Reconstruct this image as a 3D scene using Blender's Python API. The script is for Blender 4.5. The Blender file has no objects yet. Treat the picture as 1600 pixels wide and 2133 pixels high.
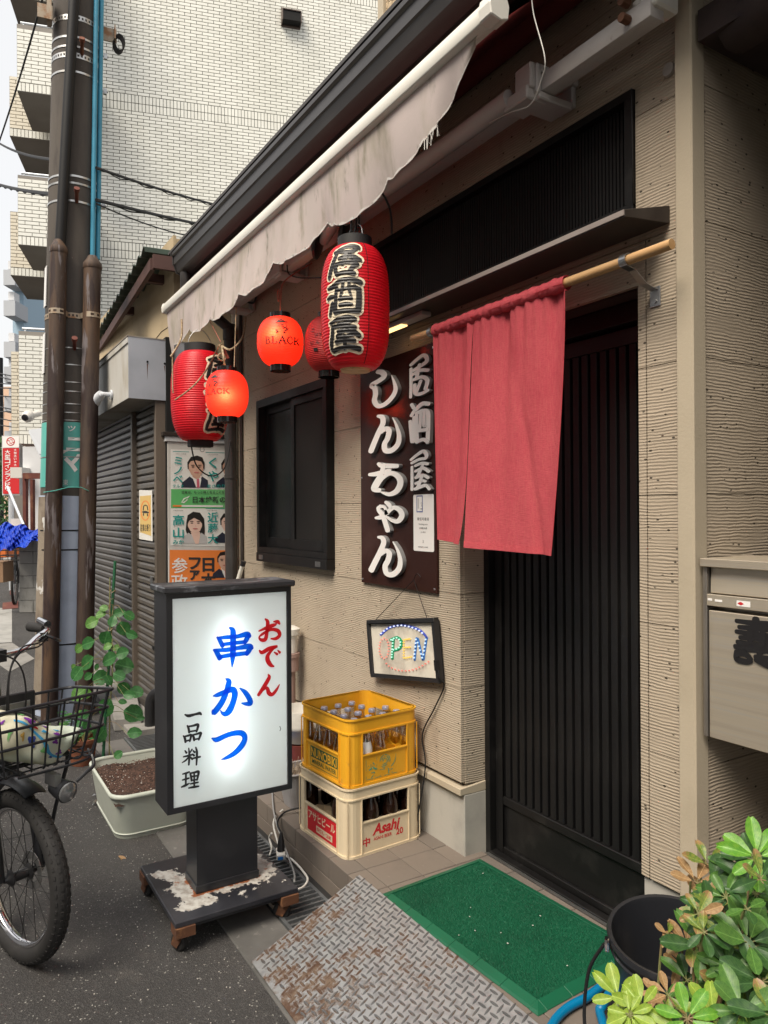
import bpy, bmesh, math, random
from mathutils import Vector, Matrix

scene = bpy.context.scene
COL = scene.collection
rad = math.radians

# ------------------------------------------------------------------ camera
YAW, PITCH, ROLL = rad(31.475), math.atan(1.08 / 1540.0), -0.006247
CAM = Vector((0.0, -1.70, 1.44))
cam_data = bpy.data.cameras.new("camera")
cam_data.sensor_width = 36.0
cam_data.sensor_fit = 'AUTO'
cam_data.lens = 1540.0 / 2133.0 * 36.0
cam_data.clip_start = 0.02
cam_data.clip_end = 3000.0
cam = bpy.data.objects.new("camera", cam_data)
COL.objects.link(cam)
cam.matrix_world = (Matrix.Translation(CAM) @ Matrix.Rotation(math.pi / 2 - YAW, 4, 'Z')
     @ Matrix.Rotation(math.pi / 2 + PITCH, 4, 'X') @ Matrix.Rotation(ROLL, 4, 'Z'))
scene.camera = cam

# ------------------------------------------------------------------ sky, sun, exposure
SUN_EL, SUN_AZ = rad(54), rad(157)          # azimuth measured clockwise from +y
world = bpy.data.worlds.new("World")
scene.world = world
world.use_nodes = True
wn = world.node_tree
wn.nodes.clear()
w_out = wn.nodes.new('ShaderNodeOutputWorld')
w_bg = wn.nodes.new('ShaderNodeBackground')
w_sky = wn.nodes.new('ShaderNodeTexSky')
w_sky.sky_type = 'NISHITA'
w_sky.sun_disc = False
w_sky.sun_elevation = SUN_EL
w_sky.sun_rotation = SUN_AZ
w_sky.air_density = 1.0
w_sky.dust_density = 6.0
w_sky.ozone_density = 1.0
w_bg.inputs['Strength'].default_value = 0.078
w_mix = wn.nodes.new('ShaderNodeMixRGB')          # thin even cloud over the sky
w_mix.inputs[0].default_value = 0.6
w_mix.inputs[2].default_value = (9.6, 9.4, 9.0, 1.0)
wn.links.new(w_sky.outputs[0], w_mix.inputs[1])
wn.links.new(w_mix.outputs[0], w_bg.inputs['Color'])
wn.links.new(w_bg.outputs[0], w_out.inputs['Surface'])
sun_data = bpy.data.lights.new("sun", 'SUN')
sun_data.energy = 2.3
sun_data.angle = rad(30)
sun_data.color = (1.0, 0.91, 0.77)
sun = bpy.data.objects.new("sun", sun_data)
COL.objects.link(sun)
_sd = Vector((math.sin(SUN_AZ) * math.cos(SUN_EL), math.cos(SUN_AZ) * math.cos(SUN_EL), math.sin(SUN_EL)))
sun.rotation_euler = _sd.to_track_quat('Z', 'Y').to_euler()
sun.location = (0, -6, 9)
vs = scene.view_settings
vs.view_transform = 'Standard'
vs.look = 'None'
vs.exposure = 0.92
vs.gamma = 1.0
vs.use_curve_mapping = False
scene.cycles.max_bounces = 8
scene.cycles.transparent_max_bounces = 16
scene.cycles.sample_clamp_indirect = 6.0
scene.cycles.caustics_reflective = False
scene.cycles.caustics_refractive = False

# ------------------------------------------------------------------ survey helper: a direction through the lens meets a plane of the place
def at(u, v, x=None, y=None, z=None):
 a, b = (u - 800.0) / 1540.0, (1066.0 - v) / 1540.0
 c, s = math.cos(ROLL), math.sin(ROLL)
 a, b = a * c - b * s, a * s + b * c
 zf = math.cos(PITCH) - b * math.sin(PITCH)
 up = math.sin(PITCH) + b * math.cos(PITCH)
 d = Vector((-(zf * math.cos(YAW) - a * math.sin(YAW)), zf * math.sin(YAW) + a * math.cos(YAW), up))
 if x is not None:
  t = (x - CAM.x) / d.x
 elif y is not None:
  t = (y - CAM.y) / d.y
 else:
  t = (z - CAM.z) / d.z
 return CAM + d * t

def deep(u, v, dist):
 """point at forward distance dist"""
 a, b = (u - 800.0) / 1540.0, (1067.0 - v) / 1540.0
 f = Vector((-math.cos(YAW), math.sin(YAW), 0))
 r = Vector((math.sin(YAW), math.cos(YAW), 0))
 return CAM + f * dist + r * (a * dist) + Vector((0, 0, b * dist))

# ------------------------------------------------------------------ mesh helpers
RND = random.Random(11)
ORG = {}

class MB:
 """collects shapes in world metres; build() links them as one mesh object"""
 def __init__(self):
  self.v, self.f, self.m = [], [], []
 def add(self, vs, fs, mi=0):
  o = len(self.v)
  self.v += [tuple(p) for p in vs]
  self.f += [tuple(i + o for i in q) for q in fs]
  self.m += [mi] * len(fs)
  return self
 def box(self, x0, x1, y0, y1, z0, z1, mi=0):
  x0, x1 = min(x0, x1), max(x0, x1); y0, y1 = min(y0, y1), max(y0, y1); z0, z1 = min(z0, z1), max(z0, z1)
  vs = [(x0, y0, z0), (x1, y0, z0), (x1, y1, z0), (x0, y1, z0), (x0, y0, z1), (x1, y0, z1), (x1, y1, z1), (x0, y1, z1)]
  return self.add(vs, [(3, 2, 1, 0), (4, 5, 6, 7), (0, 1, 5, 4), (1, 2, 6, 5), (2, 3, 7, 6), (3, 0, 4, 7)], mi)
 def obox(self, c, a, b, d, mi=0):
  """box at centre c with half-axes a, b, d (right handed)"""
  c, a, b, d = Vector(c), Vector(a), Vector(b), Vector(d)
  vs = [c + a * i + b * j + d * k for k in (-1, 1) for (i, j) in ((-1, -1), (1, -1), (1, 1), (-1, 1))]
  return self.add(vs, [(3, 2, 1, 0), (4, 5, 6, 7), (0, 1, 5, 4), (1, 2, 6, 5), (2, 3, 7, 6), (3, 0, 4, 7)], mi)
 def hexa(self, p, mi=0):
  """8 corners: four of the bottom ccw, four of the top ccw"""
  return self.add(p, [(3, 2, 1, 0), (4, 5, 6, 7), (0, 1, 5, 4), (1, 2, 6, 5), (2, 3, 7, 6), (3, 0, 4, 7)], mi)
 def tube(self, pts, r, n=8, cap=True, mi=0):
  P = [Vector(p) for p in pts]
  k = len(P)
  rr = r if isinstance(r, (list, tuple)) else [r] * k
  t0 = (P[1] - P[0]).normalized()
  up = Vector((0, 0, 1)) if abs(t0.z) < 0.9 else Vector((1, 0, 0))
  nrm = (up - t0 * up.dot(t0)).normalized()
  vs, fs = [], []
  for i in range(k):
   t = (P[min(i + 1, k - 1)] - P[max(i - 1, 0)])
   t = t.normalized() if t.length > 1e-9 else t0
   nrm = nrm - t * nrm.dot(t)
   nrm = nrm.normalized() if nrm.length > 1e-6 else t.orthogonal().normalized()
   bn = t.cross(nrm)
   for j in range(n):
    a = 2 * math.pi * j / n
    vs.append(P[i] + (nrm * math.cos(a) + bn * math.sin(a)) * rr[i])
  for i in range(k - 1):
   for j in range(n):
    fs.append((i * n + j, i * n + (j + 1) % n, (i + 1) * n + (j + 1) % n, (i + 1) * n + j))
  if cap:
   fs.append(tuple(range(n - 1, -1, -1)))
   fs.append(tuple((k - 1) * n + j for j in range(n)))
  return self.add(vs, fs, mi)
 def lathe(self, prof, c, n=32, axis=None, cap=False, mi=0):
  """prof [(r, h)] turned about axis (default z) through c"""
  c = Vector(c)
  ax = Vector(axis).normalized() if axis is not None else Vector((0, 0, 1))
  e1 = ax.orthogonal().normalized() if axis is not None else Vector((1, 0, 0))
  e2 = ax.cross(e1)
  vs, fs = [], []
  for (r, h) in prof:
   for j in range(n):
    a = 2 * math.pi * j / n
    vs.append(c + ax * h + (e1 * math.cos(a) + e2 * math.sin(a)) * r)
  for i in range(len(prof) - 1):
   for j in range(n):
    fs.append((i * n + j, i * n + (j + 1) % n, (i + 1) * n + (j + 1) % n, (i + 1) * n + j))
  if cap:
   fs.append(tuple(range(n - 1, -1, -1)))
   fs.append(tuple((len(prof) - 1) * n + j for j in range(n)))
  return self.add(vs, fs, mi)
 def prism(self, poly, d, mi=0):
  """closed polygon (3-D points, ccw seen against d) pushed along vector d"""
  d = Vector(d)
  P = [Vector(p) for p in poly]
  k = len(P)
  vs = P + [p + d for p in P]
  fs = [tuple(range(k - 1, -1, -1)), tuple(range(k, 2 * k))]
  fs += [(i, (i + 1) % k, k + (i + 1) % k, k + i) for i in range(k)]
  return self.add(vs, fs, mi)
 def grid(self, fn, nu, nv, mi=0, wrap=False):
  vs = [fn(i / nu, j / nv) for j in range(nv + 1) for i in range(nu + (0 if wrap else 1))]
  w = nu if wrap else nu + 1
  fs = [(j * w + i, j * w + (i + 1) % w, (j + 1) * w + (i + 1) % w, (j + 1) * w + i) for j in range(nv) for i in range(nu)]
  return self.add(vs, fs, mi)
 def plate(self, fn, verts2, faces, mi=0):
  """flat figure (2-D verts, faces) laid on a surface by fn(x, y)"""
  return self.add([fn(x, y) for x, y in verts2], faces, mi)
 def build(self, name, mat, parent=None, smooth=False, bevel=0.0, seg=1, kind=None, angle=38, props=None):
  org = ORG[parent.name] if parent is not None else Vector((0, 0, 0))
  me = bpy.data.meshes.new(name)
  me.from_pydata([(p[0] - org.x, p[1] - org.y, p[2] - org.z) for p in self.v], [], self.f)
  mats = mat if isinstance(mat, (list, tuple)) else [mat]
  for q in mats:
   me.materials.append(q)
  if len(mats) > 1:
   me.polygons.foreach_set('material_index', self.m)
  if bevel or smooth:
   bm = bmesh.new(); bm.from_mesh(me)
   bmesh.ops.remove_doubles(bm, verts=bm.verts, dist=1e-6)
   if bevel:
    es = [e for e in bm.edges if len(e.link_faces) == 2 and e.calc_face_angle(0) > 0.5]
    bmesh.ops.bevel(bm, geom=es, offset=bevel, segments=seg, profile=0.5, affect='EDGES', clamp_overlap=True)
   if smooth or seg > 1:
    lim = rad(angle)
    for fc in bm.faces:
     fc.smooth = True
    for e in bm.edges:
     e.smooth = len(e.link_faces) == 2 and e.calc_face_angle(0) < lim
   bm.to_mesh(me); bm.free()
  me.update()
  o = bpy.data.objects.new(name, me)
  COL.objects.link(o)
  if parent is not None:
   o.parent = parent
  ORG[o.name] = org
  if kind:
   o['kind'] = kind
  if props:
   for k_, v_ in props.items():
    o[k_] = v_
  return o

def thing(name, label, cat, loc=(0, 0, 0), group=None):
 o = bpy.data.objects.new(name, None)
 COL.objects.link(o)
 o.location = loc
 o.empty_display_size = 0.1
 o['label'] = label; o['category'] = cat
 if group:
  o['group'] = group
 ORG[o.name] = Vector(loc)
 return o

def tag(o, label, cat, group=None):
 o['label'] = label; o['category'] = cat
 if group:
  o['group'] = group
 return o

def structure(o):
 o['kind'] = 'structure'
 return o

def place(src, loc, parent, rot=None, scale=None, name=None):
 """another object that shares src's mesh"""
 c = src.copy()
 if name:
  c.name = name
 COL.objects.link(c)
 c.parent = parent
 c.location = loc
 if rot is not None:
  c.rotation_euler = rot
 if scale is not None:
  c.scale = scale
 ORG[c.name] = ORG.get(parent.name, Vector((0, 0, 0))) if parent is not None else Vector((0, 0, 0))
 return c

def copy_tree(o, loc=None, rotz=None, parent=None, label=None):
 c = o.copy(); COL.objects.link(c)
 if parent is not None:
  c.parent = parent
 for ch in list(o.children):
  copy_tree(ch, parent=c)
 if loc is not None:
  c.location = loc
  ORG[c.name] = Vector(loc)
 if rotz is not None:
  c.rotation_euler = (0, 0, rotz)
 if label:
  c['label'] = label
 return c

def smoothstep(a, b, x):
 t = max(0.0, min(1.0, (x - a) / (b - a)))
 return t * t * (3 - 2 * t)

def catmull(pts, step):
 """Catmull-Rom through tuples of any size, sampled about every step in the first two coordinates"""
 n = len(pts)
 out = []
 for i in range(n - 1):
  p0, p1, p2, p3 = pts[max(i - 1, 0)], pts[i], pts[i + 1], pts[min(i + 2, n - 1)]
  L = math.dist(p1[:2] if len(p1) == 3 else p1, p2[:2] if len(p2) == 3 else p2)
  k = max(2, int(L / step + 0.5))
  for j in range(k):
   t = j / k
   out.append(tuple(0.5 * ((2 * b) + (-a + c) * t + (2 * a - 5 * b + 4 * c - d) * t * t + (-a + 3 * b - 3 * c + d) * t ** 3)
                             for a, b, c, d in zip(p0, p1, p2, p3)))
 out.append(tuple(pts[-1]))
 return out

def curve3(pts, n=8):
 """smooth 3-D polyline through pts"""
 out = []
 m = len(pts)
 for i in range(m - 1):
  p0, p1, p2, p3 = pts[max(i - 1, 0)], pts[i], pts[i + 1], pts[min(i + 2, m - 1)]
  for j in range(n):
   t = j / n
   out.append(Vector(tuple(0.5 * ((2 * b) + (-a + c) * t + (2 * a - 5 * b + 4 * c - d) * t * t + (-a + 3 * b - 3 * c + d) * t ** 3)
                              for a, b, c, d in zip(p0, p1, p2, p3))))
 out.append(Vector(pts[-1]))
 return out

def brush(stroke, step, grow=0.0, across=1):
 """one brush stroke [(x, y, width)] -> (2-D verts, quads, outline indices): a ribbon with round ends"""
 c = catmull(stroke, step)
 n = len(c)
 def tang(i):
  a, b = c[max(i - 1, 0)], c[min(i + 1, n - 1)]
  L = math.hypot(b[0] - a[0], b[1] - a[1]) or 1e-9
  return (b[0] - a[0]) / L, (b[1] - a[1]) / L
 rows = []
 tx, ty = tang(0)
 w0 = max(c[0][2], 0.0) / 2 + grow
 for k in (1, 2, 3):                                  # round start
  a = math.pi / 2 * (1 - k / 4.0)
  rows.append((c[0][0] - tx * w0 * math.sin(a), c[0][1] - ty * w0 * math.sin(a), tx, ty, w0 * math.cos(a)))
 for i in range(n):
  tx, ty = tang(i)
  rows.append((c[i][0], c[i][1], tx, ty, max(c[i][2], 0.0) / 2 + grow))
 w1 = max(c[-1][2], 0.0) / 2 + grow
 for k in (3, 2, 1):
  a = math.pi / 2 * (1 - k / 4.0)
  rows.append((c[-1][0] + tx * w1 * math.sin(a), c[-1][1] + ty * w1 * math.sin(a), tx, ty, w1 * math.cos(a)))
 vs, fs = [], []
 for (x, y, tx, ty, w) in rows:
  for j in range(across + 1):
   q = (j / across * 2 - 1) * w
   vs.append((x - ty * q, y + tx * q))
 A = across + 1
 for i in range(len(rows) - 1):
  for j in range(across):
   fs.append((i * A + j + 1, i * A + j, (i + 1) * A + j, (i + 1) * A + j + 1))
 loop = [i * A for i in range(len(rows))] + [i * A + across for i in range(len(rows) - 1, -1, -1)]
 return vs, fs, loop

def lay_strokes(mb, strokes, fn, step, grow=0.0, across=1, flip=False, depth=None, lift=0.0):
 """brush strokes on the surface fn(x, y, h); depth: give them sides down to h = 0"""
 for k, st in enumerate(strokes):
  vs, fs, loop = brush(st, step, grow, across)
  h = (depth or 0.0) + lift + k * 0.00025
  if flip:
   fs = [tuple(reversed(q)) for q in fs]
  mb.add([fn(x, y, h) for x, y in vs], fs)
  if depth:
   m = len(loop)
   vv = [fn(*vs[i], h) for i in loop] + [fn(*vs[i], 0.0) for i in loop]
   ff = [(i, m + i, m + (i + 1) % m, (i + 1) % m) for i in range(m)]
   mb.add(vv, ff)

# ------------------------------------------------------------------ printed type
_TEXT = {}
def type_mesh(body, offset=0.0, spacing=1.0):
 key = (body, offset, spacing)
 if key not in _TEXT:
  cu = bpy.data.curves.new('type', 'FONT')
  cu.body = body; cu.size = 1.0; cu.offset = offset; cu.resolution_u = 3; cu.space_character = spacing
  ob = bpy.data.objects.new('type', cu)
  COL.objects.link(ob)
  dg = bpy.context.evaluated_depsgraph_get()
  me = bpy.data.meshes.new_from_object(ob.evaluated_get(dg))
  vs = [(p.co.x, p.co.y) for p in me.vertices]
  fs = [tuple(p.vertices) for p in me.polygons]
  bpy.data.objects.remove(ob); bpy.data.curves.remove(cu); bpy.data.meshes.remove(me)
  if not vs:
   vs = [(0, 0), (0.001, 0), (0, 0.001)]; fs = [(0, 1, 2)]
  x0, x1 = min(p[0] for p in vs), max(p[0] for p in vs)
  y0, y1 = min(p[1] for p in vs), max(p[1] for p in vs)
  vs = [((x - x0) / max(x1 - x0, 1e-6) - 0.5, (y - y0) / max(y1 - y0, 1e-6) - 0.5) for x, y in vs]
  _TEXT[key] = (vs, fs, (x1 - x0) / max(y1 - y0, 1e-6))
 return _TEXT[key]

def set_type(mb, body, fn, cx, cy, w, h, offset=0.0, spacing=1.0, shear=0.0, mi=0):
 """type that fills the w x h box centred on (cx, cy) of the surface fn(x, y)"""
 vs, fs, _r = type_mesh(body, offset, spacing)
 mb.plate(lambda x, y: fn(cx + x * w + shear * y * h, cy + y * h), vs, fs, mi)
# ------------------------------------------------------------------ materials
def srgb(r, g, b):
 f = lambda c: (c / 255.0) / 12.92 if c / 255.0 <= 0.04045 else ((c / 255.0 + 0.055) / 1.055) ** 2.4
 return (f(r), f(g), f(b))

def _new(name):
 m = bpy.data.materials.new(name)
 m.use_nodes = True
 nt = m.node_tree
 nt.nodes.clear()
 out = nt.nodes.new('ShaderNodeOutputMaterial')
 return m, nt, out

class NT:
 def __init__(self, nt):
  self.nt = nt
  self.co = nt.nodes.new('ShaderNodeTexCoord')
 def n(self, t, **kw):
  nd = self.nt.nodes.new(t)
  for k, v in kw.items():
   if k in nd.inputs.keys() if isinstance(k, str) else False:
    nd.inputs[k].default_value = v
   else:
    setattr(nd, k, v)
  return nd
 def link(self, a, b):
  self.nt.links.new(a, b)
 def coords(self, stretch=None, coord='Object', loc=None):
  if stretch is None and loc is None:
   return self.co.outputs[coord]
  mp = self.nt.nodes.new('ShaderNodeMapping')
  if stretch is not None:
   mp.inputs['Scale'].default_value = stretch
  if loc is not None:
   mp.inputs['Location'].default_value = loc
  self.link(self.co.outputs[coord], mp.inputs['Vector'])
  return mp.outputs['Vector']
 def noise(self, scale, detail=4, rough=0.55, stretch=None, loc=None, dist=0.0):
  nd = self.nt.nodes.new('ShaderNodeTexNoise')
  nd.inputs['Scale'].default_value = scale
  nd.inputs['Detail'].default_value = detail
  nd.inputs['Roughness'].default_value = rough
  nd.inputs['Distortion'].default_value = dist
  self.link(self.coords(stretch, loc=loc), nd.inputs['Vector'])
  return nd.outputs['Fac']
 def voronoi(self, scale, feature='F1', stretch=None, out='Distance'):
  nd = self.nt.nodes.new('ShaderNodeTexVoronoi')
  nd.feature = feature
  nd.inputs['Scale'].default_value = scale
  self.link(self.coords(stretch), nd.inputs['Vector'])
  return nd.outputs[out]
 def ramp(self, fac, lo, hi, a=0.0, b=1.0):
  nd = self.nt.nodes.new('ShaderNodeMapRange')
  nd.interpolation_type = 'SMOOTHSTEP'
  nd.inputs['From Min'].default_value = lo
  nd.inputs['From Max'].default_value = hi
  nd.inputs['To Min'].default_value = a
  nd.inputs['To Max'].default_value = b
  self.link(fac, nd.inputs['Value'])
  return nd.outputs['Result']
 def mix(self, fac, a, b, mode='MIX'):
  nd = self.nt.nodes.new('ShaderNodeMix')
  nd.data_type = 'RGBA'
  nd.blend_type = mode
  ins = {i.identifier: i for i in nd.inputs}
  if hasattr(fac, 'links'):
   self.link(fac, ins['Factor_Float'])
  else:
   ins['Factor_Float'].default_value = fac
  for key, q in (('A_Color', a), ('B_Color', b)):
   if hasattr(q, 'links'):
    self.link(q, ins[key])
   else:
    ins[key].default_value = (*q, 1.0)
  return [o for o in nd.outputs if o.identifier == 'Result_Color'][0]
 def math(self, op, a, b=0.5):
  nd = self.nt.nodes.new('ShaderNodeMath')
  nd.operation = op
  for i, q in enumerate((a, b)):
   if hasattr(q, 'links'):
    self.link(q, nd.inputs[i])
   else:
    nd.inputs[i].default_value = q
  return nd.outputs[0]
 def bump(self, height, strength=0.5, dist=0.002, normal=None):
  nd = self.nt.nodes.new('ShaderNodeBump')
  nd.inputs['Strength'].default_value = strength
  nd.inputs['Distance'].default_value = dist
  self.link(height, nd.inputs['Height'])
  if normal is not None:
   self.link(normal, nd.inputs['Normal'])
  return nd.outputs[0]
 def bsdf(self, color, rough=0.6, metal=0.0, normal=None, spec=0.5, **kw):
  nd = self.nt.nodes.new('ShaderNodeBsdfPrincipled')
  for key, q in (('Base Color', color), ('Roughness', rough), ('Metallic', metal)):
   if hasattr(q, 'links'):
    self.link(q, nd.inputs[key])
   else:
    nd.inputs[key].default_value = (*q, 1.0) if key == 'Base Color' else q
  nd.inputs['Specular IOR Level'].default_value = spec
  for k, v in kw.items():
   nd.inputs[k.replace('_', ' ')].default_value = v
  if normal is not None:
   self.link(normal, nd.inputs['Normal'])
  return nd

def mat(name, col, rough=0.55, metal=0.0, layers=(), bump=0.0, bscale=80.0, bdist=0.002, spec=0.5, rvar=0.0, island=0.0, **kw):
 """plain paint or plastic with stains: layers [(colour, scale, lo, hi[, stretch])] of noise"""
 m, nt, out = _new(name)
 N = NT(nt)
 c = col
 for i, L in enumerate(layers):
  lc, sc, lo, hi = L[:4]
  st = L[4] if len(L) > 4 else None
  mask = N.ramp(N.noise(sc, 6, 0.6, st, loc=(i * 3.7 + 1.3, i * 1.9, 0.7 * i)), lo, hi)
  c = N.mix(mask, c, lc)
 if island:                                           # every piece of the mesh a touch lighter or darker
  ge = nt.nodes.new('ShaderNodeNewGeometry')
  c = N.mix(N.math('MULTIPLY', ge.outputs['Random Per Island'], island * 2.2), c, (0.42, 0.41, 0.36))
 nrm = N.bump(N.noise(bscale, 4, 0.6), bump, bdist) if bump else None
 r = rough
 if rvar:
  r = N.ramp(N.noise(14, 4), 0.3, 0.7, rough - rvar, rough + rvar)
 b = N.bsdf(c, r, metal, nrm, spec, **kw)
 N.link(b.outputs[0], out.inputs[0])
 return m

MT = {}
def film(name, col, rough=0.4, trans=0.0):
 """thin dyed sheet that lets light of its colour through"""
 m, nt, out = _new(name)
 N = NT(nt)
 d = N.bsdf(col, rough)
 t = nt.nodes.new('ShaderNodeBsdfTransparent')
 t.inputs[0].default_value = (*col, 1)
 mx = nt.nodes.new('ShaderNodeMixShader')
 mx.inputs[0].default_value = trans
 N.link(d.outputs[0], mx.inputs[1]); N.link(t.outputs[0], mx.inputs[2])
 N.link(mx.outputs[0], out.inputs[0])
 return m

def cloth(name, col, trans=0.35, rough=0.9, layers=(), bump=0.25, bscale=500.0, weave=None, tcol=None):
 """cloth or paper: part of the light goes through"""
 m, nt, out = _new(name)
 N = NT(nt)
 c = col
 for i, L in enumerate(layers):
  lc, sc, lo, hi = L[:4]
  st = L[4] if len(L) > 4 else None
  c = N.mix(N.ramp(N.noise(sc, 6, 0.6, st, loc=(i * 2.7, 0.3, i * 1.1)), lo, hi), c, lc)
 h = N.noise(bscale, 2, 0.5, weave)
 nrm = N.bump(h, bump, 0.0015)
 d = N.bsdf(c, rough, 0, nrm, 0.2)
 t = nt.nodes.new('ShaderNodeBsdfTranslucent')
 if tcol is not None:
  t.inputs[0].default_value = (*tcol, 1)
 elif hasattr(c, 'links'):
  N.link(c, t.inputs[0])
 else:
  t.inputs[0].default_value = (*c, 1)
 mx = nt.nodes.new('ShaderNodeMixShader')
 mx.inputs[0].default_value = trans
 N.link(d.outputs[0], mx.inputs[1]); N.link(t.outputs[0], mx.inputs[2])
 N.link(mx.outputs[0], out.inputs[0])
 return m

def glow(name, col, strength):
 m, nt, out = _new(name)
 e = nt.nodes.new('ShaderNodeEmission')
 e.inputs[0].default_value = (*col, 1); e.inputs[1].default_value = strength
 nt.links.new(e.outputs[0], out.inputs[0])
 return m

def glassy(name, tint=(1, 1, 1), rough=0.03, trans=0.85):
 m, nt, out = _new(name)
 N = NT(nt)
 g = nt.nodes.new('ShaderNodeBsdfGlossy'); g.inputs['Roughness'].default_value = rough
 g.inputs['Color'].default_value = (0.9, 0.9, 0.9, 1)
 t = nt.nodes.new('ShaderNodeBsdfTransparent'); t.inputs[0].default_value = (*tint, 1)
 fr = nt.nodes.new('ShaderNodeLayerWeight'); fr.inputs[0].default_value = 0.35
 mx = nt.nodes.new('ShaderNodeMixShader')
 f = N.ramp(fr.outputs['Facing'], 0.0, 1.0, 1 - trans, 0.95)
 N.link(f, mx.inputs[0])
 N.link(t.outputs[0], mx.inputs[1]); N.link(g.outputs[0], mx.inputs[2])
 N.link(mx.outputs[0], out.inputs[0])
 return m

# --- walls
def siding_mat(name, col, dark, period=0.0088):
 m, nt, out = _new(name)
 N = NT(nt)
 wob = N.noise(5.0, 4, 0.6, (1, 1, 2.2))
 wob2 = N.noise(60.0, 3, 0.6, (0.35, 0.35, 1.4))
 sep = nt.nodes.new('ShaderNodeSeparateXYZ')
 N.link(N.co.outputs['Object'], sep.inputs[0])
 ph = N.math('ADD', N.math('MULTIPLY', sep.outputs['Z'], 2 * math.pi / period), N.math('MULTIPLY', wob, 16.0))
 ph = N.math('ADD', ph, N.math('MULTIPLY', wob2, 3.2))
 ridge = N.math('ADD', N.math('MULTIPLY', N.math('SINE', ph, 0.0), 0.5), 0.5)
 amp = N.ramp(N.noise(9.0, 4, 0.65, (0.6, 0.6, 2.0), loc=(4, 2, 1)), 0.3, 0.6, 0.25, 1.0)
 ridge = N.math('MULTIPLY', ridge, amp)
 rough_n = N.noise(260.0, 3, 0.6)
 pits = N.ramp(N.voronoi(34.0, 'F1', (0.8, 0.8, 1.3)), 0.10, 0.16, 0.0, 1.0)
 pmask = N.ramp(N.noise(16, 3), 0.50, 0.60, 0.0, 1.0)
 pit = N.math('MAXIMUM', pits, pmask)
 h = N.math('ADD', N.math('MULTIPLY', ridge, 1.0), N.math('MULTIPLY', rough_n, 0.22))
 h = N.math('ADD', h, N.math('MULTIPLY', pit, 0.9))
 c = N.mix(N.ramp(N.noise(2.2, 5), 0.35, 0.7), col, tuple(q * 0.86 for q in col))
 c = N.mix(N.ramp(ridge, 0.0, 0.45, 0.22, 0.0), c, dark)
 c = N.mix(N.ramp(N.noise(6, 6, 0.7, (1.0, 1.0, 0.22), loc=(7, 0, 0)), 0.56, 0.78, 0.0, 0.5), c, dark)
 c = N.mix(N.ramp(N.noise(1.3, 6, 0.65, (1, 1, 1.4), loc=(2, 5, 1)), 0.52, 0.75, 0.0, 0.4), c, tuple(q * 0.62 for q in col))
 c = N.mix(N.ramp(pit, 0.0, 1.0, 0.85, 0.0), c, (0.02, 0.016, 0.012))
 b = N.bsdf(c, 0.85, 0, N.bump(h, 0.62, 0.0022), 0.25)
 N.link(b.outputs[0], out.inputs[0])
 return m

MT['siding'] = siding_mat('siding', (0.455, 0.38, 0.292), (0.185, 0.148, 0.108))
MT['trim_stone'] = mat('trim_stone', (0.44, 0.375, 0.28), 0.8, layers=[((0.40, 0.34, 0.25), 5, 0.4, 0.75), ((0.28, 0.23, 0.17), 3, 0.62, 0.85, (1, 1, .3))], bump=0.35, bscale=120)
MT['plinth'] = mat('plinth', (0.42, 0.40, 0.36), 0.85, layers=[((0.27, 0.26, 0.24), 4, 0.45, 0.8), ((0.2, 0.19, 0.17), 7, 0.6, 0.8, (1, 1, .35))], bump=0.3, bscale=150)
MT['joint'] = mat('joint', (0.05, 0.043, 0.035), 0.95)
MT['black_alu'] = mat('black_alu', (0.0075, 0.0072, 0.0075), 0.42, layers=[((0.02, 0.019, 0.0185), 9, 0.5, 0.75)], bump=0.06, bscale=300, spec=0.3)
MT['slat'] = mat('slat', (0.0065, 0.0063, 0.007), 0.5, layers=[((0.018, 0.017, 0.0165), 7, 0.5, 0.8, (1, 1, .2))], bump=0.05, bscale=200, spec=0.3)
MT['void'] = mat('void', (0.006, 0.006, 0.006), 0.9)
MT['brown_metal'] = mat('brown_metal', (0.035, 0.027, 0.024), 0.38, layers=[((0.055, 0.045, 0.04), 6, 0.5, 0.8)], bump=0.04)
MT['gutter'] = mat('gutter', (0.040, 0.036, 0.035), 0.36, layers=[((0.075, 0.07, 0.066), 5, 0.5, 0.8, (.3, 1, 1))], bump=0.04)
MT['soffit'] = mat('soffit', (0.045, 0.028, 0.025), 0.8, layers=[((0.025, 0.016, 0.015), 8, 0.4, 0.7)])
MT['roof_sheet'] = mat('roof_sheet', (0.06, 0.055, 0.055), 0.6)
MT['grey_bar'] = mat('grey_bar', (0.50, 0.47, 0.45), 0.5, layers=[((0.33, 0.29, 0.26), 6, 0.5, 0.8, (.4, 1, 1)), ((0.16, 0.08, 0.05), 30, 0.68, 0.8)], bump=0.05)
MT['white_bar'] = mat('white_bar', (0.74, 0.72, 0.66), 0.42, layers=[((0.5, 0.47, 0.4), 4, 0.5, 0.85, (.4, 1, 1)), ((0.2, 0.18, 0.14), 24, 0.66, 0.82, (.5, 1, 1))], bump=0.04)
MT['maroon'] = cloth('maroon', (0.16, 0.035, 0.035), 0.25, 0.9)
MT['valance'] = None
MT['wood_pole'] = mat('wood_pole', (0.58, 0.35, 0.16), 0.5, layers=[((0.42, 0.23, 0.09), 10, 0.4, 0.7, (.15, 1, 1)), ((0.66, 0.44, 0.24), 26, 0.5, 0.7, (.08, 1, 1))])
MT['steel'] = mat('steel', (0.42, 0.42, 0.42), 0.35, 0.9, layers=[((0.25, 0.25, 0.25), 12, 0.4, 0.7)])
MT['chrome'] = mat('chrome', (0.7, 0.7, 0.72), 0.12, 1.0)
MT['black_plastic'] = mat('black_plastic', (0.018, 0.018, 0.02), 0.38, bump=0.05)
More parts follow.
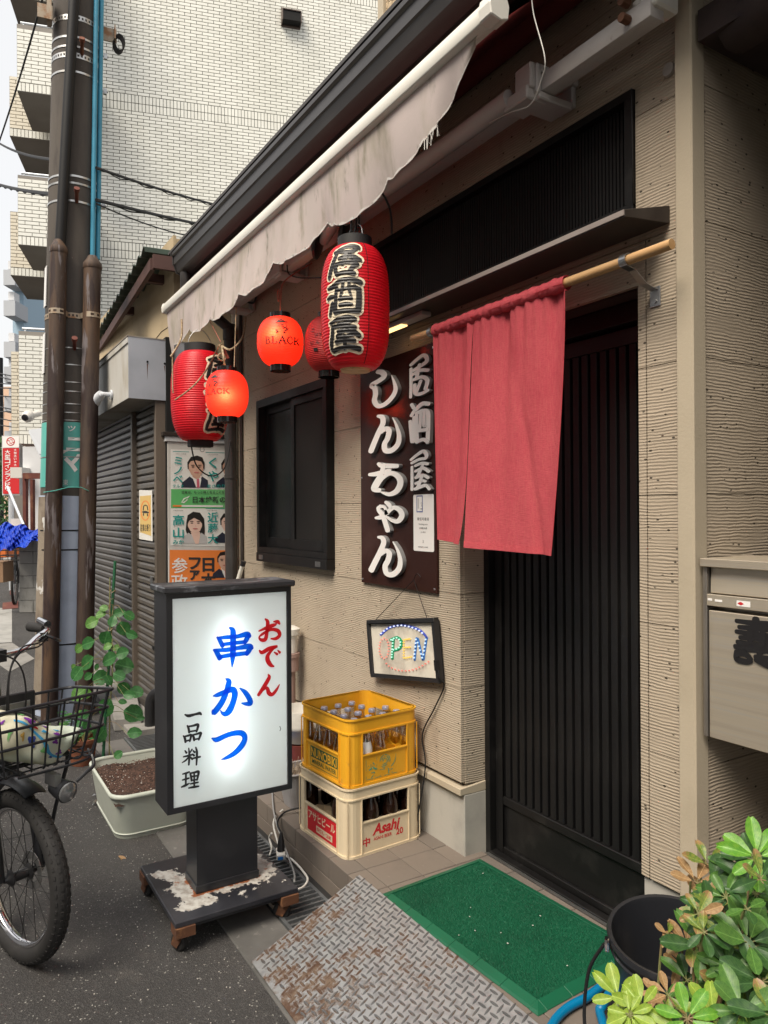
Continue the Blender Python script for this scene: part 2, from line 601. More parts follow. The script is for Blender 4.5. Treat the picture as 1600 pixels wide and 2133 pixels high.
MT['rubber'] = mat('rubber', (0.022, 0.021, 0.021), 0.75, layers=[((0.05, 0.047, 0.043), 14, 0.5, 0.8)], bump=0.2, bscale=90)
MT['black_paint'] = mat('black_paint', (0.017, 0.018, 0.022), 0.36, layers=[((0.04, 0.042, 0.047), 5, 0.5, 0.85), ((0.10, 0.10, 0.10), 60, 0.70, 0.76)], bump=0.06, bscale=120)
MT['rope'] = mat('rope', (0.42, 0.33, 0.22), 0.85, layers=[((0.25, 0.18, 0.1), 60, 0.4, 0.6)])
MT['red_cord'] = mat('red_cord', (0.30, 0.08, 0.05), 0.7)
MT['wire'] = mat('wire', (0.010, 0.010, 0.011), 0.6, spec=0.3)
MT['white_cord'] = mat('white_cord', (0.62, 0.61, 0.58), 0.5)
MT['grey_cord'] = mat('grey_cord', (0.28, 0.28, 0.28), 0.5)

# --- noren
def noren_mat():
 m, nt, out = _new('noren_linen')
 N = NT(nt)
 c = N.mix(N.ramp(N.noise(3.0, 5), 0.35, 0.7), (0.66, 0.115, 0.14), (0.58, 0.085, 0.112))
 c = N.mix(N.ramp(N.noise(420.0, 2, 0.5, (0.08, 1, 1)), 0.42, 0.62, 0.0, 0.45), c, (0.52, 0.07, 0.095))
 c = N.mix(N.ramp(N.noise(420.0, 2, 0.5, (1, 1, 0.06), loc=(3, 0, 0)), 0.45, 0.62, 0.0, 0.4), c, (0.66, 0.15, 0.15))
 h = N.math('ADD', N.noise(500, 2, 0.5, (0.1, 1, 1)), N.noise(500, 2, 0.5, (1, 1, 0.08)))
 h = N.math('ADD', h, N.math('MULTIPLY', N.noise(14, 5, 0.55, (1, 1, 0.4)), 7.0))
 nrm = N.bump(h, 0.45, 0.0028)
 d = N.bsdf(c, 0.9, 0, nrm, 0.15)
 t = nt.nodes.new('ShaderNodeBsdfTranslucent')
 N.link(c, t.inputs[0])
 mx = nt.nodes.new('ShaderNodeMixShader'); mx.inputs[0].default_value = 0.3
 N.link(d.outputs[0], mx.inputs[1]); N.link(t.outputs[0], mx.inputs[2])
 N.link(mx.outputs[0], out.inputs[0])
 return m
MT['noren'] = noren_mat()
MT['valance'] = cloth('valance_cloth', (0.68, 0.60, 0.57), 0.30, 0.85,
                      layers=[((0.72, 0.62, 0.60), 3, 0.4, 0.7), ((0.50, 0.45, 0.37), 4, 0.45, 0.75, (1.3, 1, .6)), ((0.34, 0.31, 0.23), 8, 0.53, 0.78, (1.8, 1, .45)), ((0.18, 0.17, 0.12), 12, 0.60, 0.8, (1.5, 1, .5)), ((0.28, 0.26, 0.2), 2.2, 0.58, 0.82)], bump=0.3, bscale=160)
MT['hem'] = cloth('valance_hem', (0.72, 0.70, 0.67), 0.3, 0.8, layers=[((0.2, 0.19, 0.17), 40, 0.55, 0.7)])

# --- lanterns
def lantern_mat(name, col, trans, gloss=0.35, thru=None):
 m, nt, out = _new(name)
 N = NT(nt)
 c = N.mix(N.ramp(N.noise(6, 5), 0.4, 0.75), col, tuple(q * 0.8 for q in col))
 d = N.bsdf(c, gloss, 0, None, 0.5)
 t = nt.nodes.new('ShaderNodeBsdfTranslucent')
 N.link(c, t.inputs[0])
 if thru:
  nt.links.remove(t.inputs[0].links[0]); t.inputs[0].default_value = (*thru, 1)
 mx = nt.nodes.new('ShaderNodeMixShader'); mx.inputs[0].default_value = trans
 N.link(d.outputs[0], mx.inputs[1]); N.link(t.outputs[0], mx.inputs[2])
 N.link(mx.outputs[0], out.inputs[0])
 return m
MT['lantern_red'] = lantern_mat('lantern_red', (0.82, 0.014, 0.03), 0.35)
MT['lantern_lit'] = lantern_mat('lantern_lit', (0.80, 0.032, 0.028), 0.5, 0.35, (1.0, 0.07, 0.034))
MT['lantern_old'] = lantern_mat('lantern_old', (0.62, 0.03, 0.03), 0.25, 0.5)
MT['ink'] = mat('ink', (0.014, 0.013, 0.014), 0.42)
MT['ink_red'] = mat('ink_red', (0.035, 0.002, 0.003), 0.5)
MT['cream_ink'] = mat('cream_ink', (0.80, 0.70, 0.52), 0.5)
MT['lantern_cap'] = mat('lantern_cap', (0.014, 0.013, 0.013), 0.14)
MT['lantern_cap_matt'] = mat('lantern_cap_matt', (0.016, 0.016, 0.017), 0.6)
MT['wicker'] = mat('wicker', (0.68, 0.50, 0.26), 0.6, layers=[((0.42, 0.27, 0.1), 30, 0.45, 0.6, (1, .1, 1))])

# --- signs
MT['sign_brown'] = mat('sign_brown', (0.036, 0.015, 0.012), 0.13, layers=[((0.06, 0.03, 0.026), 3, 0.5, 0.8)], bump=0.03, bscale=9, bdist=0.01, spec=0.13)
MT['letter_white'] = mat('letter_white', (0.82, 0.80, 0.78), 0.45)
MT['letter_side'] = mat('letter_side', (0.24, 0.24, 0.24), 0.5)
MT['paper_white'] = mat('paper_white', (0.78, 0.77, 0.74), 0.6, layers=[((0.68, 0.66, 0.62), 8, 0.5, 0.8)])
MT['print_black'] = mat('print_black', (0.03, 0.03, 0.032), 0.6)
MT['print_blue'] = mat('print_blue', (0.03, 0.06, 0.28), 0.6)
MT['print_teal'] = mat('print_teal', (0.0, 0.30, 0.28), 0.6)
MT['print_green'] = mat('print_green', (0.12, 0.47, 0.15), 0.55, layers=[((0.2, 0.55, 0.22), 4, 0.4, 0.7)])
MT['print_orange'] = mat('print_orange', (0.82, 0.23, 0.045), 0.6)
MT['print_yellow'] = mat('print_yellow', (0.76, 0.53, 0.16), 0.6)
MT['print_red'] = mat('print_red', (0.55, 0.02, 0.025), 0.5)
MT['skin_print'] = mat('skin_print', (0.66, 0.41, 0.31), 0.6, layers=[((0.56, 0.32, 0.23), 14, 0.4, 0.7)])
MT['skin_print_pale'] = mat('skin_print_pale', (0.76, 0.53, 0.44), 0.6)
MT['hair_print'] = mat('hair_print', (0.018, 0.015, 0.014), 0.5)
MT['suit_print'] = mat('suit_print', (0.02, 0.024, 0.045), 0.6)
MT['grey_suit_print'] = mat('grey_suit_print', (0.50, 0.49, 0.49), 0.6)
MT['lip_print'] = mat('lip_print', (0.50, 0.16, 0.15), 0.6)
MT['tie_print'] = mat('tie_print', (0.58, 0.12, 0.18), 0.6)
MT['box_white'] = mat('box_white', (0.62, 0.65, 0.70), 0.5, layers=[((0.50, 0.51, 0.53), 4, 0.45, 0.8), ((0.45, 0.36, 0.25), 7, 0.62, 0.85, (1, 1, .3))], bump=0.06, bscale=30)
MT['sign_face'] = None

def sign_face_mat():
 m, nt, out = _new('sign_face')
 N = NT(nt)
 d = N.bsdf((0.78, 0.80, 0.80), 0.22, 0, None, 0.5)
 t = nt.nodes.new('ShaderNodeBsdfTranslucent'); t.inputs[0].default_value = (0.86, 0.93, 0.93, 1)
 mx = nt.nodes.new('ShaderNodeMixShader'); mx.inputs[0].default_value = 0.55
 N.link(d.outputs[0], mx.inputs[1]); N.link(t.outputs[0], mx.inputs[2])
 N.link(mx.outputs[0], out.inputs[0])
 return m
MT['sign_face'] = sign_face_mat()
MT['film_blue'] = film('film_blue', (0.0, 0.14, 0.85), 0.3, 0.55)
MT['film_red'] = film('film_red', (0.68, 0.012, 0.02), 0.3, 0.45)
MT['film_black'] = film('film_black', (0.012, 0.013, 0.016), 0.35, 0.0)

# --- crates and bottles
MT['crate_yellow'] = mat('crate_yellow', (0.80, 0.40, 0.022), 0.42, layers=[((0.70, 0.33, 0.018), 4, 0.4, 0.75), ((0.55, 0.27, 0.04), 20, 0.62, 0.8)], bump=0.06, bscale=60)
MT['crate_cream'] = mat('crate_cream', (0.72, 0.60, 0.42), 0.45, layers=[((0.62, 0.50, 0.34), 5, 0.45, 0.8), ((0.40, 0.31, 0.2), 16, 0.64, 0.82)], bump=0.06, bscale=60)
MT['crate_red'] = mat('crate_red', (0.62, 0.015, 0.025), 0.5, layers=[((0.72, 0.58, 0.42), 60, 0.68, 0.74)])
MT['crate_green'] = mat('crate_green', (0.012, 0.085, 0.035), 0.5)
MT['crate_teal'] = mat('crate_teal', (0.06, 0.33, 0.20), 0.55, layers=[((0.80, 0.40, 0.022), 35, 0.48, 0.56)])
MT['bottle_clear'] = glassy('bottle_clear', (0.86, 0.80, 0.72), 0.05, 0.80)
MT['bottle_brown'] = mat('bottle_brown', (0.018, 0.007, 0.004), 0.08)
MT['cap_blue'] = mat('cap_blue', (0.40, 0.42, 0.55), 0.3, 0.5)
MT['label_white'] = mat('label_white', (0.75, 0.75, 0.76), 0.6)

# --- ground
def asphalt_mat():
 m, nt, out = _new('asphalt')
 N = NT(nt)
 cell = N.voronoi(240.0, 'F1', None, 'Color')
 sepc = nt.nodes.new('ShaderNodeSeparateColor')
 N.link(cell, sepc.inputs[0])
 c = N.mix(N.ramp(N.noise(1.4, 6, 0.6), 0.35, 0.7), (0.044, 0.042, 0.042), (0.064, 0.061, 0.060))
 c = N.mix(N.ramp(N.noise(7.0, 6, 0.7, loc=(2, 1, 0)), 0.5, 0.75, 0, 0.6), c, (0.045, 0.044, 0.045))
 c = N.mix(N.ramp(sepc.outputs[0], 0.55, 0.95, 0, 0.32), c, (0.15, 0.145, 0.14))
 c = N.mix(N.ramp(sepc.outputs[1], 0.982, 0.992, 0, 0.7), c, (0.42, 0.41, 0.38))
 c = N.mix(N.ramp(N.noise(55, 3, 0.6), 0.75, 0.80, 0, 0.4), c, (0.32, 0.30, 0.27))
 c = N.mix(N.ramp(N.noise(0.9, 5, 0.6, loc=(8, 3, 0)), 0.52, 0.62, 0, 0.4), c, (0.036, 0.035, 0.034))
 c = N.mix(N.ramp(N.noise(2.6, 7, 0.7, (1.0, 1.6, 1), loc=(1, 7, 0)), 0.60, 0.70, 0, 0.35), c, (0.11, 0.10, 0.09))
 crack = N.math('MULTIPLY', N.ramp(N.voronoi(1.1, 'DISTANCE_TO_EDGE'), 0.0, 0.006, 1.0, 0.0), N.ramp(N.noise(1.7, 3), 0.5, 0.6))
 c = N.mix(crack, c, (0.015, 0.015, 0.015))
 h = N.math('ADD', N.voronoi(240.0), N.math('MULTIPLY', N.noise(90, 4), 0.8))
 b = N.bsdf(c, 0.82, 0, N.bump(h, 0.7, 0.004), 0.35)
 N.link(b.outputs[0], out.inputs[0])
 return m
MT['asphalt'] = asphalt_mat()
MT['concrete'] = mat('concrete', (0.27, 0.26, 0.245), 0.9, layers=[((0.17, 0.165, 0.155), 3, 0.4, 0.75), ((0.12, 0.115, 0.11), 11, 0.55, 0.8), ((0.36, 0.35, 0.33), 40, 0.62, 0.75)], bump=0.4, bscale=120)
MT['concrete_dark'] = mat('concrete_dark', (0.13, 0.125, 0.12), 0.9, layers=[((0.08, 0.078, 0.075), 3, 0.4, 0.75), ((0.2, 0.19, 0.18), 30, 0.6, 0.75)], bump=0.4, bscale=120)
MT['concrete_pale'] = mat('concrete_pale', (0.36, 0.355, 0.34), 0.9, layers=[((0.25, 0.25, 0.235), 2, 0.4, 0.75), ((0.18, 0.18, 0.165), 6, 0.55, 0.8, (1, 1, .4))], bump=0.25, bscale=80)
MT['step_tile'] = mat('step_tile', (0.175, 0.145, 0.122), 0.7, layers=[((0.13, 0.108, 0.092), 5, 0.4, 0.75), ((0.27, 0.24, 0.21), 55, 0.66, 0.76)], bump=0.25, bscale=160)
MT['step_tile_b'] = mat('step_tile_b', (0.150, 0.126, 0.108), 0.72, layers=[((0.11, 0.094, 0.082), 5, 0.4, 0.75), ((0.25, 0.22, 0.2), 60, 0.66, 0.76)], bump=0.25, bscale=160)
MT['grout'] = mat('grout', (0.085, 0.078, 0.07), 0.95)
MT['galv'] = mat('galv', (0.22, 0.235, 0.25), 0.45, 0.6, layers=[((0.12, 0.12, 0.12), 8, 0.45, 0.75), ((0.10, 0.05, 0.03), 20, 0.66, 0.8)])
MT['mat_green'] = mat('mat_green', (0.0035, 0.098, 0.046), 0.5, layers=[((0.003, 0.078, 0.036), 3, 0.4, 0.75)], bump=0.1)
MT['mat_bristle'] = mat('mat_bristle', (0.0035, 0.090, 0.042), 0.65, layers=[((0.0025, 0.055, 0.026), 4, 0.4, 0.7), ((0.03, 0.085, 0.055), 2.6, 0.56, 0.8), ((0.2, 0.3, 0.24), 130, 0.74, 0.78)], bump=0.5, bscale=500)

def rust_plate_mat(name, edge=0.0, dk=1.0):
 m, nt, out = _new(name)
 N = NT(nt)
 big = N.noise(3.6, 6, 0.62, None, loc=(1.1, 0.4, 0))
 fine = N.noise(22.0, 6, 0.7)
 sep = nt.nodes.new('ShaderNodeSeparateXYZ')
 N.link(N.co.outputs['Object'], sep.inputs[0])
 k = N.math('ADD', N.math('MULTIPLY', big, 0.62), N.math('MULTIPLY', fine, 0.52))
 k = N.math('ADD', k, N.math('MULTIPLY', sep.outputs['Y'], -0.22))
 rust = N.ramp(k, 0.555 - edge, 0.65 - edge)
 steel = N.mix(N.ramp(N.noise(40, 4), 0.4, 0.7), tuple(q * dk for q in (0.34, 0.345, 0.355)), tuple(q * dk for q in (0.25, 0.252, 0.262)))
 rc = N.mix(N.ramp(N.noise(30, 5, 0.7, loc=(5, 0, 0)), 0.4, 0.65), (0.085, 0.048, 0.032), (0.15, 0.105, 0.076))
 c = N.mix(rust, steel, rc)
 b = N.bsdf(c, N.ramp(rust, 0, 1, 0.36, 0.9), N.ramp(rust, 0, 1, 0.35, 0.0), N.bump(N.math('ADD', fine, N.math('MULTIPLY', rust, -0.5)), 0.35, 0.002), 0.4)
 N.link(b.outputs[0], out.inputs[0])
 return m
MT['checker'] = rust_plate_mat('checker')
MT['checker_tread'] = rust_plate_mat('checker_tread', 0.05, 0.42)  # darker than the sheet: more rust, plus a shadowed look put into the steel colour
def cart_top_mat():
 m, nt, out = _new('cart_top')
 N = NT(nt)
 sep = nt.nodes.new('ShaderNodeSeparateXYZ')
 N.link(N.co.outputs['Object'], sep.inputs[0])
 dx = N.math('ABSOLUTE', N.math('ADD', sep.outputs['X'], -0.0185))
 dy = N.math('ABSOLUTE', N.math('ADD', sep.outputs['Y'], -0.0125))
 d = N.math('MAXIMUM', N.math('SUBTRACT', dx, 0.06), N.math('SUBTRACT', dy, 0.11))
 n1 = N.noise(11, 7, 0.65)
 peel = N.math('ADD', N.math('MULTIPLY', d, -3.6), N.math('MULTIPLY', n1, 1.35))
 white = N.ramp(peel, 0.40, 0.44)
 rustm = N.ramp(N.math('ADD', N.math('MULTIPLY', d, -16.0), N.math('MULTIPLY', N.noise(16, 6, 0.7, loc=(3, 3, 0)), 1.6)), 0.52, 0.66)
 rust2 = N.ramp(N.noise(13, 6, 0.65, loc=(9, 1, 0)), 0.60, 0.66)
 black = N.mix(N.ramp(N.noise(5, 5), 0.4, 0.7), (0.02, 0.021, 0.027), (0.045, 0.046, 0.055))
 wc = N.mix(N.ramp(N.noise(35, 5), 0.4, 0.65), (0.52, 0.51, 0.48), (0.33, 0.30, 0.27))
 rc = N.mix(N.ramp(N.noise(40, 4), 0.4, 0.7), (0.30, 0.10, 0.035), (0.17, 0.06, 0.03))
 c = N.mix(white, black, N.mix(N.math('MULTIPLY', rust2, 0.9), wc, rc))
 c = N.mix(rustm, c, rc)
 h = N.math('ADD', N.math('MULTIPLY', white, -1.0), N.math('MULTIPLY', n1, 0.4))
 b = N.bsdf(c, N.ramp(white, 0, 1, 0.35, 0.8), 0, N.bump(h, 0.5, 0.003), 0.4)
 N.link(b.outputs[0], out.inputs[0])
 return m
MT['cart_top'] = cart_top_mat()
MT['rust'] = mat('rust', (0.12, 0.048, 0.022), 0.85, layers=[((0.09, 0.04, 0.022), 9, 0.4, 0.7), ((0.26, 0.12, 0.05), 25, 0.55, 0.75)], bump=0.4, bscale=90)
MT['rust_pipe'] = mat('rust_pipe', (0.052, 0.034, 0.026), 0.7, 0.0, layers=[((0.105, 0.058, 0.032), 4, 0.48, 0.68, (1.3, 1.3, .25)), ((0.03, 0.016, 0.014), 7, 0.46, 0.58, (1.8, 1.8, .3)), ((0.15, 0.13, 0.135), 8, 0.585, 0.63, (1.6, 1.6, .2)), ((0.012, 0.011, 0.012), 3.5, 0.56, 0.72, (1, 1, .3))], bump=0.3, bscale=60)
MT['pole_concrete'] = mat('pole_concrete', (0.095, 0.082, 0.070), 0.85, layers=[((0.06, 0.051, 0.045), 3, 0.4, 0.7, (1, 1, .25)), ((0.06, 0.05, 0.045), 8, 0.5, 0.75, (1.5, 1.5, .3)), ((0.26, 0.24, 0.21), 60, 0.69, 0.76)], bump=0.35, bscale=140)
MT['pole_sign'] = mat('pole_sign', (0.10, 0.42, 0.37), 0.4, layers=[((0.13, 0.48, 0.43), 4, 0.4, 0.7)])
MT['pole_sleeve'] = mat('pole_sleeve', (0.43, 0.50, 0.63), 0.5, layers=[((0.36, 0.42, 0.54), 4, 0.4, 0.7)])
MT['blue_duct'] = mat('blue_duct', (0.05, 0.30, 0.46), 0.45, layers=[((0.04, 0.24, 0.38), 6, 0.4, 0.7)])
MT['band'] = mat('band', (0.55, 0.55, 0.54), 0.35, 0.8, layers=[((0.3, 0.29, 0.27), 14, 0.45, 0.7)])
MT['perf_band'] = mat('perf_band', (0.40, 0.33, 0.25), 0.55, 0.3, layers=[((0.30, 0.15, 0.07), 12, 0.45, 0.65)])
MT['shutter'] = mat('shutter', (0.082, 0.074, 0.067), 0.42, layers=[((0.058, 0.052, 0.048), 3, 0.4, 0.7), ((0.14, 0.115, 0.085), 5, 0.55, 0.8, (.4, 1, 1.5)), ((0.2, 0.2, 0.2), 70, 0.74, 0.8)], bump=0.05)
MT['shutter_post'] = mat('shutter_post', (0.15, 0.12, 0.095), 0.5, layers=[((0.09, 0.075, 0.06), 4, 0.4, 0.7, (1, 1, .3))])
MT['plaster'] = mat('plaster', (0.50, 0.40, 0.26), 0.9, layers=[((0.40, 0.31, 0.19), 2.5, 0.4, 0.75), ((0.25, 0.19, 0.12), 4, 0.6, 0.85, (1, 1, .3))], bump=0.2, bscale=90)
MT['box_steel'] = mat('box_steel', (0.45, 0.48, 0.54), 0.42, 0.15, layers=[((0.36, 0.39, 0.44), 3, 0.4, 0.75)], bump=0.04, bscale=12)
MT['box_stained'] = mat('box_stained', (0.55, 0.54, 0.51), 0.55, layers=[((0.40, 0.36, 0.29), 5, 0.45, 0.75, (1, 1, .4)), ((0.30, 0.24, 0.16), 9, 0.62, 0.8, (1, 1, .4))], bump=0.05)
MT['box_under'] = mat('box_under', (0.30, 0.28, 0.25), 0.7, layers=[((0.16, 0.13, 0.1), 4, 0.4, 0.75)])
MT['roof_green'] = mat('roof_green', (0.045, 0.075, 0.055), 0.55, layers=[((0.03, 0.045, 0.035), 5, 0.4, 0.7), ((0.09, 0.055, 0.04), 8, 0.55, 0.75)], bump=0.1)
MT['rafter'] = mat('rafter', (0.085, 0.040, 0.034), 0.75, layers=[((0.05, 0.026, 0.023), 8, 0.4, 0.7, (1, .2, 1))], bump=0.15, bscale=60)
MT['tile_white'] = mat('tile_white', (0.82, 0.82, 0.76), 0.45, layers=[((0.76, 0.76, 0.69), 0.6, 0.4, 0.7), ((0.52, 0.50, 0.44), 1.1, 0.62, 0.85, (1, 1, .25))], island=0.10)
MT['tile_cream'] = mat('tile_cream', (0.74, 0.69, 0.57), 0.42, layers=[((0.66, 0.60, 0.48), 0.9, 0.4, 0.75)])
MT['tile_joint'] = mat('tile_joint', (0.035, 0.035, 0.033), 0.9)
MT['soffit_grey'] = mat('soffit_grey', (0.27, 0.25, 0.225), 0.85, layers=[((0.22, 0.2, 0.18), 0.8, 0.4, 0.7)])
MT['rail_alu'] = mat('rail_alu', (0.62, 0.66, 0.70), 0.35, 0.4)
MT['beige_siding'] = None
def beige_mat():
 m, nt, out = _new('beige_siding')
 N = NT(nt)
 h = N.ramp(N.voronoi(14, 'DISTANCE_TO_EDGE'), 0.0, 0.12)
 c = N.mix(h, (0.34, 0.25, 0.15), (0.48, 0.37, 0.24))
 b = N.bsdf(c, 0.8, 0, N.bump(h, 0.6, 0.01))
 N.link(b.outputs[0], out.inputs[0])
 return m
MT['beige_siding'] = beige_mat()

# --- small things
MT['planter_plastic'] = mat('planter_plastic', (0.50, 0.53, 0.47), 0.5, layers=[((0.42, 0.46, 0.40), 4, 0.4, 0.75), ((0.32, 0.31, 0.26), 9, 0.62, 0.8, (1, 1, .5))], bump=0.06, bscale=40)
MT['soil'] = mat('soil', (0.055, 0.028, 0.020), 0.95, layers=[((0.095, 0.05, 0.035), 40, 0.45, 0.6), ((0.02, 0.012, 0.01), 60, 0.5, 0.65)], bump=0.9, bscale=140, bdist=0.01)
MT['pebble'] = mat('pebble', (0.12, 0.06, 0.045), 0.9, layers=[((0.20, 0.13, 0.10), 30, 0.4, 0.7)])
MT['perlite'] = mat('perlite', (0.55, 0.52, 0.48), 0.9)
MT['stake_green'] = mat('stake_green', (0.015, 0.105, 0.045), 0.45, bump=0.15, bscale=90)
def leaf_mat(name, a, b_, tip=None, trans=0.3, gloss=0.38):
 m, nt, out = _new(name)
 N = NT(nt)
 c = N.mix(N.ramp(N.noise(9, 4), 0.35, 0.7), a, b_)
 if tip is not None:
  sep = nt.nodes.new('ShaderNodeSeparateXYZ')
  N.link(N.co.outputs['Generated'], sep.inputs[0])
  k = N.math('ADD', sep.outputs['X'], N.math('MULTIPLY', N.noise(14, 4), 0.7))
  c = N.mix(N.ramp(k, tip[1], tip[1] + 0.18), c, tip[0])
 s2 = nt.nodes.new('ShaderNodeSeparateXYZ'); N.link(N.co.outputs['Generated'], s2.inputs[0])
 dv = N.math('ABSOLUTE', N.math('SUBTRACT', s2.outputs['Y'], 0.5))
 rib = N.ramp(dv, 0.012, 0.035, 0.55, 0.0)               # midrib and side veins
 vein = N.math('SINE', N.math('SUBTRACT', N.math('MULTIPLY', s2.outputs['X'], 60.0), N.math('MULTIPLY', dv, 46.0)), 0.0)
 c = N.mix(N.math('MAXIMUM', rib, N.ramp(vein, 0.82, 1.0, 0.0, 0.22)), c, tuple(min(1.0, q * 1.9 + 0.03) for q in b_))
 c = N.mix(N.ramp(N.noise(5.0, 5, 0.6, loc=(3, 1, 2)), 0.58, 0.75, 0.0, 0.5), c, tuple(q * 0.55 for q in a))
 d = N.bsdf(c, gloss, 0, N.bump(N.noise(60, 3, 0.5, (1, .4, 1)), 0.15, 0.002), 0.5)
 t = nt.nodes.new('ShaderNodeBsdfTranslucent')
 N.link(c, t.inputs[0])
 mx = nt.nodes.new('ShaderNodeMixShader'); mx.inputs[0].default_value = trans
 N.link(d.outputs[0], mx.inputs[1]); N.link(t.outputs[0], mx.inputs[2])
 N.link(mx.outputs[0], out.inputs[0])
 return m
MT['leaf_bright'] = leaf_mat('leaf_bright', (0.10, 0.30, 0.028), (0.17, 0.37, 0.04))
MT['leaf_lime'] = leaf_mat('leaf_lime', (0.23, 0.37, 0.04), (0.32, 0.43, 0.06))
MT['leaf_dark'] = leaf_mat('leaf_dark', (0.028, 0.088, 0.022), (0.05, 0.125, 0.03))
MT['leaf_mid'] = leaf_mat('leaf_mid', (0.065, 0.17, 0.032), (0.10, 0.22, 0.04))
MT['leaf_tipped'] = leaf_mat('leaf_tipped', (0.10, 0.19, 0.035), (0.24, 0.28, 0.05), ((0.33, 0.19, 0.085), 1.0))
MT['leaf_brown'] = leaf_mat('leaf_brown', (0.33, 0.19, 0.085), (0.42, 0.27, 0.13), None, 0.3, 0.6)
MT['leaf_bean'] = leaf_mat('leaf_bean', (0.030, 0.135, 0.035), (0.055, 0.185, 0.05), None, 0.3, 0.45)
MT['leaf_bean_light'] = leaf_mat('leaf_bean_light', (0.085, 0.23, 0.045), (0.13, 0.27, 0.06), None, 0.35, 0.45)
MT['stem'] = mat('stem', (0.16, 0.17, 0.06), 0.7, layers=[((0.2, 0.11, 0.06), 20, 0.45, 0.65)])
MT['hose_blue'] = mat('hose_blue', (0.0, 0.17, 0.36), 0.38)
MT['blue_plastic'] = mat('blue_plastic', (0.015, 0.16, 0.50), 0.4)
MT['bucket'] = mat('bucket', (0.016, 0.017, 0.021), 0.34, layers=[((0.035, 0.036, 0.04), 8, 0.5, 0.75)], bump=0.05)
MT['brushed'] = mat('brushed', (0.66, 0.58, 0.46), 0.42, 0.7, layers=[((0.58, 0.50, 0.40), 12, 0.4, 0.7, (.15, 1, 6)), ((0.62, 0.57, 0.5), 40, 0.5, 0.7, (.05, 1, 4))], bump=0.03, bscale=60)
MT['brushed_dark'] = mat('brushed_dark', (0.36, 0.33, 0.30), 0.35, 0.75, layers=[((0.28, 0.26, 0.24), 6, 0.4, 0.7)])
MT['pot_grey'] = mat('pot_grey', (0.33, 0.32, 0.33), 0.6, layers=[((0.25, 0.24, 0.24), 5, 0.4, 0.7)], bump=0.05)
MT['pot_white'] = mat('pot_white', (0.62, 0.60, 0.56), 0.5, layers=[((0.45, 0.42, 0.38), 6, 0.5, 0.8)])
MT['pot_red'] = mat('pot_red', (0.16, 0.035, 0.025), 0.55, layers=[((0.10, 0.025, 0.02), 5, 0.4, 0.7)])
MT['pot_terra'] = mat('pot_terra', (0.22, 0.075, 0.035), 0.8, layers=[((0.13, 0.05, 0.03), 6, 0.4, 0.7)])
MT['post_pink'] = mat('post_pink', (0.30, 0.20, 0.175), 0.75, layers=[((0.2, 0.13, 0.11), 5, 0.45, 0.75, (1, 1, .3))])
MT['dry_grass'] = mat('dry_grass', (0.36, 0.29, 0.22), 0.9, layers=[((0.12, 0.09, 0.07), 30, 0.45, 0.6)], bump=0.6, bscale=120, bdist=0.01)
MT['bag'] = cloth('bag_cloth', (0.66, 0.74, 0.64), 0.2, 0.7, layers=[((0.70, 0.68, 0.52), 4, 0.45, 0.65)], bump=0.3, bscale=25)
MT['purple'] = mat('purple', (0.20, 0.03, 0.33), 0.7)
MT['sky_blue'] = mat('sky_blue', (0.05, 0.33, 0.60), 0.7)
MT['gold'] = mat('gold', (0.60, 0.38, 0.09), 0.7)
MT['bag_green'] = mat('bag_green', (0.16, 0.42, 0.14), 0.7)
MT['lens_clear'] = mat('lens_clear', (0.26, 0.27, 0.28), 0.08, 0.5)
MT['tarp'] = mat('tarp', (0.006, 0.04, 0.42), 0.4, layers=[((0.01, 0.07, 0.55), 3, 0.4, 0.7)], bump=0.4, bscale=8, bdist=0.03)
MT['orange'] = mat('orange', (0.62, 0.15, 0.03), 0.6)
MT['cardboard'] = mat('cardboard', (0.28, 0.17, 0.10), 0.8)
MT['paint_white'] = mat('paint_white', (0.62, 0.63, 0.65), 0.6, layers=[((0.5, 0.5, 0.5), 2, 0.45, 0.8)])
MT['far_blue'] = mat('far_blue', (0.30, 0.42, 0.52), 0.7)
MT['far_grey'] = mat('far_grey', (0.42, 0.44, 0.47), 0.8)
MT['far_peach'] = mat('far_peach', (0.62, 0.42, 0.30), 0.8)
MT['iron_red'] = mat('iron_red', (0.13, 0.035, 0.025), 0.75, layers=[((0.2, 0.08, 0.04), 6, 0.5, 0.7)])
MT['window_glass'] = mat('window_glass', (0.008, 0.010, 0.011), 0.18, layers=[((0.02, 0.022, 0.022), 3, 0.4, 0.75)], bump=0.12, bscale=25, bdist=0.004)
MT['window_screen'] = mat('window_screen', (0.017, 0.0155, 0.015), 0.7, spec=0.2)
MT['paper_yellow'] = mat('paper_yellow', (0.72, 0.50, 0.17), 0.5)
MT['poster_board'] = mat('poster_board', (0.58, 0.56, 0.53), 0.75, layers=[((0.48, 0.46, 0.43), 6, 0.45, 0.75), ((0.3, 0.27, 0.23), 18, 0.64, 0.8)], bump=0.2, bscale=120)
MT['dark_water'] = mat('ditch', (0.02, 0.02, 0.02), 0.6)
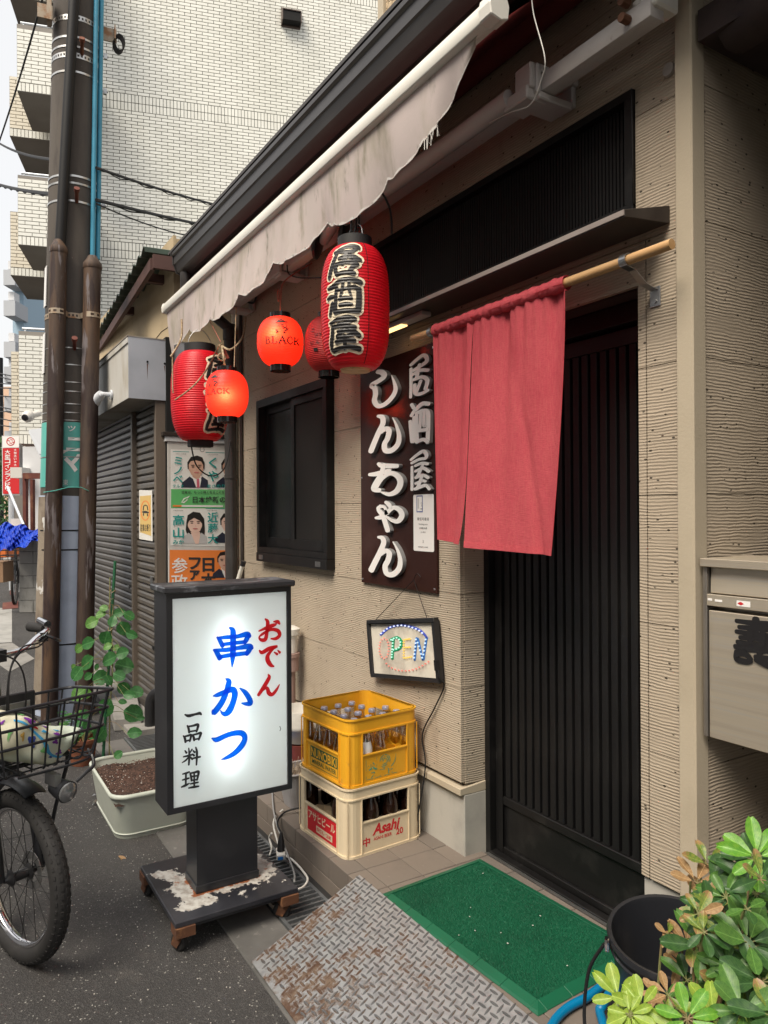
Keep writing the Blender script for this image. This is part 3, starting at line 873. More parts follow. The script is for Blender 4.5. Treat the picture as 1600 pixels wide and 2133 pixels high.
# ================================================================== the ground
g = MB()
g.add([(-400, -60, 0), (60, -60, 0), (60, 400, 0), (-400, 400, 0)], [(0, 1, 2, 3)])
structure(g.build('road', MT['asphalt']))
g = MB()
g.box(-4.9, 1.0, -0.845, -0.66, -0.05, 0.006)
structure(g.build('kerb_strip', MT['concrete_dark'], bevel=0.003))
g = MB()
g.box(-4.9, 1.0, -0.66, -0.43, -0.2, -0.115)
g.box(-4.9, 1.0, -0.455, -0.43, -0.2, 0.006)
structure(g.build('drain_channel', MT['dark_water']))
gr = thing('drain_grate', 'steel bar grating set in the gutter along the tiled step', 'grating', (-3.3, -0.55, 0))
for sy in (-0.652, -0.463):
 g = MB(); g.box(-4.9, -1.5, sy - 0.006, sy + 0.006, -0.03, 0.012); g.build('side_bar', MT['galv'], gr)
bar = None
xx = -4.88
while xx < -2.0:
 if bar is None:
  g = MB(); g.box(xx - 0.0045, xx + 0.0045, -0.646, -0.469, -0.028, 0.011); bar = g.build('grate_bar', MT['galv'], gr)
  b0 = xx
 else:
  place(bar, (xx - b0, 0, 0), gr)
 xx += 0.030
g = MB()
for sy in (-0.60, -0.51):
 g.box(-4.88, -1.5, sy - 0.003, sy + 0.003, -0.02, 0.002)
g.build('cross_rod', MT['galv'], gr)

# ================================================================== tiled step in front of the shop
st = bpy.data.objects.new('entrance_step', None); COL.objects.link(st); structure(st); ORG['entrance_step'] = Vector((0, 0, 0))
g = MB(); g.box(-4.74, -0.4, -0.424, 0.30, -0.1, 0.134); g.build('grout_bed', MT['grout'], st)
shared = {}
def tile_piece(kind, x, y, z, sx, sy, sz, m):
 key = (kind, round(sx, 3), round(sy, 3), round(sz, 3), m)
 if key not in shared:
  q = MB(); q.box(0, sx, 0, sy, 0, sz)
  o = q.build(kind, MT[m], st, bevel=0.0018)
  o.location = (x, y, z); shared[key] = o
 else:
  place(shared[key], (x, y, z), st)
i = 0
x = -4.73
while x < -0.5:
 m = 'step_tile' if RND.random() < 0.6 else 'step_tile_b'
 tile_piece('nosing_tile', x, -0.430, 0.062, 0.146, 0.075, 0.078, m)
 for r_, (y0, d) in enumerate(((-0.352, 0.146), (-0.203, 0.146), (-0.054, 0.146))):
  tile_piece('floor_tile', x, y0, 0.100, 0.146, d, 0.040 + RND.choice((0, .0006, .001)), 'step_tile' if RND.random() < 0.6 else 'step_tile_b')
 if i % 2 == 0:
  tile_piece('riser_tile', x, -0.4285, -0.055, 0.295, 0.02, 0.113, 'step_tile')
 x += 0.1495
 i += 1

# ================================================================== the bar building
shop = thing('bar_building', 'low beige bar with ribbed siding, black lattice door and brown sliding window', 'building', (-3.0, 0.0, 0.0))
ZR = [0.4175 + 0.3555 * k for k in range(8)]
XL, XR = -4.70, -1.2525
HOLES = [(-4.158, -3.242, 1.158, 2.108), (-2.230, -1.400, 0.0, 2.075), (-2.98, -1.405, 2.285, 2.632)]
def cells(x0, x1, z0, z1):
 xs = sorted({x0, x1} | {h[i] for h in HOLES for i in (0, 1) if x0 < h[i] < x1})
 zs = sorted({z0, z1} | {h[i] for h in HOLES for i in (2, 3) if z0 < h[i] < z1})
 for a, b in zip(zs, zs[1:]):
  run = None
  for c, d in zip(xs, xs[1:]):
   mx, mz = (c + d) / 2, (a + b) / 2
   solid = not any(h[0] < mx < h[1] and h[2] < mz < h[3] for h in HOLES)
   if solid:
    run = (run[0], d) if run else (c, d)
   elif run:
    yield run[0], run[1], a, b; run = None
  if run:
   yield run[0], run[1], a, b
for k in range(len(ZR)):
 z0, z1 = ZR[k] + (0.0012 if k else 0), (ZR[k + 1] if k + 1 < len(ZR) else 3.08) - 0.0012
 for (x0, x1) in (((XL, -1.3745), (-1.3705, XR)) if k < 5 else ((XL, XR),)):
  for (a, b, c, d) in cells(x0, x1, z0, z1):
   q = MB(); q.box(a, b, 0.0, 0.018, c, d)
   q.build('siding_panel', MT['siding'], shop)
# return of the wall beside the door, and the wall that runs back past the mailbox
for k in range(6):
 z0, z1 = ZR[k] + (0.0012 if k else -0.008), min(ZR[k + 1] - 0.0012, 2.075)
 if z1 > z0:
  q = MB(); q.box(-2.248, -2.2285, 0.0184, 0.150, z0, z1); q.build('siding_panel', MT['siding'], shop)
for k in range(-1, 8):
 z0 = (ZR[k] if k >= 0 else 0.14) + 0.0012
 z1 = (ZR[k + 1] if k + 1 < 8 else 3.08) - 0.0012
 q = MB(); q.box(-1.222, -1.204, 0.024, 2.6, z0, z1); q.build('siding_panel', MT['siding'], shop)
q = MB()
q.box(XL, -4.15, 0.021, 0.12, 0.0, 3.08); q.box(-4.15, -3.25, 0.07, 0.12, 0.0, 3.08); q.box(-3.25, -2.2485, 0.021, 0.12, 0.0, 3.08)
q.box(-2.2485, -1.38, 0.23, 0.30, 0.0, 3.08); q.box(-1.398, -1.2225, 0.0225, 0.24, 0.0, 3.08); q.box(-2.2485, -1.38, 0.05, 0.23, 2.08, 2.28)
q.box(-2.2485, -1.38, 0.021, 0.23, 2.64, 3.08)
q.box(XL, -4.64, 0.12, 3.0, 0.0, 3.08); q.box(-1.24, -1.2225, 0.24, 2.7, 0.0, 3.08)
q.build('wall', MT['joint'], shop)
q = MB(); q.box(-1.252, -1.2005, -0.034, 0.022, 0.14, 3.08); q.build('corner_trim', MT['trim_stone'], shop, bevel=0.004)
# plinth
q = MB(); q.box(XL, -2.222, 0.008, 0.15, 0.0, 0.372); q.build('plinth', MT['plinth'], shop, bevel=0.003)
q = MB(); q.hexa([(XL, -0.012, 0.372), (-2.222, -0.012, 0.372), (-2.222, 0.15, 0.372), (XL, 0.15, 0.372), (XL, -0.012, 0.398), (-2.222, -0.012, 0.398), (-2.222, 0.15, 0.412), (XL, 0.15, 0.412)])
q.build('plinth_ledge', MT['trim_stone'], shop, bevel=0.002)
q = MB(); q.box(-1.40, -1.254, 0.012, 0.15, 0.0, 0.408); q.build('plinth', MT['plinth'], shop)

# lattice sliding door, set back in its opening
q = MB()
q.box(-2.2265, -2.197, 0.110, 0.215, 0.128, 2.075); q.box(-1.432, -1.402, 0.110, 0.215, 0.128, 2.075)
q.box(-2.197, -1.432, 0.110, 0.215, 2.015, 2.075); q.box(-2.197, -1.432, 0.105, 0.215, 0.128, 0.150)
q.build('door_frame', MT['black_alu'], shop, bevel=0.002)
q = MB(); q.box(-2.20, -1.43, 0.094, 0.104, 0.134, 0.1445); q.build('door_rail', MT['steel'], shop)
door = MB()
door.box(-2.192, -2.150, 0.135, 0.170, 0.152, 2.005); door.box(-1.480, -1.437, 0.135, 0.170, 0.152, 2.005)
door.box(-2.150, -1.480, 0.135, 0.170, 1.955, 2.005); door.box(-2.150, -1.480, 0.135, 0.170, 0.152, 0.176); door.box(-2.150, -1.480, 0.135, 0.170, 0.335, 0.366)
door = door.build('door', MT['black_alu'], shop, bevel=0.002)
q = MB(); q.box(-2.150, -1.480, 0.146, 0.160, 0.176, 0.335); q.build('kick_panel', MT['black_alu'], door)
q = MB(); q.box(-2.150, -1.480, 0.176, 0.180, 0.366, 1.955); q.build('pane', MT['window_glass'], door)
q = MB(); q.box(-2.150, -1.480, 0.166, 0.1755, 1.118, 1.136); q.build('middle_rail', MT['steel'], door)
sl = None
n = 17
for k in range(n):
 cx = -2.150 + (k + 0.5) * 0.670 / n
 if sl is None:
  q = MB(); q.box(cx - 0.0135, cx + 0.0135, 0.142, 0.165, 0.366, 1.955)
  sl = q.build('slat', MT['slat'], door, bevel=0.0015); c0 = cx
 else:
  place(sl, (cx - c0, 0, 0), door)

# louvre over the door
q = MB()
q.box(-2.978, -1.407, -0.012, 0.10, 2.607, 2.632); q.box(-2.978, -1.407, -0.012, 0.10, 2.285, 2.308)
q.box(-2.978, -2.945, -0.012, 0.10, 2.308, 2.607); q.box(-1.436, -1.407, -0.012, 0.10, 2.308, 2.607)
lv = q.build('louvre', MT['black_alu'], shop, bevel=0.002)
q = MB(); q.box(-2.945, -1.436, 0.085, 0.098, 2.308, 2.607); q.build('backing', MT['void'], lv)
sl = None
n = 112
for k in range(n):
 cx = -2.945 + (k + 0.5) * 1.509 / n
 if sl is None:
  q = MB(); q.box(cx - 0.0046, cx + 0.0046, 0.018, 0.040, 2.308, 2.607)
  sl = q.build('slat', MT['slat'], lv); c0 = cx
 else:
  place(sl, (cx - c0, 0, 0), lv)

# canopy over the door: a thin wedge with a pale edge
x0, x1 = -3.02, -1.292
q = MB()
q.hexa([(x0, -0.180, 2.196), (x1, -0.180, 2.196), (x1, -0.001, 2.214), (x0, -0.001, 2.214), (x0, -0.180, 2.214), (x1, -0.180, 2.214), (x1, -0.001, 2.262), (x0, -0.001, 2.262)])
cn = q.build('canopy', MT['brown_metal'], shop, bevel=0.0015)
q = MB(); q.box(x0, x1, -0.1835, -0.1805, 2.199, 2.213); q.build('canopy_edge', mat('canopy_lip', (0.26, 0.22, 0.20), 0.5, layers=[((0.15, 0.12, 0.11), 6, .45, .75, (.3, 1, 1))]), cn)
q = MB(); q.box(-2.60, -2.30, -0.120, -0.075, 2.185, 2.203); q.build('strip_lamp', MT['grey_bar'], cn, bevel=0.003)
q = MB(); q.box(-2.59, -2.455, -0.112, -0.083, 2.180, 2.1845); q.build('lamp_tube', glow('warm_tube', (1.0, 0.55, 0.2), 1.6), cn)

# brown aluminium window
q = MB()
X0, X1, Z0, Z1 = -4.158, -3.242, 1.158, 2.108
q.box(X0, X1, -0.045, 0.06, Z1 - 0.045, Z1); q.box(X0, X1, -0.045, 0.06, Z0 + 0.052, Z0 + 0.085)
q.box(X0, X0 + 0.036, -0.045, 0.06, Z0 + 0.085, Z1 - 0.045); q.box(X1 - 0.036, X1, -0.045, 0.06, Z0 + 0.085, Z1 - 0.045)
q.box(X0, X1, -0.050, 0.0, Z0, Z0 + 0.0515)
wf = q.build('window', MT['black_alu'], shop, bevel=0.002)
for (a, b, y) in ((X0 + 0.036, -3.655, 0.0), (-3.70, X1 - 0.036, -0.028)):
 q = MB()
 za, zb = Z0 + 0.086, Z1 - 0.046
 q.box(a, a + 0.042, y, y + 0.026, za, zb); q.box(b - 0.042, b, y, y + 0.026, za, zb)
 q.box(a + 0.042, b - 0.042, y, y + 0.026, zb - 0.04, zb); q.box(a + 0.042, b - 0.042, y, y + 0.026, za, za + 0.055)
 q.build('sash', MT['black_alu'], wf, bevel=0.0015)
 q = MB(); q.box(a + 0.042, b - 0.042, y + 0.010, y + 0.016, za + 0.055, zb - 0.04)
 q.build('pane', MT['window_glass'] if y == 0.0 else MT['window_screen'], wf)
for cx in (-4.08, -3.33):
 q = MB(); q.box(cx - 0.028, cx + 0.028, -0.0535, -0.0502, Z0 + 0.012, Z0 + 0.038); q.build('drain_cover', MT['steel'], wf)

# eaves: soffit, fascia, gutter, roof
q = MB(); q.box(-4.66, -0.3, -0.27, 0.0, 3.075, 3.095); q.build('soffit', MT['soffit'], shop)
q = MB(); q.box(-4.66, -0.3, -0.300, -0.271, 2.90, 3.10); q.build('fascia', MT['brown_metal'], shop)
q = MB()
prof = [(-0.302, 2.935), (-0.335, 2.925), (-0.385, 2.945), (-0.398, 2.985), (-0.406, 2.99), (-0.406, 3.038), (-0.418, 3.044), (-0.418, 3.062), (-0.408, 3.062), (-0.398, 2.99), (-0.375, 2.956), (-0.335, 2.94), (-0.302, 2.95)]
q.prism([(-4.60, y, z) for y, z in prof], (4.3, 0, 0))
q.build('gutter', MT['gutter'], shop)
q = MB(); q.prism([(-4.612, y, z) for y, z in [(-0.302, 2.93), (-0.335, 2.92), (-0.39, 2.94), (-0.404, 2.984), (-0.412, 2.99), (-0.412, 3.04), (-0.424, 3.045), (-0.424, 3.066), (-0.302, 3.066)]], (0.011, 0, 0)); q.build('gutter_end', MT['gutter'], shop)
q = MB(); q.tube([(-4.54, -0.35, 2.93), (-4.54, -0.35, 2.83), (-4.56, -0.30, 2.76), (-4.585, -0.15, 2.70), (-4.590, -0.06, 2.64)], 0.034, 10); q.build('downpipe_elbow', MT['gutter'], shop, smooth=True)
q = MB(); q.tube([(-4.590, -0.050, 2.66), (-4.590, -0.050, 0.02)], 0.038, 14)
q.lathe([(0.039, 0), (0.045, 0), (0.045, 0.07), (0.039, 0.07)], (-4.590, -0.050, 2.56), 14); q.lathe([(0.039, 0), (0.0425, 0), (0.0425, 0.022), (0.039, 0.022)], (-4.590, -0.050, 1.665), 14)
q.build('downpipe', MT['gutter'], shop, smooth=True)
q = MB(); q.tube([(-4.49, -0.014, 2.74), (-4.49, -0.014, 0.5)], 0.011, 6); q.build('conduit', MT['brown_metal'], shop, smooth=True)
q = MB(); q.hexa([(-4.68, -0.42, 3.07), (-0.3, -0.42, 3.07), (-0.3, 3.0, 3.72), (-4.68, 3.0, 3.72), (-4.68, -0.42, 3.085), (-0.3, -0.42, 3.085), (-0.3, 3.0, 3.78), (-4.68, 3.0, 3.78)]); q.build('roof', MT['roof_sheet'], shop)
# dark eave timbers of the side passage, past the corner
q = MB(); q.box(-1.19, -0.63, -0.02, 2.5, 2.64, 2.72); q.build('passage_ceiling', MT['soffit'], shop)
q = MB(); q.tube([(-1.13, 0.05, 2.665), (-0.9, 0.0, 2.64), (-0.3, -0.05, 2.62)], 0.062, 12); q.build('passage_beam', MT['soffit'], shop, smooth=True)

# ================================================================== awning
aw = thing('awning', 'shop awning rolled most of the way in, with stained torn white valance', 'awning', (-3.1, -0.43, 2.73))
def bar_z(x):
 return 2.722 + 0.0095 * (x + 4.67)
q = MB()
prof = [(-0.030, 0.006), (-0.024, 0.030), (-0.004, 0.038), (0.022, 0.034), (0.030, 0.012), (0.026, -0.018), (0.004, -0.026), (-0.026, -0.020)]
q.prism([(-4.670, -0.43 + a, bar_z(-4.67) + b) for a, b in prof], (3.14, 0, 0.0295))
q.build('front_bar', MT['white_bar'], aw, bevel=0.004, seg=2)
for xe, dx in ((-4.684, 0.013), (-1.530, 0.05)):
 q = MB(); q.prism([(xe, -0.43 + a * 1.14, bar_z(xe) + b * 1.14 + 0.001) for a, b in prof], (dx, 0, 0)); q.build('end_cap', MT['white_bar'], aw, bevel=0.003)
# valance: scalloped, wavy, drawn up and torn at the near end
def val_bottom(x):
 s = abs(math.sin((x + 4.655) * math.pi / 0.43))
 base = 0.205 + 0.025 * math.sin(x * 3.1)
 drop = base + 0.055 * s ** 0.7
 drop *= 1 - 0.45 * smoothstep(-2.2, -1.75, x)
 if x > -1.78:
  drop = 0.125 * max(0.0, 1 - ((x + 1.78) / 0.22)) ** 0.8 + 0.012
 if x < -4.52:
  drop += 0.06 * smoothstep(-4.52, -4.64, x)
 return drop
def valance_pt(u, v):
 x = -4.648 + u * (4.648 - 1.565)
 d = val_bottom(x) + 0.002 * math.sin(x * 61) * v
 amp = 0.008 * v ** 1.2
 y = -0.436 + amp * (math.sin(x * 14.6 + 1.0) + 0.6 * math.sin(x * 33 + v * 2)) + 0.02 * v * v * math.sin(x * 2.3)
 return (x + 0.02 * v * math.sin(x * 9), y, bar_z(x) - 0.024 - d * v)
q = MB(); q.grid(valance_pt, 320, 14); val = q.build('valance', MT['valance'], aw, smooth=True, angle=170)
q = MB()
for i in range(319):
 a, b = Vector(valance_pt(i / 320, 1)), Vector(valance_pt((i + 1) / 320, 1))
 up = Vector((0, 0, 0.006 + 0.004 * math.sin(i * 0.9)))
 q.add([a + Vector((0, -0.002, 0)), b + Vector((0, -0.002, 0)), b + up + Vector((0, -0.002, 0)), a + up + Vector((0, -0.002, 0))], [(0, 1, 2, 3)])
q.build('hem', MT['hem'], aw)
q = MB()
for i in range(12):                                     # frayed threads at the torn end
 x = -1.80 + RND.uniform(-0.05, 0.05); p = Vector(valance_pt((x + 4.648) / 3.083, 1.0))
 q.tube([p + Vector((0, 0, 0.01)), p + Vector((RND.uniform(-.012, .012), RND.uniform(-.01, .01), -RND.uniform(.012, .04)))], 0.0012, 3, cap=False)
q.build('frayed_thread', MT['hem'], aw)
# fabric up to the roller, roller tube, torsion bar and folded arms
q = MB()
q.grid(lambda u, v: (-4.62 + u * 3.10, -0.415 + v * 0.33, 2.735 + v * 0.255 + 0.012 * math.sin(v * math.pi) ), 20, 8)
q.build('fabric', MT['maroon'], aw, smooth=True)
q = MB(); q.tube([(-4.62, -0.085, 2.965), (-1.30, -0.085, 2.975)], 0.042, 14); q.build('roller', MT['maroon'], aw, smooth=True)
q = MB(); q.box(-4.36, -1.232, -0.150, -0.095, 2.688, 2.742); q.build('torsion_bar', MT['grey_bar'], aw, bevel=0.006, seg=2)
def bracket(x):
 b = MB(); b.box(x - 0.045, x + 0.045, -0.165, 0.0, 2.742, 2.765); b.box(x - 0.045, x + 0.045, -0.175, -0.155, 2.675, 2.765)
 b.box(x - 0.045, x + 0.045, -0.165, -0.03, 2.662, 2.685); b.box(x - 0.035, x + 0.035, -0.02, -0.001, 2.68, 2.79)
 return b
for x in (-4.30, -3.55, -1.66):
 bracket(x).build('bracket', MT['grey_bar'], aw, bevel=0.004)
q = MB(); q.box(-1.66 - 0.075, -1.66 + 0.03, -0.20, -0.12, 2.66, 2.70); q.box(-1.69, -1.62, -0.195, -0.175, 2.69, 2.765); q.build('arm_clamp', MT['grey_bar'], aw, bevel=0.004)
q = MB()
q.box(-1.268, -1.218, -0.145, -0.055, 2.715, 2.775); q.box(-1.300, -1.268, -0.14, -0.10, 2.742, 2.765)
q.build('end_bracket', MT['white_bar'], aw, bevel=0.006)
q = MB(); q.lathe([(0.0, 0.0), (0.019, 0), (0.017, 0.008), (0.0, 0.010)], (-1.290, -0.001, 2.625), 14, axis=(0, -1, 0)); q.build('anchor_cap', MT['grey_bar'], aw, smooth=True)
q = MB(); q.tube([(-1.30, -0.152, 2.712), (-1.30, -0.18, 2.712)], 0.012, 8); q.tube([(-1.30, -0.152, 2.755), (-1.30, -0.18, 2.755)], 0.012, 8); q.build('bolt', MT['rust'], aw)
q = MB(); q.tube([(-1.72, -0.185, 2.70), (-2.30, -0.20, 2.685), (-2.86, -0.215, 2.672)], [0.030, 0.030, 0.026], 12); q.build('lower_arm', MT['grey_bar'], aw, smooth=True)
q = MB(); q.tube([(-2.90, -0.225, 2.635), (-2.35, -0.33, 2.705), (-2.02, -0.405, 2.735)], 0.024, 12); q.build('upper_arm', MT['grey_bar'], aw, smooth=True)
for (c, r) in (((-2.94, -0.235, 2.64), 0.075), ((-2.80, -0.175, 2.650), 0.082)):
 q = MB(); q.lathe([(0.0, -0.018), (r * 0.7, -0.016), (r, -0.006), (r, 0.006), (r * 0.7, 0.016), (0, 0.018)], c, 24, axis=(-0.55, -0.75, 0.2)); q.build('elbow_cover', MT['black_plastic'], aw, smooth=True)

# ================================================================== short curtain on its pole
pole = MB(); pole.tube([(-2.362, -0.120, 2.106), (-1.196, -0.120, 2.106)], 0.0135, 14)
pole = pole.build('curtain_pole', MT['wood_pole'], smooth=True)
tag(pole, 'pale wooden dowel that holds up the red door curtain', 'curtain pole')
br = thing('pole_bracket', 'small steel hook bracket screwed beside the door, carrying the wooden dowel', 'bracket', (-1.34, -0.02, 2.03))
q = MB(); q.box(-1.357, -1.323, -0.004, -0.0005, 2.000, 2.055); q.build('plate', MT['steel'], br, bevel=0.001)
q = MB()
pts = [(-1.34, -0.004, 2.045), (-1.34, -0.05, 2.055), (-1.34, -0.095, 2.085)] + [(-1.34, -0.12 - 0.017 * math.cos(a), 2.106 + 0.017 * math.sin(a)) for a in [rad(-60 + 20 * k) for k in range(13)]]
for i in range(len(pts) - 1):
 a, b = Vector(pts[i]), Vector(pts[i + 1]); d = (b - a) / 2; nn = Vector((0, -d.z, d.y)).normalized() * 0.0012
 q.obox((a + b) / 2, (0.011, 0, 0), d * 1.05, nn)
q.build('hook', MT['steel'], br)
q = MB(); q.lathe([(0, 0), (0.006, 0), (0.006, 0.003), (0, 0.003)], (-1.34, -0.004, 2.015), 10, axis=(0, -1, 0)); q.build('screw', MT['steel'], br)
b2 = copy_tree(br, loc=(-2.235, -0.02, 2.03), label='small steel hook bracket at the far end of the dowel, by the brown name board')
for o_ in (br, b2):
 o_['group'] = 'brackets of the curtain pole'

nor = thing('door_curtain', 'plain crimson split curtain hanging over the black lattice door', 'curtain', (-1.9, -0.12, 2.10))
XN0, XN1, XS = -2.212, -1.552, -1.985
def fold(x, v):
 return (0.0085 * math.sin(x * 27 + 0.7) + 0.004 * math.sin(x * 55 + 1.9) + 0.0035 * math.sin(x * 83 + 2) * math.exp(-3 * v) + 0.0035 * math.sin(x * 151) * math.exp(-7 * v)) * (0.30 + 0.70 * math.exp(-1.6 * v)) + 0.012 * v * math.sin(x * 11 + 1.2)
def noren_panel(name, a0, a1, b0, b1, side, nu):
 q = MB()
 def pt(u, v):
  xt = a0 + (a1 - a0) * u
  xb = b0 + (b1 - b0) * u
  t = v
  x = xt + (xb - xt) * t ** ((1.3 + 4.2 * u) if side < 0 else (6.0 - 4.4 * u))
  z = 2.088 - t * (0.757 + 0.010 * side + 0.012 * u)
  y = -0.122 + fold(xt, t) - 0.020 * t + (0.035 * t * t * (u if side < 0 else (1 - u)) * (0.6 if side < 0 else -0.5))
  y += 0.010 * math.exp(-((u - 0.35 - 0.5 * t) / 0.05) ** 2) * t * (1 if side > 0 else 0)
  y += 0.022 * smoothstep(0.70, 0.78, u) * t * (-1 if side < 0 else 0)
  return (x, y, z)
 q.grid(pt, nu, 60)
 pan = q.build(name, MT['noren'], nor, smooth=True, angle=170)
 q = MB(); q.grid(lambda u, v: Vector(pt(u, 1 - 0.026 * v)) + Vector((0, -0.0016, -0.0004)), nu, 2); q.build('hem', MT['noren'], pan, smooth=True, angle=170)
 q = MB(); q.grid(lambda u, v: Vector(pt(1 - 0.022 * u if side > 0 else 0.03 * u, v)) + Vector((0, -0.0013, 0)), 2, 60); q.build('side_hem', MT['noren'], pan, smooth=True, angle=170)
 return pan
noren_panel('cloth_panel', XN0, XS, -2.186, -2.030, -1, 60)
noren_panel('cloth_panel', XS + 0.0005, XN1, -1.980, -1.603, 1, 90)
q = MB()
def sleeve(u, v):
 x = XN0 + (XN1 - XN0) * u
 a = v * 2 * math.pi
 r = 0.0195 + 0.0012 * math.sin(x * 62) + 0.0012 * math.sin(x * 145 + 1) + 0.0008 * math.sin(x * 260 + v * 6)
 return (x, -0.12 + r * math.cos(a), 2.106 + r * math.sin(a) * 1.12 - 0.0005)
q.grid(sleeve, 160, 16); q.build('pole_sleeve', MT['noren'], nor, smooth=True, angle=170)
q = MB()
def skirt(u, v):
 x = XN0 + (XN1 - XN0) * u
 y0 = -0.1405
 return (x, y0 * (1 - v) + (-0.122 + fold(x, 0)) * v - 0.003 * math.sin(v * math.pi), 2.101 - 0.014 * v)
q.grid(skirt, 160, 3); q.build('gathering', MT['noren'], nor, smooth=True, angle=170)
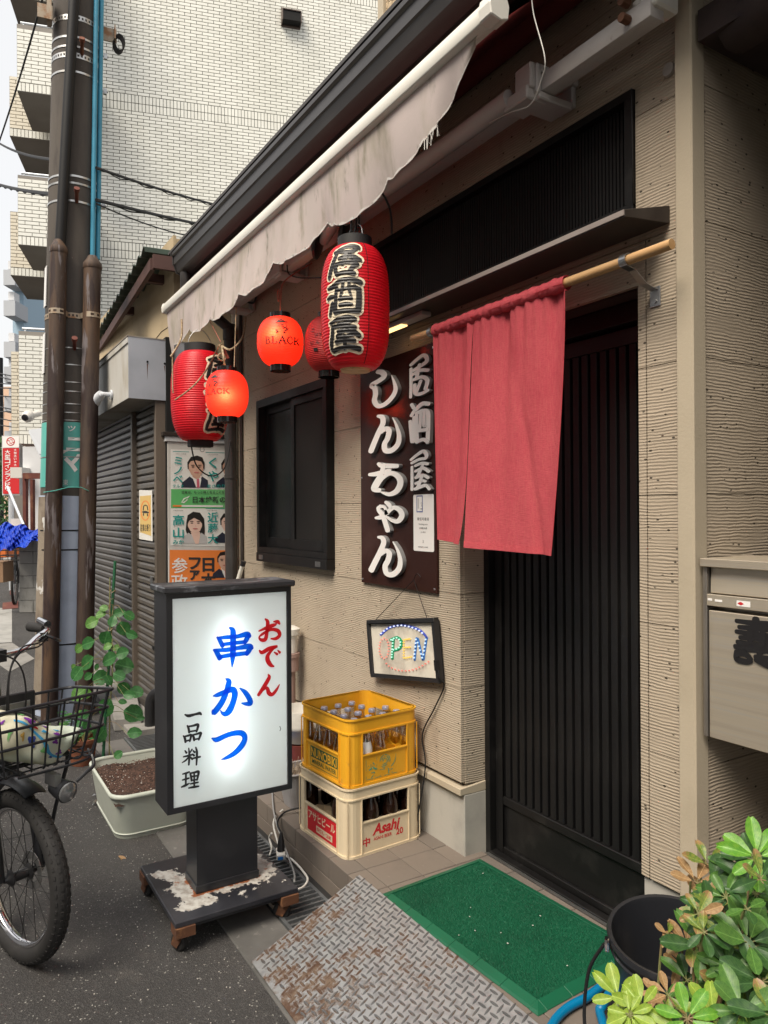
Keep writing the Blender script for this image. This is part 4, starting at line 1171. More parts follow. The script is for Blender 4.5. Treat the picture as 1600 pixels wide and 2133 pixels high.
# brush letters measured on the boards: name -> strokes [(across, up, width)] in metres
GLYPH = {'red_o': [[(-0.7,1.018,0.0059),(-0.665,1.029,0.0142),(-0.641,1.035,0.0126),(-0.634,1.037,0.0067)],[(-0.676,1.059,0.0059),(-0.667,1.047,0.0142),(-0.67,1.015,0.0134),(-0.676,0.987,0.0151),(-0.691,0.985,0.0126),(-0.7,0.995,0.0067),(-0.687,1.006,0.01),(-0.656,1.019,0.0109),(-0.628,1.013,0.0142),(-0.621,0.996,0.0142),(-0.635,0.985,0.0126),(-0.654,0.986,0.0059)],[(-0.643,1.047,0.0059),(-0.628,1.045,0.0142),(-0.621,1.037,0.0067)]],'red_de': [[(-0.699,0.948,0.0059),(-0.689,0.94,0.0142),(-0.661,0.951,0.0151),(-0.631,0.956,0.0092),(-0.646,0.948,0.0084),(-0.666,0.929,0.0142),(-0.668,0.911,0.0176),(-0.657,0.892,0.0151),(-0.645,0.885,0.0067)],[(-0.642,0.936,0.005),(-0.631,0.928,0.01)],[(-0.628,0.941,0.005),(-0.621,0.933,0.01)]],'red_n': [[(-0.666,0.858,0.005),(-0.663,0.846,0.0142),(-0.682,0.817,0.0159),(-0.703,0.79,0.0126)],[(-0.692,0.801,0.0084),(-0.677,0.811,0.0117),(-0.669,0.806,0.0134),(-0.664,0.791,0.0159),(-0.651,0.784,0.0134),(-0.634,0.799,0.0109),(-0.623,0.816,0.0042)]],'blue_kushi': [[(-0.854,1.009,0.0084),(-0.846,0.999,0.0151),(-0.836,0.979,0.0167)],[(-0.852,1.007,0.01),(-0.821,1.007,0.0142),(-0.784,1.006,0.0151),(-0.746,1.011,0.0193),(-0.737,1.003,0.0151)],[(-0.741,1.007,0.0167),(-0.747,0.994,0.0193),(-0.754,0.983,0.0167)],[(-0.836,0.983,0.0126),(-0.797,0.984,0.0142),(-0.753,0.984,0.0142)],[(-0.867,0.967,0.0084),(-0.858,0.959,0.0167),(-0.846,0.937,0.0184)],[(-0.864,0.966,0.0109),(-0.821,0.963,0.0159),(-0.78,0.965,0.0159),(-0.738,0.967,0.0201),(-0.729,0.96,0.0151)],[(-0.733,0.962,0.0184),(-0.74,0.951,0.0201),(-0.747,0.942,0.0167)],[(-0.848,0.941,0.0134),(-0.805,0.943,0.0159),(-0.745,0.944,0.0151)],[(-0.809,1.039,0.0084),(-0.798,1.026,0.0201),(-0.798,0.979,0.0218),(-0.799,0.939,0.0201),(-0.802,0.9,0.0042)]],'blue_ka': [[(-0.869,0.808,0.0059),(-0.853,0.81,0.0167),(-0.822,0.818,0.0184),(-0.8,0.821,0.0218),(-0.792,0.804,0.0226),(-0.8,0.773,0.0226),(-0.813,0.749,0.0251),(-0.827,0.74,0.0193),(-0.839,0.745,0.01),(-0.844,0.754,0.0042)],[(-0.824,0.862,0.0059),(-0.814,0.85,0.0209),(-0.822,0.82,0.0209),(-0.839,0.783,0.0226),(-0.867,0.751,0.0209),(-0.872,0.758,0.0084)],[(-0.773,0.822,0.0059),(-0.754,0.805,0.0167),(-0.739,0.781,0.0193),(-0.735,0.764,0.0193),(-0.754,0.765,0.0126),(-0.767,0.769,0.005)]],'blue_tsu': [[(-0.875,0.662,0.0059),(-0.858,0.655,0.0184),(-0.823,0.664,0.0184),(-0.79,0.667,0.0193),(-0.765,0.661,0.0201),(-0.756,0.643,0.0201),(-0.766,0.621,0.0226),(-0.791,0.599,0.0201),(-0.82,0.587,0.0142),(-0.841,0.583,0.0042)]],'black_ichi': [[(-0.969,0.758,0.005),(-0.956,0.752,0.0109),(-0.933,0.754,0.0084),(-0.918,0.755,0.0109),(-0.913,0.75,0.0059)]],'black_hin': [[(-0.961,0.719,0.0059),(-0.957,0.709,0.0084),(-0.955,0.695,0.0075)],[(-0.96,0.716,0.0059),(-0.943,0.716,0.0075),(-0.925,0.717,0.01),(-0.927,0.702,0.0084),(-0.93,0.694,0.0067)],[(-0.955,0.698,0.0059),(-0.931,0.698,0.0067)],[(-0.975,0.687,0.005),(-0.97,0.678,0.0084),(-0.968,0.665,0.0075)],[(-0.973,0.684,0.0059),(-0.96,0.685,0.0075),(-0.949,0.686,0.0084),(-0.951,0.673,0.0075),(-0.953,0.665,0.0059)],[(-0.968,0.668,0.0059),(-0.952,0.669,0.0067)],[(-0.944,0.686,0.005),(-0.94,0.677,0.0084),(-0.938,0.666,0.0075)],[(-0.943,0.685,0.0059),(-0.929,0.686,0.0075),(-0.915,0.687,0.0092),(-0.919,0.674,0.0084),(-0.922,0.665,0.0059)],[(-0.938,0.669,0.0059),(-0.921,0.669,0.0067)]],'black_ryo': [[(-0.957,0.642,0.0042),(-0.955,0.618,0.0075),(-0.957,0.586,0.0067)],[(-0.975,0.616,0.005),(-0.957,0.617,0.0075),(-0.942,0.618,0.0059)],[(-0.97,0.636,0.0042),(-0.965,0.628,0.0075)],[(-0.946,0.636,0.0059),(-0.952,0.627,0.005)],[(-0.957,0.613,0.0059),(-0.967,0.603,0.0067),(-0.98,0.597,0.0033)],[(-0.954,0.613,0.005),(-0.945,0.603,0.0075)],[(-0.942,0.631,0.005),(-0.937,0.625,0.0075)],[(-0.944,0.62,0.005),(-0.939,0.614,0.0075)],[(-0.944,0.605,0.0059),(-0.93,0.606,0.0075),(-0.918,0.606,0.0067)],[(-0.933,0.641,0.005),(-0.929,0.622,0.0084),(-0.931,0.581,0.0059)]],'black_ri': [[(-0.978,0.558,0.005),(-0.965,0.559,0.0075),(-0.956,0.561,0.0059)],[(-0.979,0.538,0.005),(-0.967,0.539,0.0075),(-0.957,0.54,0.0059)],[(-0.967,0.559,0.0067),(-0.968,0.521,0.0067)],[(-0.982,0.515,0.0059),(-0.969,0.518,0.0092),(-0.956,0.522,0.0042)],[(-0.953,0.557,0.005),(-0.95,0.545,0.0075),(-0.948,0.53,0.0067)],[(-0.952,0.556,0.0059),(-0.938,0.556,0.0075),(-0.924,0.556,0.0092),(-0.926,0.54,0.0075),(-0.929,0.529,0.0067)],[(-0.949,0.544,0.0059),(-0.927,0.543,0.0059)],[(-0.948,0.531,0.0059),(-0.928,0.53,0.0059)],[(-0.939,0.555,0.0059),(-0.939,0.508,0.0067)],[(-0.952,0.52,0.005),(-0.939,0.52,0.0067),(-0.926,0.52,0.0059)],[(-0.958,0.507,0.005),(-0.94,0.507,0.0084),(-0.924,0.506,0.0059)]],'board_shi': [[(-2.822,2.068,0.0197),(-2.785,2.058,0.0236),(-2.768,2.039,0.0236),(-2.814,2.026,0.0225),(-2.876,2.016,0.0225),(-2.85,1.998,0.0231),(-2.844,1.97,0.0236),(-2.853,1.941,0.0236),(-2.821,1.915,0.0208),(-2.764,1.916,0.0214),(-2.708,1.936,0.0219),(-2.677,1.964,0.0191),(-2.685,1.997,0.0124),(-2.708,2.033,0.0039)]],'board_n': [[(-2.822,1.87,0.0141),(-2.787,1.86,0.0219),(-2.782,1.833,0.0236),(-2.817,1.798,0.0248),(-2.858,1.753,0.0259),(-2.886,1.72,0.0259)],[(-2.796,1.796,0.0169),(-2.759,1.807,0.0225),(-2.731,1.795,0.0236),(-2.743,1.764,0.0236),(-2.769,1.74,0.0236),(-2.76,1.712,0.0236),(-2.71,1.709,0.0242),(-2.661,1.731,0.0225),(-2.65,1.767,0.0186),(-2.671,1.813,0.0113),(-2.7,1.849,0.0039)]],'board_chi': [[(-2.821,1.657,0.0158),(-2.794,1.647,0.021),(-2.72,1.642,0.0221),(-2.67,1.639,0.0194)],[(-2.899,1.613,0.0158),(-2.843,1.613,0.0221),(-2.768,1.619,0.0221),(-2.731,1.622,0.0184)],[(-2.775,1.65,0.0184),(-2.8,1.609,0.0226),(-2.85,1.568,0.0242),(-2.861,1.546,0.0252),(-2.817,1.539,0.021)],[(-2.844,1.546,0.0131),(-2.789,1.589,0.0158),(-2.721,1.61,0.02),(-2.66,1.594,0.0242),(-2.641,1.564,0.0252),(-2.671,1.532,0.0242),(-2.732,1.519,0.0184),(-2.796,1.53,0.0079)]],'board_ya': [[(-2.846,1.416,0.0131),(-2.808,1.419,0.021),(-2.765,1.433,0.0184),(-2.702,1.46,0.0194),(-2.652,1.451,0.0221),(-2.632,1.427,0.0221),(-2.662,1.403,0.021),(-2.708,1.405,0.0158),(-2.749,1.419,0.0105)],[(-2.765,1.421,0.0158),(-2.807,1.447,0.0131),(-2.829,1.458,0.0147),(-2.807,1.466,0.0158),(-2.77,1.462,0.0131),(-2.754,1.43,0.0184),(-2.765,1.446,0.0131)],[(-2.807,1.469,0.0147),(-2.824,1.452,0.0158),(-2.786,1.424,0.0205),(-2.765,1.394,0.0221),(-2.747,1.362,0.021)],[(-2.759,1.485,0.0147),(-2.733,1.474,0.0194),(-2.723,1.461,0.0131)]],'board_n2': [[(-2.825,1.33,0.0131),(-2.793,1.327,0.021),(-2.782,1.305,0.0226),(-2.815,1.262,0.0242),(-2.854,1.22,0.0252),(-2.891,1.18,0.0263)],[(-2.81,1.253,0.0158),(-2.767,1.272,0.0221),(-2.735,1.262,0.0231),(-2.746,1.231,0.0231),(-2.77,1.203,0.0231),(-2.757,1.173,0.0231),(-2.711,1.171,0.0236),(-2.66,1.198,0.0221),(-2.647,1.237,0.0184),(-2.669,1.281,0.0116),(-2.704,1.313,0.0047)]],'board_i': [[(-2.563,2.054,0.0134),(-2.518,2.068,0.015),(-2.474,2.077,0.016),(-2.45,2.064,0.015),(-2.45,2.048,0.016),(-2.489,2.038,0.015),(-2.543,2.028,0.0134)],[(-2.563,2.037,0.0123),(-2.563,1.976,0.0123),(-2.566,1.92,0.0118)],[(-2.544,2.012,0.0134),(-2.489,2.019,0.015),(-2.441,2.011,0.0144)],[(-2.499,2.043,0.0134),(-2.519,1.997,0.015)],[(-2.539,1.989,0.0134),(-2.48,1.99,0.015),(-2.444,1.971,0.015),(-2.456,1.94,0.015)],[(-2.534,1.966,0.0134),(-2.53,1.931,0.015),(-2.49,1.923,0.015),(-2.442,1.93,0.0134)],[(-2.49,1.975,0.0134),(-2.52,1.936,0.0123)]],'board_sake': [[(-2.56,1.888,0.0134),(-2.545,1.872,0.0134)],[(-2.561,1.843,0.0144),(-2.54,1.86,0.0134)],[(-2.571,1.819,0.0134),(-2.564,1.779,0.015),(-2.557,1.734,0.015)],[(-2.541,1.833,0.0134),(-2.544,1.777,0.015),(-2.547,1.733,0.0134)],[(-2.53,1.862,0.016),(-2.481,1.881,0.0176),(-2.438,1.875,0.016)],[(-2.521,1.847,0.015),(-2.481,1.853,0.015),(-2.443,1.843,0.016),(-2.439,1.794,0.015),(-2.444,1.721,0.0144)],[(-2.521,1.844,0.0123),(-2.521,1.78,0.0134),(-2.519,1.728,0.015)],[(-2.491,1.849,0.0107),(-2.496,1.795,0.0118),(-2.507,1.773,0.0118)],[(-2.467,1.846,0.0107),(-2.467,1.792,0.0134),(-2.458,1.788,0.0107)],[(-2.511,1.774,0.015),(-2.448,1.773,0.015)],[(-2.517,1.73,0.015),(-2.473,1.735,0.015),(-2.444,1.724,0.0134)]],'board_ya_': [[(-2.567,1.659,0.011),(-2.524,1.676,0.0125),(-2.478,1.688,0.015),(-2.456,1.674,0.014),(-2.461,1.659,0.0125),(-2.506,1.657,0.0125),(-2.562,1.645,0.011)],[(-2.56,1.629,0.01),(-2.56,1.582,0.0115),(-2.561,1.534,0.011)],[(-2.534,1.632,0.011),(-2.488,1.64,0.0125),(-2.448,1.635,0.0125)],[(-2.534,1.609,0.011),(-2.479,1.619,0.014),(-2.439,1.604,0.0125)],[(-2.479,1.634,0.011),(-2.507,1.6,0.0125),(-2.525,1.583,0.0125)],[(-2.53,1.583,0.0125),(-2.479,1.591,0.0125),(-2.444,1.579,0.0125)],[(-2.53,1.559,0.0115),(-2.484,1.568,0.0125),(-2.462,1.565,0.011)],[(-2.484,1.589,0.0115),(-2.503,1.558,0.0125),(-2.526,1.536,0.0115)],[(-2.535,1.536,0.0125),(-2.489,1.545,0.014),(-2.457,1.549,0.0125),(-2.433,1.533,0.011)]],'mail_kotobuki': [[(-1.099,1.168,0.0111),(-1.062,1.168,0.0131),(-1.009,1.171,0.0144)],[(-1.049,1.176,0.0197),(-1.049,1.161,0.0164),(-1.049,1.14,0.0144)],[(-1.092,1.154,0.0111),(-1.046,1.156,0.0131),(-1.009,1.158,0.0131)],[(-1.099,1.142,0.0111),(-1.06,1.141,0.0131),(-1.006,1.142,0.0144)],[(-1.089,1.129,0.0111),(-1.046,1.131,0.0131),(-1.006,1.133,0.0131)],[(-1.096,1.117,0.0118),(-1.06,1.116,0.0131),(-1.006,1.12,0.0138)],[(-1.102,1.105,0.0125),(-1.063,1.104,0.0138),(-1.006,1.108,0.0151)],[(-1.063,1.146,0.0164),(-1.063,1.122,0.0151)],[(-1.031,1.155,0.0151),(-1.033,1.119,0.0151)],[(-1.098,1.091,0.0151),(-1.097,1.075,0.0164),(-1.074,1.072,0.0144),(-1.062,1.076,0.0131)],[(-1.097,1.091,0.0144),(-1.074,1.09,0.0157),(-1.062,1.081,0.0131)],[(-1.049,1.088,0.0118),(-1.03,1.088,0.0144),(-1.006,1.09,0.0144)],[(-1.038,1.1,0.0164),(-1.036,1.08,0.0144),(-1.007,1.072,0.0144)],[(-1.047,1.081,0.0131),(-1.025,1.074,0.0144),(-1.004,1.067,0.0131)]]}
# ================================================================== paper lanterns
IZA = {  # fat brush letters for the lanterns, unit box
 'i': [[(.15, .80, .09), (.42, .91, .11), (.70, .96, .14), (.93, .92, .13), (.95, .87, .08)], [(.90, .90, .10), (.74, .78, .12), (.52, .77, .11), (.30, .80, .08)],
       [(.27, .80, .10), (.19, .55, .13), (.12, .30, .13), (.07, .07, .12)], [(.36, .58, .10), (.60, .63, .13), (.80, .58, .15), (.95, .50, .12)],
       [(.55, .76, .12), (.53, .55, .12), (.47, .40, .11)], [(.29, .42, .10), (.27, .26, .12), (.33, .10, .12)], [(.30, .42, .08), (.55, .45, .11), (.78, .43, .13), (.88, .36, .11)],
       [(.86, .37, .11), (.74, .27, .12), (.66, .15, .11)], [(.33, .11, .11), (.55, .14, .11), (.78, .10, .13)]],
 'sake': [[(.05, .80, .10), (.18, .82, .12), (.32, .79, .09)], [(.02, .50, .08), (.12, .54, .12), (.26, .53, .09)], [(.18, .36, .10), (.15, .20, .12), (.10, .03, .09)],
       [(.20, .86, .08), (.42, .96, .11), (.70, .98, .14), (.95, .89, .14)], [(.30, .68, .09), (.29, .40, .11), (.27, .10, .13)], [(.31, .70, .08), (.55, .72, .09), (.78, .76, .11), (.90, .70, .13)],
       [(.91, .70, .14), (.91, .40, .15), (.89, .10, .16)], [(.28, .08, .13), (.55, .10, .12), (.88, .08, .14)], [(.50, .93, .08), (.48, .72, .08), (.43, .52, .07)], [(.66, .93, .08), (.66, .70, .08), (.70, .55, .07)],
       [(.40, .43, .09), (.55, .46, .11), (.72, .44, .09)], [(.42, .27, .10), (.58, .28, .11), (.72, .27, .09)]],
 'ya': [[(.10, .84, .08), (.36, .93, .11), (.62, .96, .14), (.80, .90, .12)], [(.78, .89, .09), (.58, .82, .09), (.36, .80, .08)], [(.19, .74, .09), (.48, .73, .11), (.80, .68, .12)],
       [(.18, .74, .10), (.15, .50, .12), (.08, .28, .13), (.05, .10, .11)], [(.34, .58, .09), (.56, .60, .12), (.78, .54, .14), (.92, .44, .12)], [(.52, .60, .10), (.38, .50, .10), (.30, .42, .10), (.52, .43, .09), (.74, .46, .09)],
       [(.26, .30, .11), (.48, .33, .12), (.78, .30, .13)], [(.53, .44, .11), (.52, .25, .11), (.50, .10, .10)], [(.12, .07, .11), (.36, .12, .11), (.64, .14, .12), (.93, .08, .14)]],
}
def lantern_shape(R, r0, z0, z1, n):
 H = z1 - z0
 def rad_(z):
  t = max(0.0, min(1.0, (z - z0) / H))
  return r0 + (R - r0) * max(0.0, 1 - abs(2 * t - 1) ** n) ** 0.62
 return rad_
def lantern(name, label, c, R, r0, H, power, pitch, ripple, m, group, prof_n, lit=0.0, lit_at=None, cap_mat='lantern_cap', caps=(0.030, 0.030), seg=64, lit_col=(1.0, 0.62, 0.32)):
 """c: centre of the body; returns the thing, its surface function and z-limits"""
 c = Vector(c)
 z0, z1 = c.z - H / 2, c.z + H / 2
 t = thing(name, label, 'lantern', (c.x, c.y, z0 - caps[1]), group)
 rf = lantern_shape(R, r0, z0, z1, prof_n)
 def surf_r(z):
  return rf(z) + ripple * (abs(math.sin(math.pi * (z - z0) / pitch)) - 0.6)
 rows = int(H / pitch * 5)
 q = MB()
 q.grid(lambda u, v: (c.x + surf_r(z0 + H * v) * math.cos(2 * math.pi * u), c.y + surf_r(z0 + H * v) * math.sin(2 * math.pi * u), z0 + H * v), seg, rows, wrap=True)
 q.build('paper_shade', MT[m], t, smooth=True, angle=175)
 rc = r0 * 1.02
 if caps[0]:
  q = MB(); q.lathe([(rc * 0.82, -0.004), (rc, -0.004), (rc, caps[0]), (rc * 0.82, caps[0]), (rc * 0.82, -0.004)], (c.x, c.y, z1), 36)
  q.build('top_ring', MT[cap_mat], t, smooth=True)
 if caps[1]:
  q = MB(); q.lathe([(rc * 0.86, 0.004), (rc, 0.004), (rc, -caps[1]), (rc * 0.9, -caps[1]), (rc * 0.86, 0.004)], (c.x, c.y, z0), 36)
  q.build('bottom_ring', MT[cap_mat], t, smooth=True)
 if lit:
  ld = bpy.data.lights.new('bulb', 'POINT')
  ld.energy = lit; ld.color = lit_col; ld.shadow_soft_size = 0.022
  lo = bpy.data.objects.new('bulb', ld); COL.objects.link(lo)
  lo.parent = t
  lo.location = Vector(lit_at if lit_at is not None else c) - ORG[t.name]
 def fn(phi, scale=R):
  def f(x, y, h=0.0):
   z = c.z + y
   a = phi + x / scale
   r = surf_r(z) + h
   return (c.x + r * math.cos(a), c.y + r * math.sin(a), z)
  return f
 return t, fn, z0, z1
def scaled(strokes, w, h, cx, cy, kw):
 return [[((x - 0.5) * w + cx, (y - 0.5) * h + cy, q * kw) for x, y, q in s] for s in strokes]
def iza_print(t, f, zmid, total, w, border, step=0.0035):
 ch = total / 3.0
 o, k = MB(), MB()
 for i, key in enumerate(('i', 'sake', 'ya')):
  S = scaled(IZA[key], w, ch * 0.95, 0.0, zmid + ch * (1 - i), (w + ch) / 2)
  lay_strokes(o, S, f, step, grow=border, across=7, lift=0.0012)
  lay_strokes(k, S, f, step, grow=0.0, across=6, lift=0.0042)
 o.build('letter_outline', MT['cream_ink'], t, smooth=True, angle=175)
 k.build('lettering', MT['ink'], t, smooth=True, angle=175)

# the big one in front
c1 = at(740, 645, y=-0.40)
t, fn, z0, z1 = lantern('red_lantern', 'tall red paper lantern with black brush lettering hung before the door louvre', (c1.x, c1.y, 2.170), 0.122, 0.060, 0.436, 2, 0.0108, 0.0026, 'lantern_red', 'red paper lanterns under the awning', 3.6, caps=(0.034, 0), cap_mat='lantern_cap_matt')
f1 = fn(rad(-29.5 - 19))
iza_print(t, f1, 0.010, 0.380, 0.130, 0.0085)
q = MB(); q.lathe([(0.056, 0.002), (0.052, -0.006), (0.02, -0.008), (0, -0.006)], (c1.x, c1.y, z0), 24); q.build('wicker_base', MT['wicker'], t, smooth=True)
q = MB(); q.tube(curve3([(c1.x - 0.055, c1.y, z1 + 0.03), (c1.x - 0.045, c1.y, z1 + 0.065), (c1.x, c1.y, z1 + 0.085), (c1.x + 0.045, c1.y, z1 + 0.065), (c1.x + 0.055, c1.y, z1 + 0.03)], 6), 0.0018, 6); q.build('bail', MT['steel'], t, smooth=True)
q = MB()
for k in range(5):
 a = k * 1.3
 q.tube(curve3([(c1.x + 0.012 * math.cos(a), c1.y + 0.012 * math.sin(a), z1 + 0.03), (c1.x + 0.016 * math.cos(a + 1), c1.y + 0.016 * math.sin(a + 1), z1 + 0.10), (c1.x - 0.02, c1.y + 0.02, z1 + 0.19), (c1.x - 0.07, c1.y + 0.09, z1 + 0.235)], 5), 0.0028, 5)
q.tube(curve3([(c1.x - 0.02, c1.y + 0.02, z1 + 0.19), (c1.x + 0.06, c1.y + 0.06, z1 + 0.20), (c1.x + 0.11, c1.y + 0.08, z1 + 0.12), (c1.x + 0.115, c1.y + 0.085, z1 + 0.03)], 6), 0.004, 6)
q.build('hanging_wire', MT['wire'], t, smooth=True)
q = MB(); q.tube([f1(0.088, y_, 0.001) for y_ in [z / 40 * 0.42 - 0.21 for z in range(41)]], 0.0012, 5); q.build('paper_seam', MT['ink_red'], t, smooth=True)
# the fat one at the far end
c2 = at(417, 826, y=-0.43)
t, fn, z0, z1 = lantern('red_lantern', 'fat red lantern with black lettering at the far end, above the election posters', (c2.x, c2.y, c2.z), 0.157, 0.082, 0.488, 2, 0.0122, 0.0026, 'lantern_red', 'red paper lanterns under the awning', 3.0, caps=(0.042, 0.0), cap_mat='lantern_cap_matt')
iza_print(t, fn(rad(-16 + 38)), 0.0, 0.42, 0.160, 0.0105, 0.005)
q = MB(); q.box(c2.x - 0.03, c2.x + 0.03, c2.y - 0.065, c2.y + 0.065, z0 - 0.035, z0 + 0.01); q.build('bottom_block', MT['lantern_cap_matt'], t, bevel=0.004)
q = MB(); q.tube([(c2.x + 0.03 , c2.y + 0.012 * math.cos(a), z0 - 0.05 + 0.012 * math.sin(a)) for a in [rad(30 * k) for k in range(13)]], 0.0018, 5); q.build('ring', MT['steel'], t, smooth=True)
q = MB(); q.tube(curve3([(c2.x, c2.y - 0.07, z1 + 0.03), (c2.x, c2.y - 0.05, z1 + 0.09), (c2.x, c2.y, z1 + 0.13), (c2.x, c2.y + 0.05, z1 + 0.09), (c2.x, c2.y + 0.075, z1 + 0.03)], 6), 0.002, 6); q.build('bail', MT['steel'], t, smooth=True)
q = MB()
q.tube(curve3([(c2.x, c2.y - 0.10, z1 + 0.17), (c2.x + 0.02, c2.y - 0.11, z1 + 0.06), (c2.x + 0.05, c2.y - 0.175, z1 - 0.05)], 6), 0.006, 6)
q.tube(curve3([(c2.x + 0.05, c2.y - 0.165, z1 - 0.05), (c2.x + 0.06, c2.y - 0.168, z1 - 0.20), (c2.x + 0.06, c2.y - 0.165, z1 - 0.245)], 6), 0.004, 6)
q.tube(curve3([at(364, 833, x=c2.x + 0.13), at(400, 806, x=c2.x + 0.20), at(430, 770, x=c2.x + 0.24), at(457, 718, x=-3.55)], 8), 0.0045, 6)
q.build('tie_rope', MT['rope'], t, smooth=True)
q = MB()
q.tube(curve3([at(397, 920, x=-4.0), at(410, 970, x=-4.05), at(442, 991, x=-4.2), at(470, 970, x=-4.4), at(482, 905, x=-4.6)], 8), 0.004, 6); q.build('slack_cord', MT['wire'], t, smooth=True)

BLK = {
 'B': [[(.12, .03, .04), (.12, .5, .17), (.12, .97, .04)], [(0, .97, .05), (.3, .97, .06), (.6, .90, .10), (.66, .74, .14), (.5, .55, .08), (.2, .53, .05)], [(.3, .53, .05), (.66, .47, .10), (.76, .27, .16), (.6, .06, .09), (.25, .03, .06), (0, .03, .05)]],
 'L': [[(0, .97, .05), (.36, .97, .05)], [(.18, .97, .10), (.18, .5, .17), (.18, .03, .10)], [(0, .03, .05), (.45, .03, .06), (.78, .06, .06), (.82, .26, .05)]],
 'A': [[(.05, .03, .05), (.28, .5, .06), (.50, 1.0, .07)], [(.50, 1.0, .10), (.72, .5, .19), (.92, .03, .15)], [(.22, .36, .05), (.76, .36, .05)], [(-.05, .03, .05), (.2, .03, .05)], [(.75, .03, .05), (1.08, .03, .05)]],
 'C': [[(.84, .72, .05), (.76, .92, .07), (.5, .99, .07), (.2, .82, .14), (.1, .5, .19), (.2, .18, .14), (.5, .01, .07), (.78, .10, .06), (.88, .3, .05)]],
 'K': [[(.14, .03, .08), (.14, .5, .17), (.14, .97, .08)], [(0, .97, .05), (.3, .97, .05)], [(0, .03, .05), (.3, .03, .05)], [(.82, .97, .05), (.5, .62, .07), (.2, .42, .06)], [(.40, .58, .10), (.66, .25, .18), (.98, .0, .10)]],
}
HEAD = [[(.10, .88, .10), (.40, .99, .16), (.62, .93, .14)], [(.02, .80, .10), (.40, .84, .15), (.92, .84, .12)], [(.25, .70, .05), (.28, .52, .07)], [(.40, .66, .09), (.52, .62, .12), (.62, .67, .06)], [(.78, .70, .10), (.82, .55, .08), (.76, .40, .07)],
  [(.50, .50, .10), (.62, .46, .08)], [(.55, .34, .08), (.70, .42, .10), (.80, .34, .09)], [(.06, .22, .12), (.16, .12, .14), (.08, .02, .10)], [(.62, .18, .10), (.78, .24, .12), (.92, .36, .10)], [(.58, .05, .10), (.70, .08, .12)]]
def black_print(t, f, w, hgt, cx, cy, m, emblem=True, step=0.003):
 q = MB()
 widths = [.78, .80, 1.0, .92, .95]
 tot = sum(widths) + 0.18 * 4
 x = cx - w / 2
 for ch, cw in zip('BLACK', widths):
  bw = w * cw / tot
  S = [[(x + px * bw / 0.95, cy - hgt / 2 + py * hgt, max(pw, .13) * hgt * 1.2) for px, py, pw in s] for s in BLK[ch]]
  lay_strokes(q, S, f, step, across=3, lift=0.0022)
  x += bw + w * 0.18 / tot
 q.build('lettering', MT[m], t, smooth=True, angle=175)
 if emblem:
  q = MB()
  S = scaled(HEAD, w * 0.38, hgt * 2.1, cx - w * 0.02, cy + hgt * 1.95, w * 0.34)
  lay_strokes(q, S, f, step, across=3, lift=0.0022)
  q.build('emblem', MT[m], t, smooth=True, angle=175)
# three round lanterns
c3 = at(584, 712, y=-0.35)
cdir = Vector((CAM.x - c3.x, CAM.y - c3.y, 0)).normalized()
t, fn, z0, z1 = lantern('round_lantern', 'lit round red lantern with a bearded head emblem, hung in front of the window', (c3.x, c3.y, c3.z), 0.104, 0.046, 0.214, 2, 0.0068, 0.0011, 'lantern_lit', 'round red lanterns of the bar', 2.4,
      lit=0.55, lit_at=c3 + cdir * 0.070 + Vector((-0.022 * 0.16, -0.022, 0.018)), caps=(0.022, 0.026))
black_print(t, fn(math.atan2(CAM.y - c3.y, CAM.x - c3.x) + rad(7)), 0.158, 0.031, 0.0, -0.014, 'ink_red')
q = MB(); q.tube(curve3([(c3.x, c3.y, z1 + 0.02), (c3.x - 0.004, c3.y + 0.005, z1 + 0.09), (c3.x + 0.006, c3.y + 0.02, z1 + 0.17), (c3.x + 0.02, c3.y + 0.15, z1 + 0.27)], 8), 0.003, 6)
q.tube([(c3.x + 0.011 * math.cos(a) - .006, c3.y - .006, z1 + 0.105 + 0.028 * math.sin(a)) for a in [rad(30 * k) for k in range(13)]], 0.003, 6)
q.build('hanging_cord', MT['red_cord'], t, smooth=True)
c4 = at(685, 718, y=-0.20)
t, fn, z0, z1 = lantern('round_lantern', 'unlit faded red round lantern half hidden behind the tall lantern', (c4.x, c4.y, c4.z), 0.106, 0.046, 0.236, 2, 0.0075, 0.0020, 'lantern_old', 'round red lanterns of the bar', 2.4, caps=(0.022, 0.026))
f4 = fn(math.atan2(CAM.y - c4.y, CAM.x - c4.x) - rad(30))
q = MB()
for k, (body, x_, y_) in enumerate((('\u30cb', -0.020, 0.045), ('\u30c3', 0.000, 0.022), ('\u30ab', 0.024, 0.024), ('\u30d3', -0.020, -0.010), ('\u30eb', 0.006, -0.010), ('\u30fc', -0.004, -0.040))):
 vs, fs, r_ = type_mesh(body, 0.01)
 q.plate(lambda x, y, x_=x_, y_=y_: f4(x_ + x * 0.020, y_ + y * 0.015, 0.003), vs, fs)
q.build('lettering', MT['ink'], t)
q = MB(); q.tube([(c4.x, c4.y, z1 + 0.01), (c4.x, c4.y + 0.02, z1 + 0.2), (c4.x, c4.y + 0.06, z1 + 0.3)], 0.003, 6); q.build('hanging_cord', MT['wire'], t, smooth=True)
c5 = at(473, 821, y=-0.46)
cdir = Vector((CAM.x - c5.x, CAM.y - c5.y, 0)).normalized()
t, fn, z0, z1 = lantern('round_lantern', 'lit round red lantern tied with rope in front of the fat lantern', (c5.x, c5.y, c5.z), 0.104, 0.048, 0.222, 2, 0.0068, 0.0011, 'lantern_lit', 'round red lanterns of the bar', 2.4,
      lit=0.6, lit_at=c5 + cdir * 0.076 + Vector((0, -0.006, -0.018)), caps=(0.022, 0.026), lit_col=(1.0, 0.70, 0.46))
black_print(t, fn(math.atan2(CAM.y - c5.y, CAM.x - c5.x) - rad(36)), 0.150, 0.026, 0.0, 0.000, 'ink')
q = MB()
p0 = at(462, 720, y=-0.46)
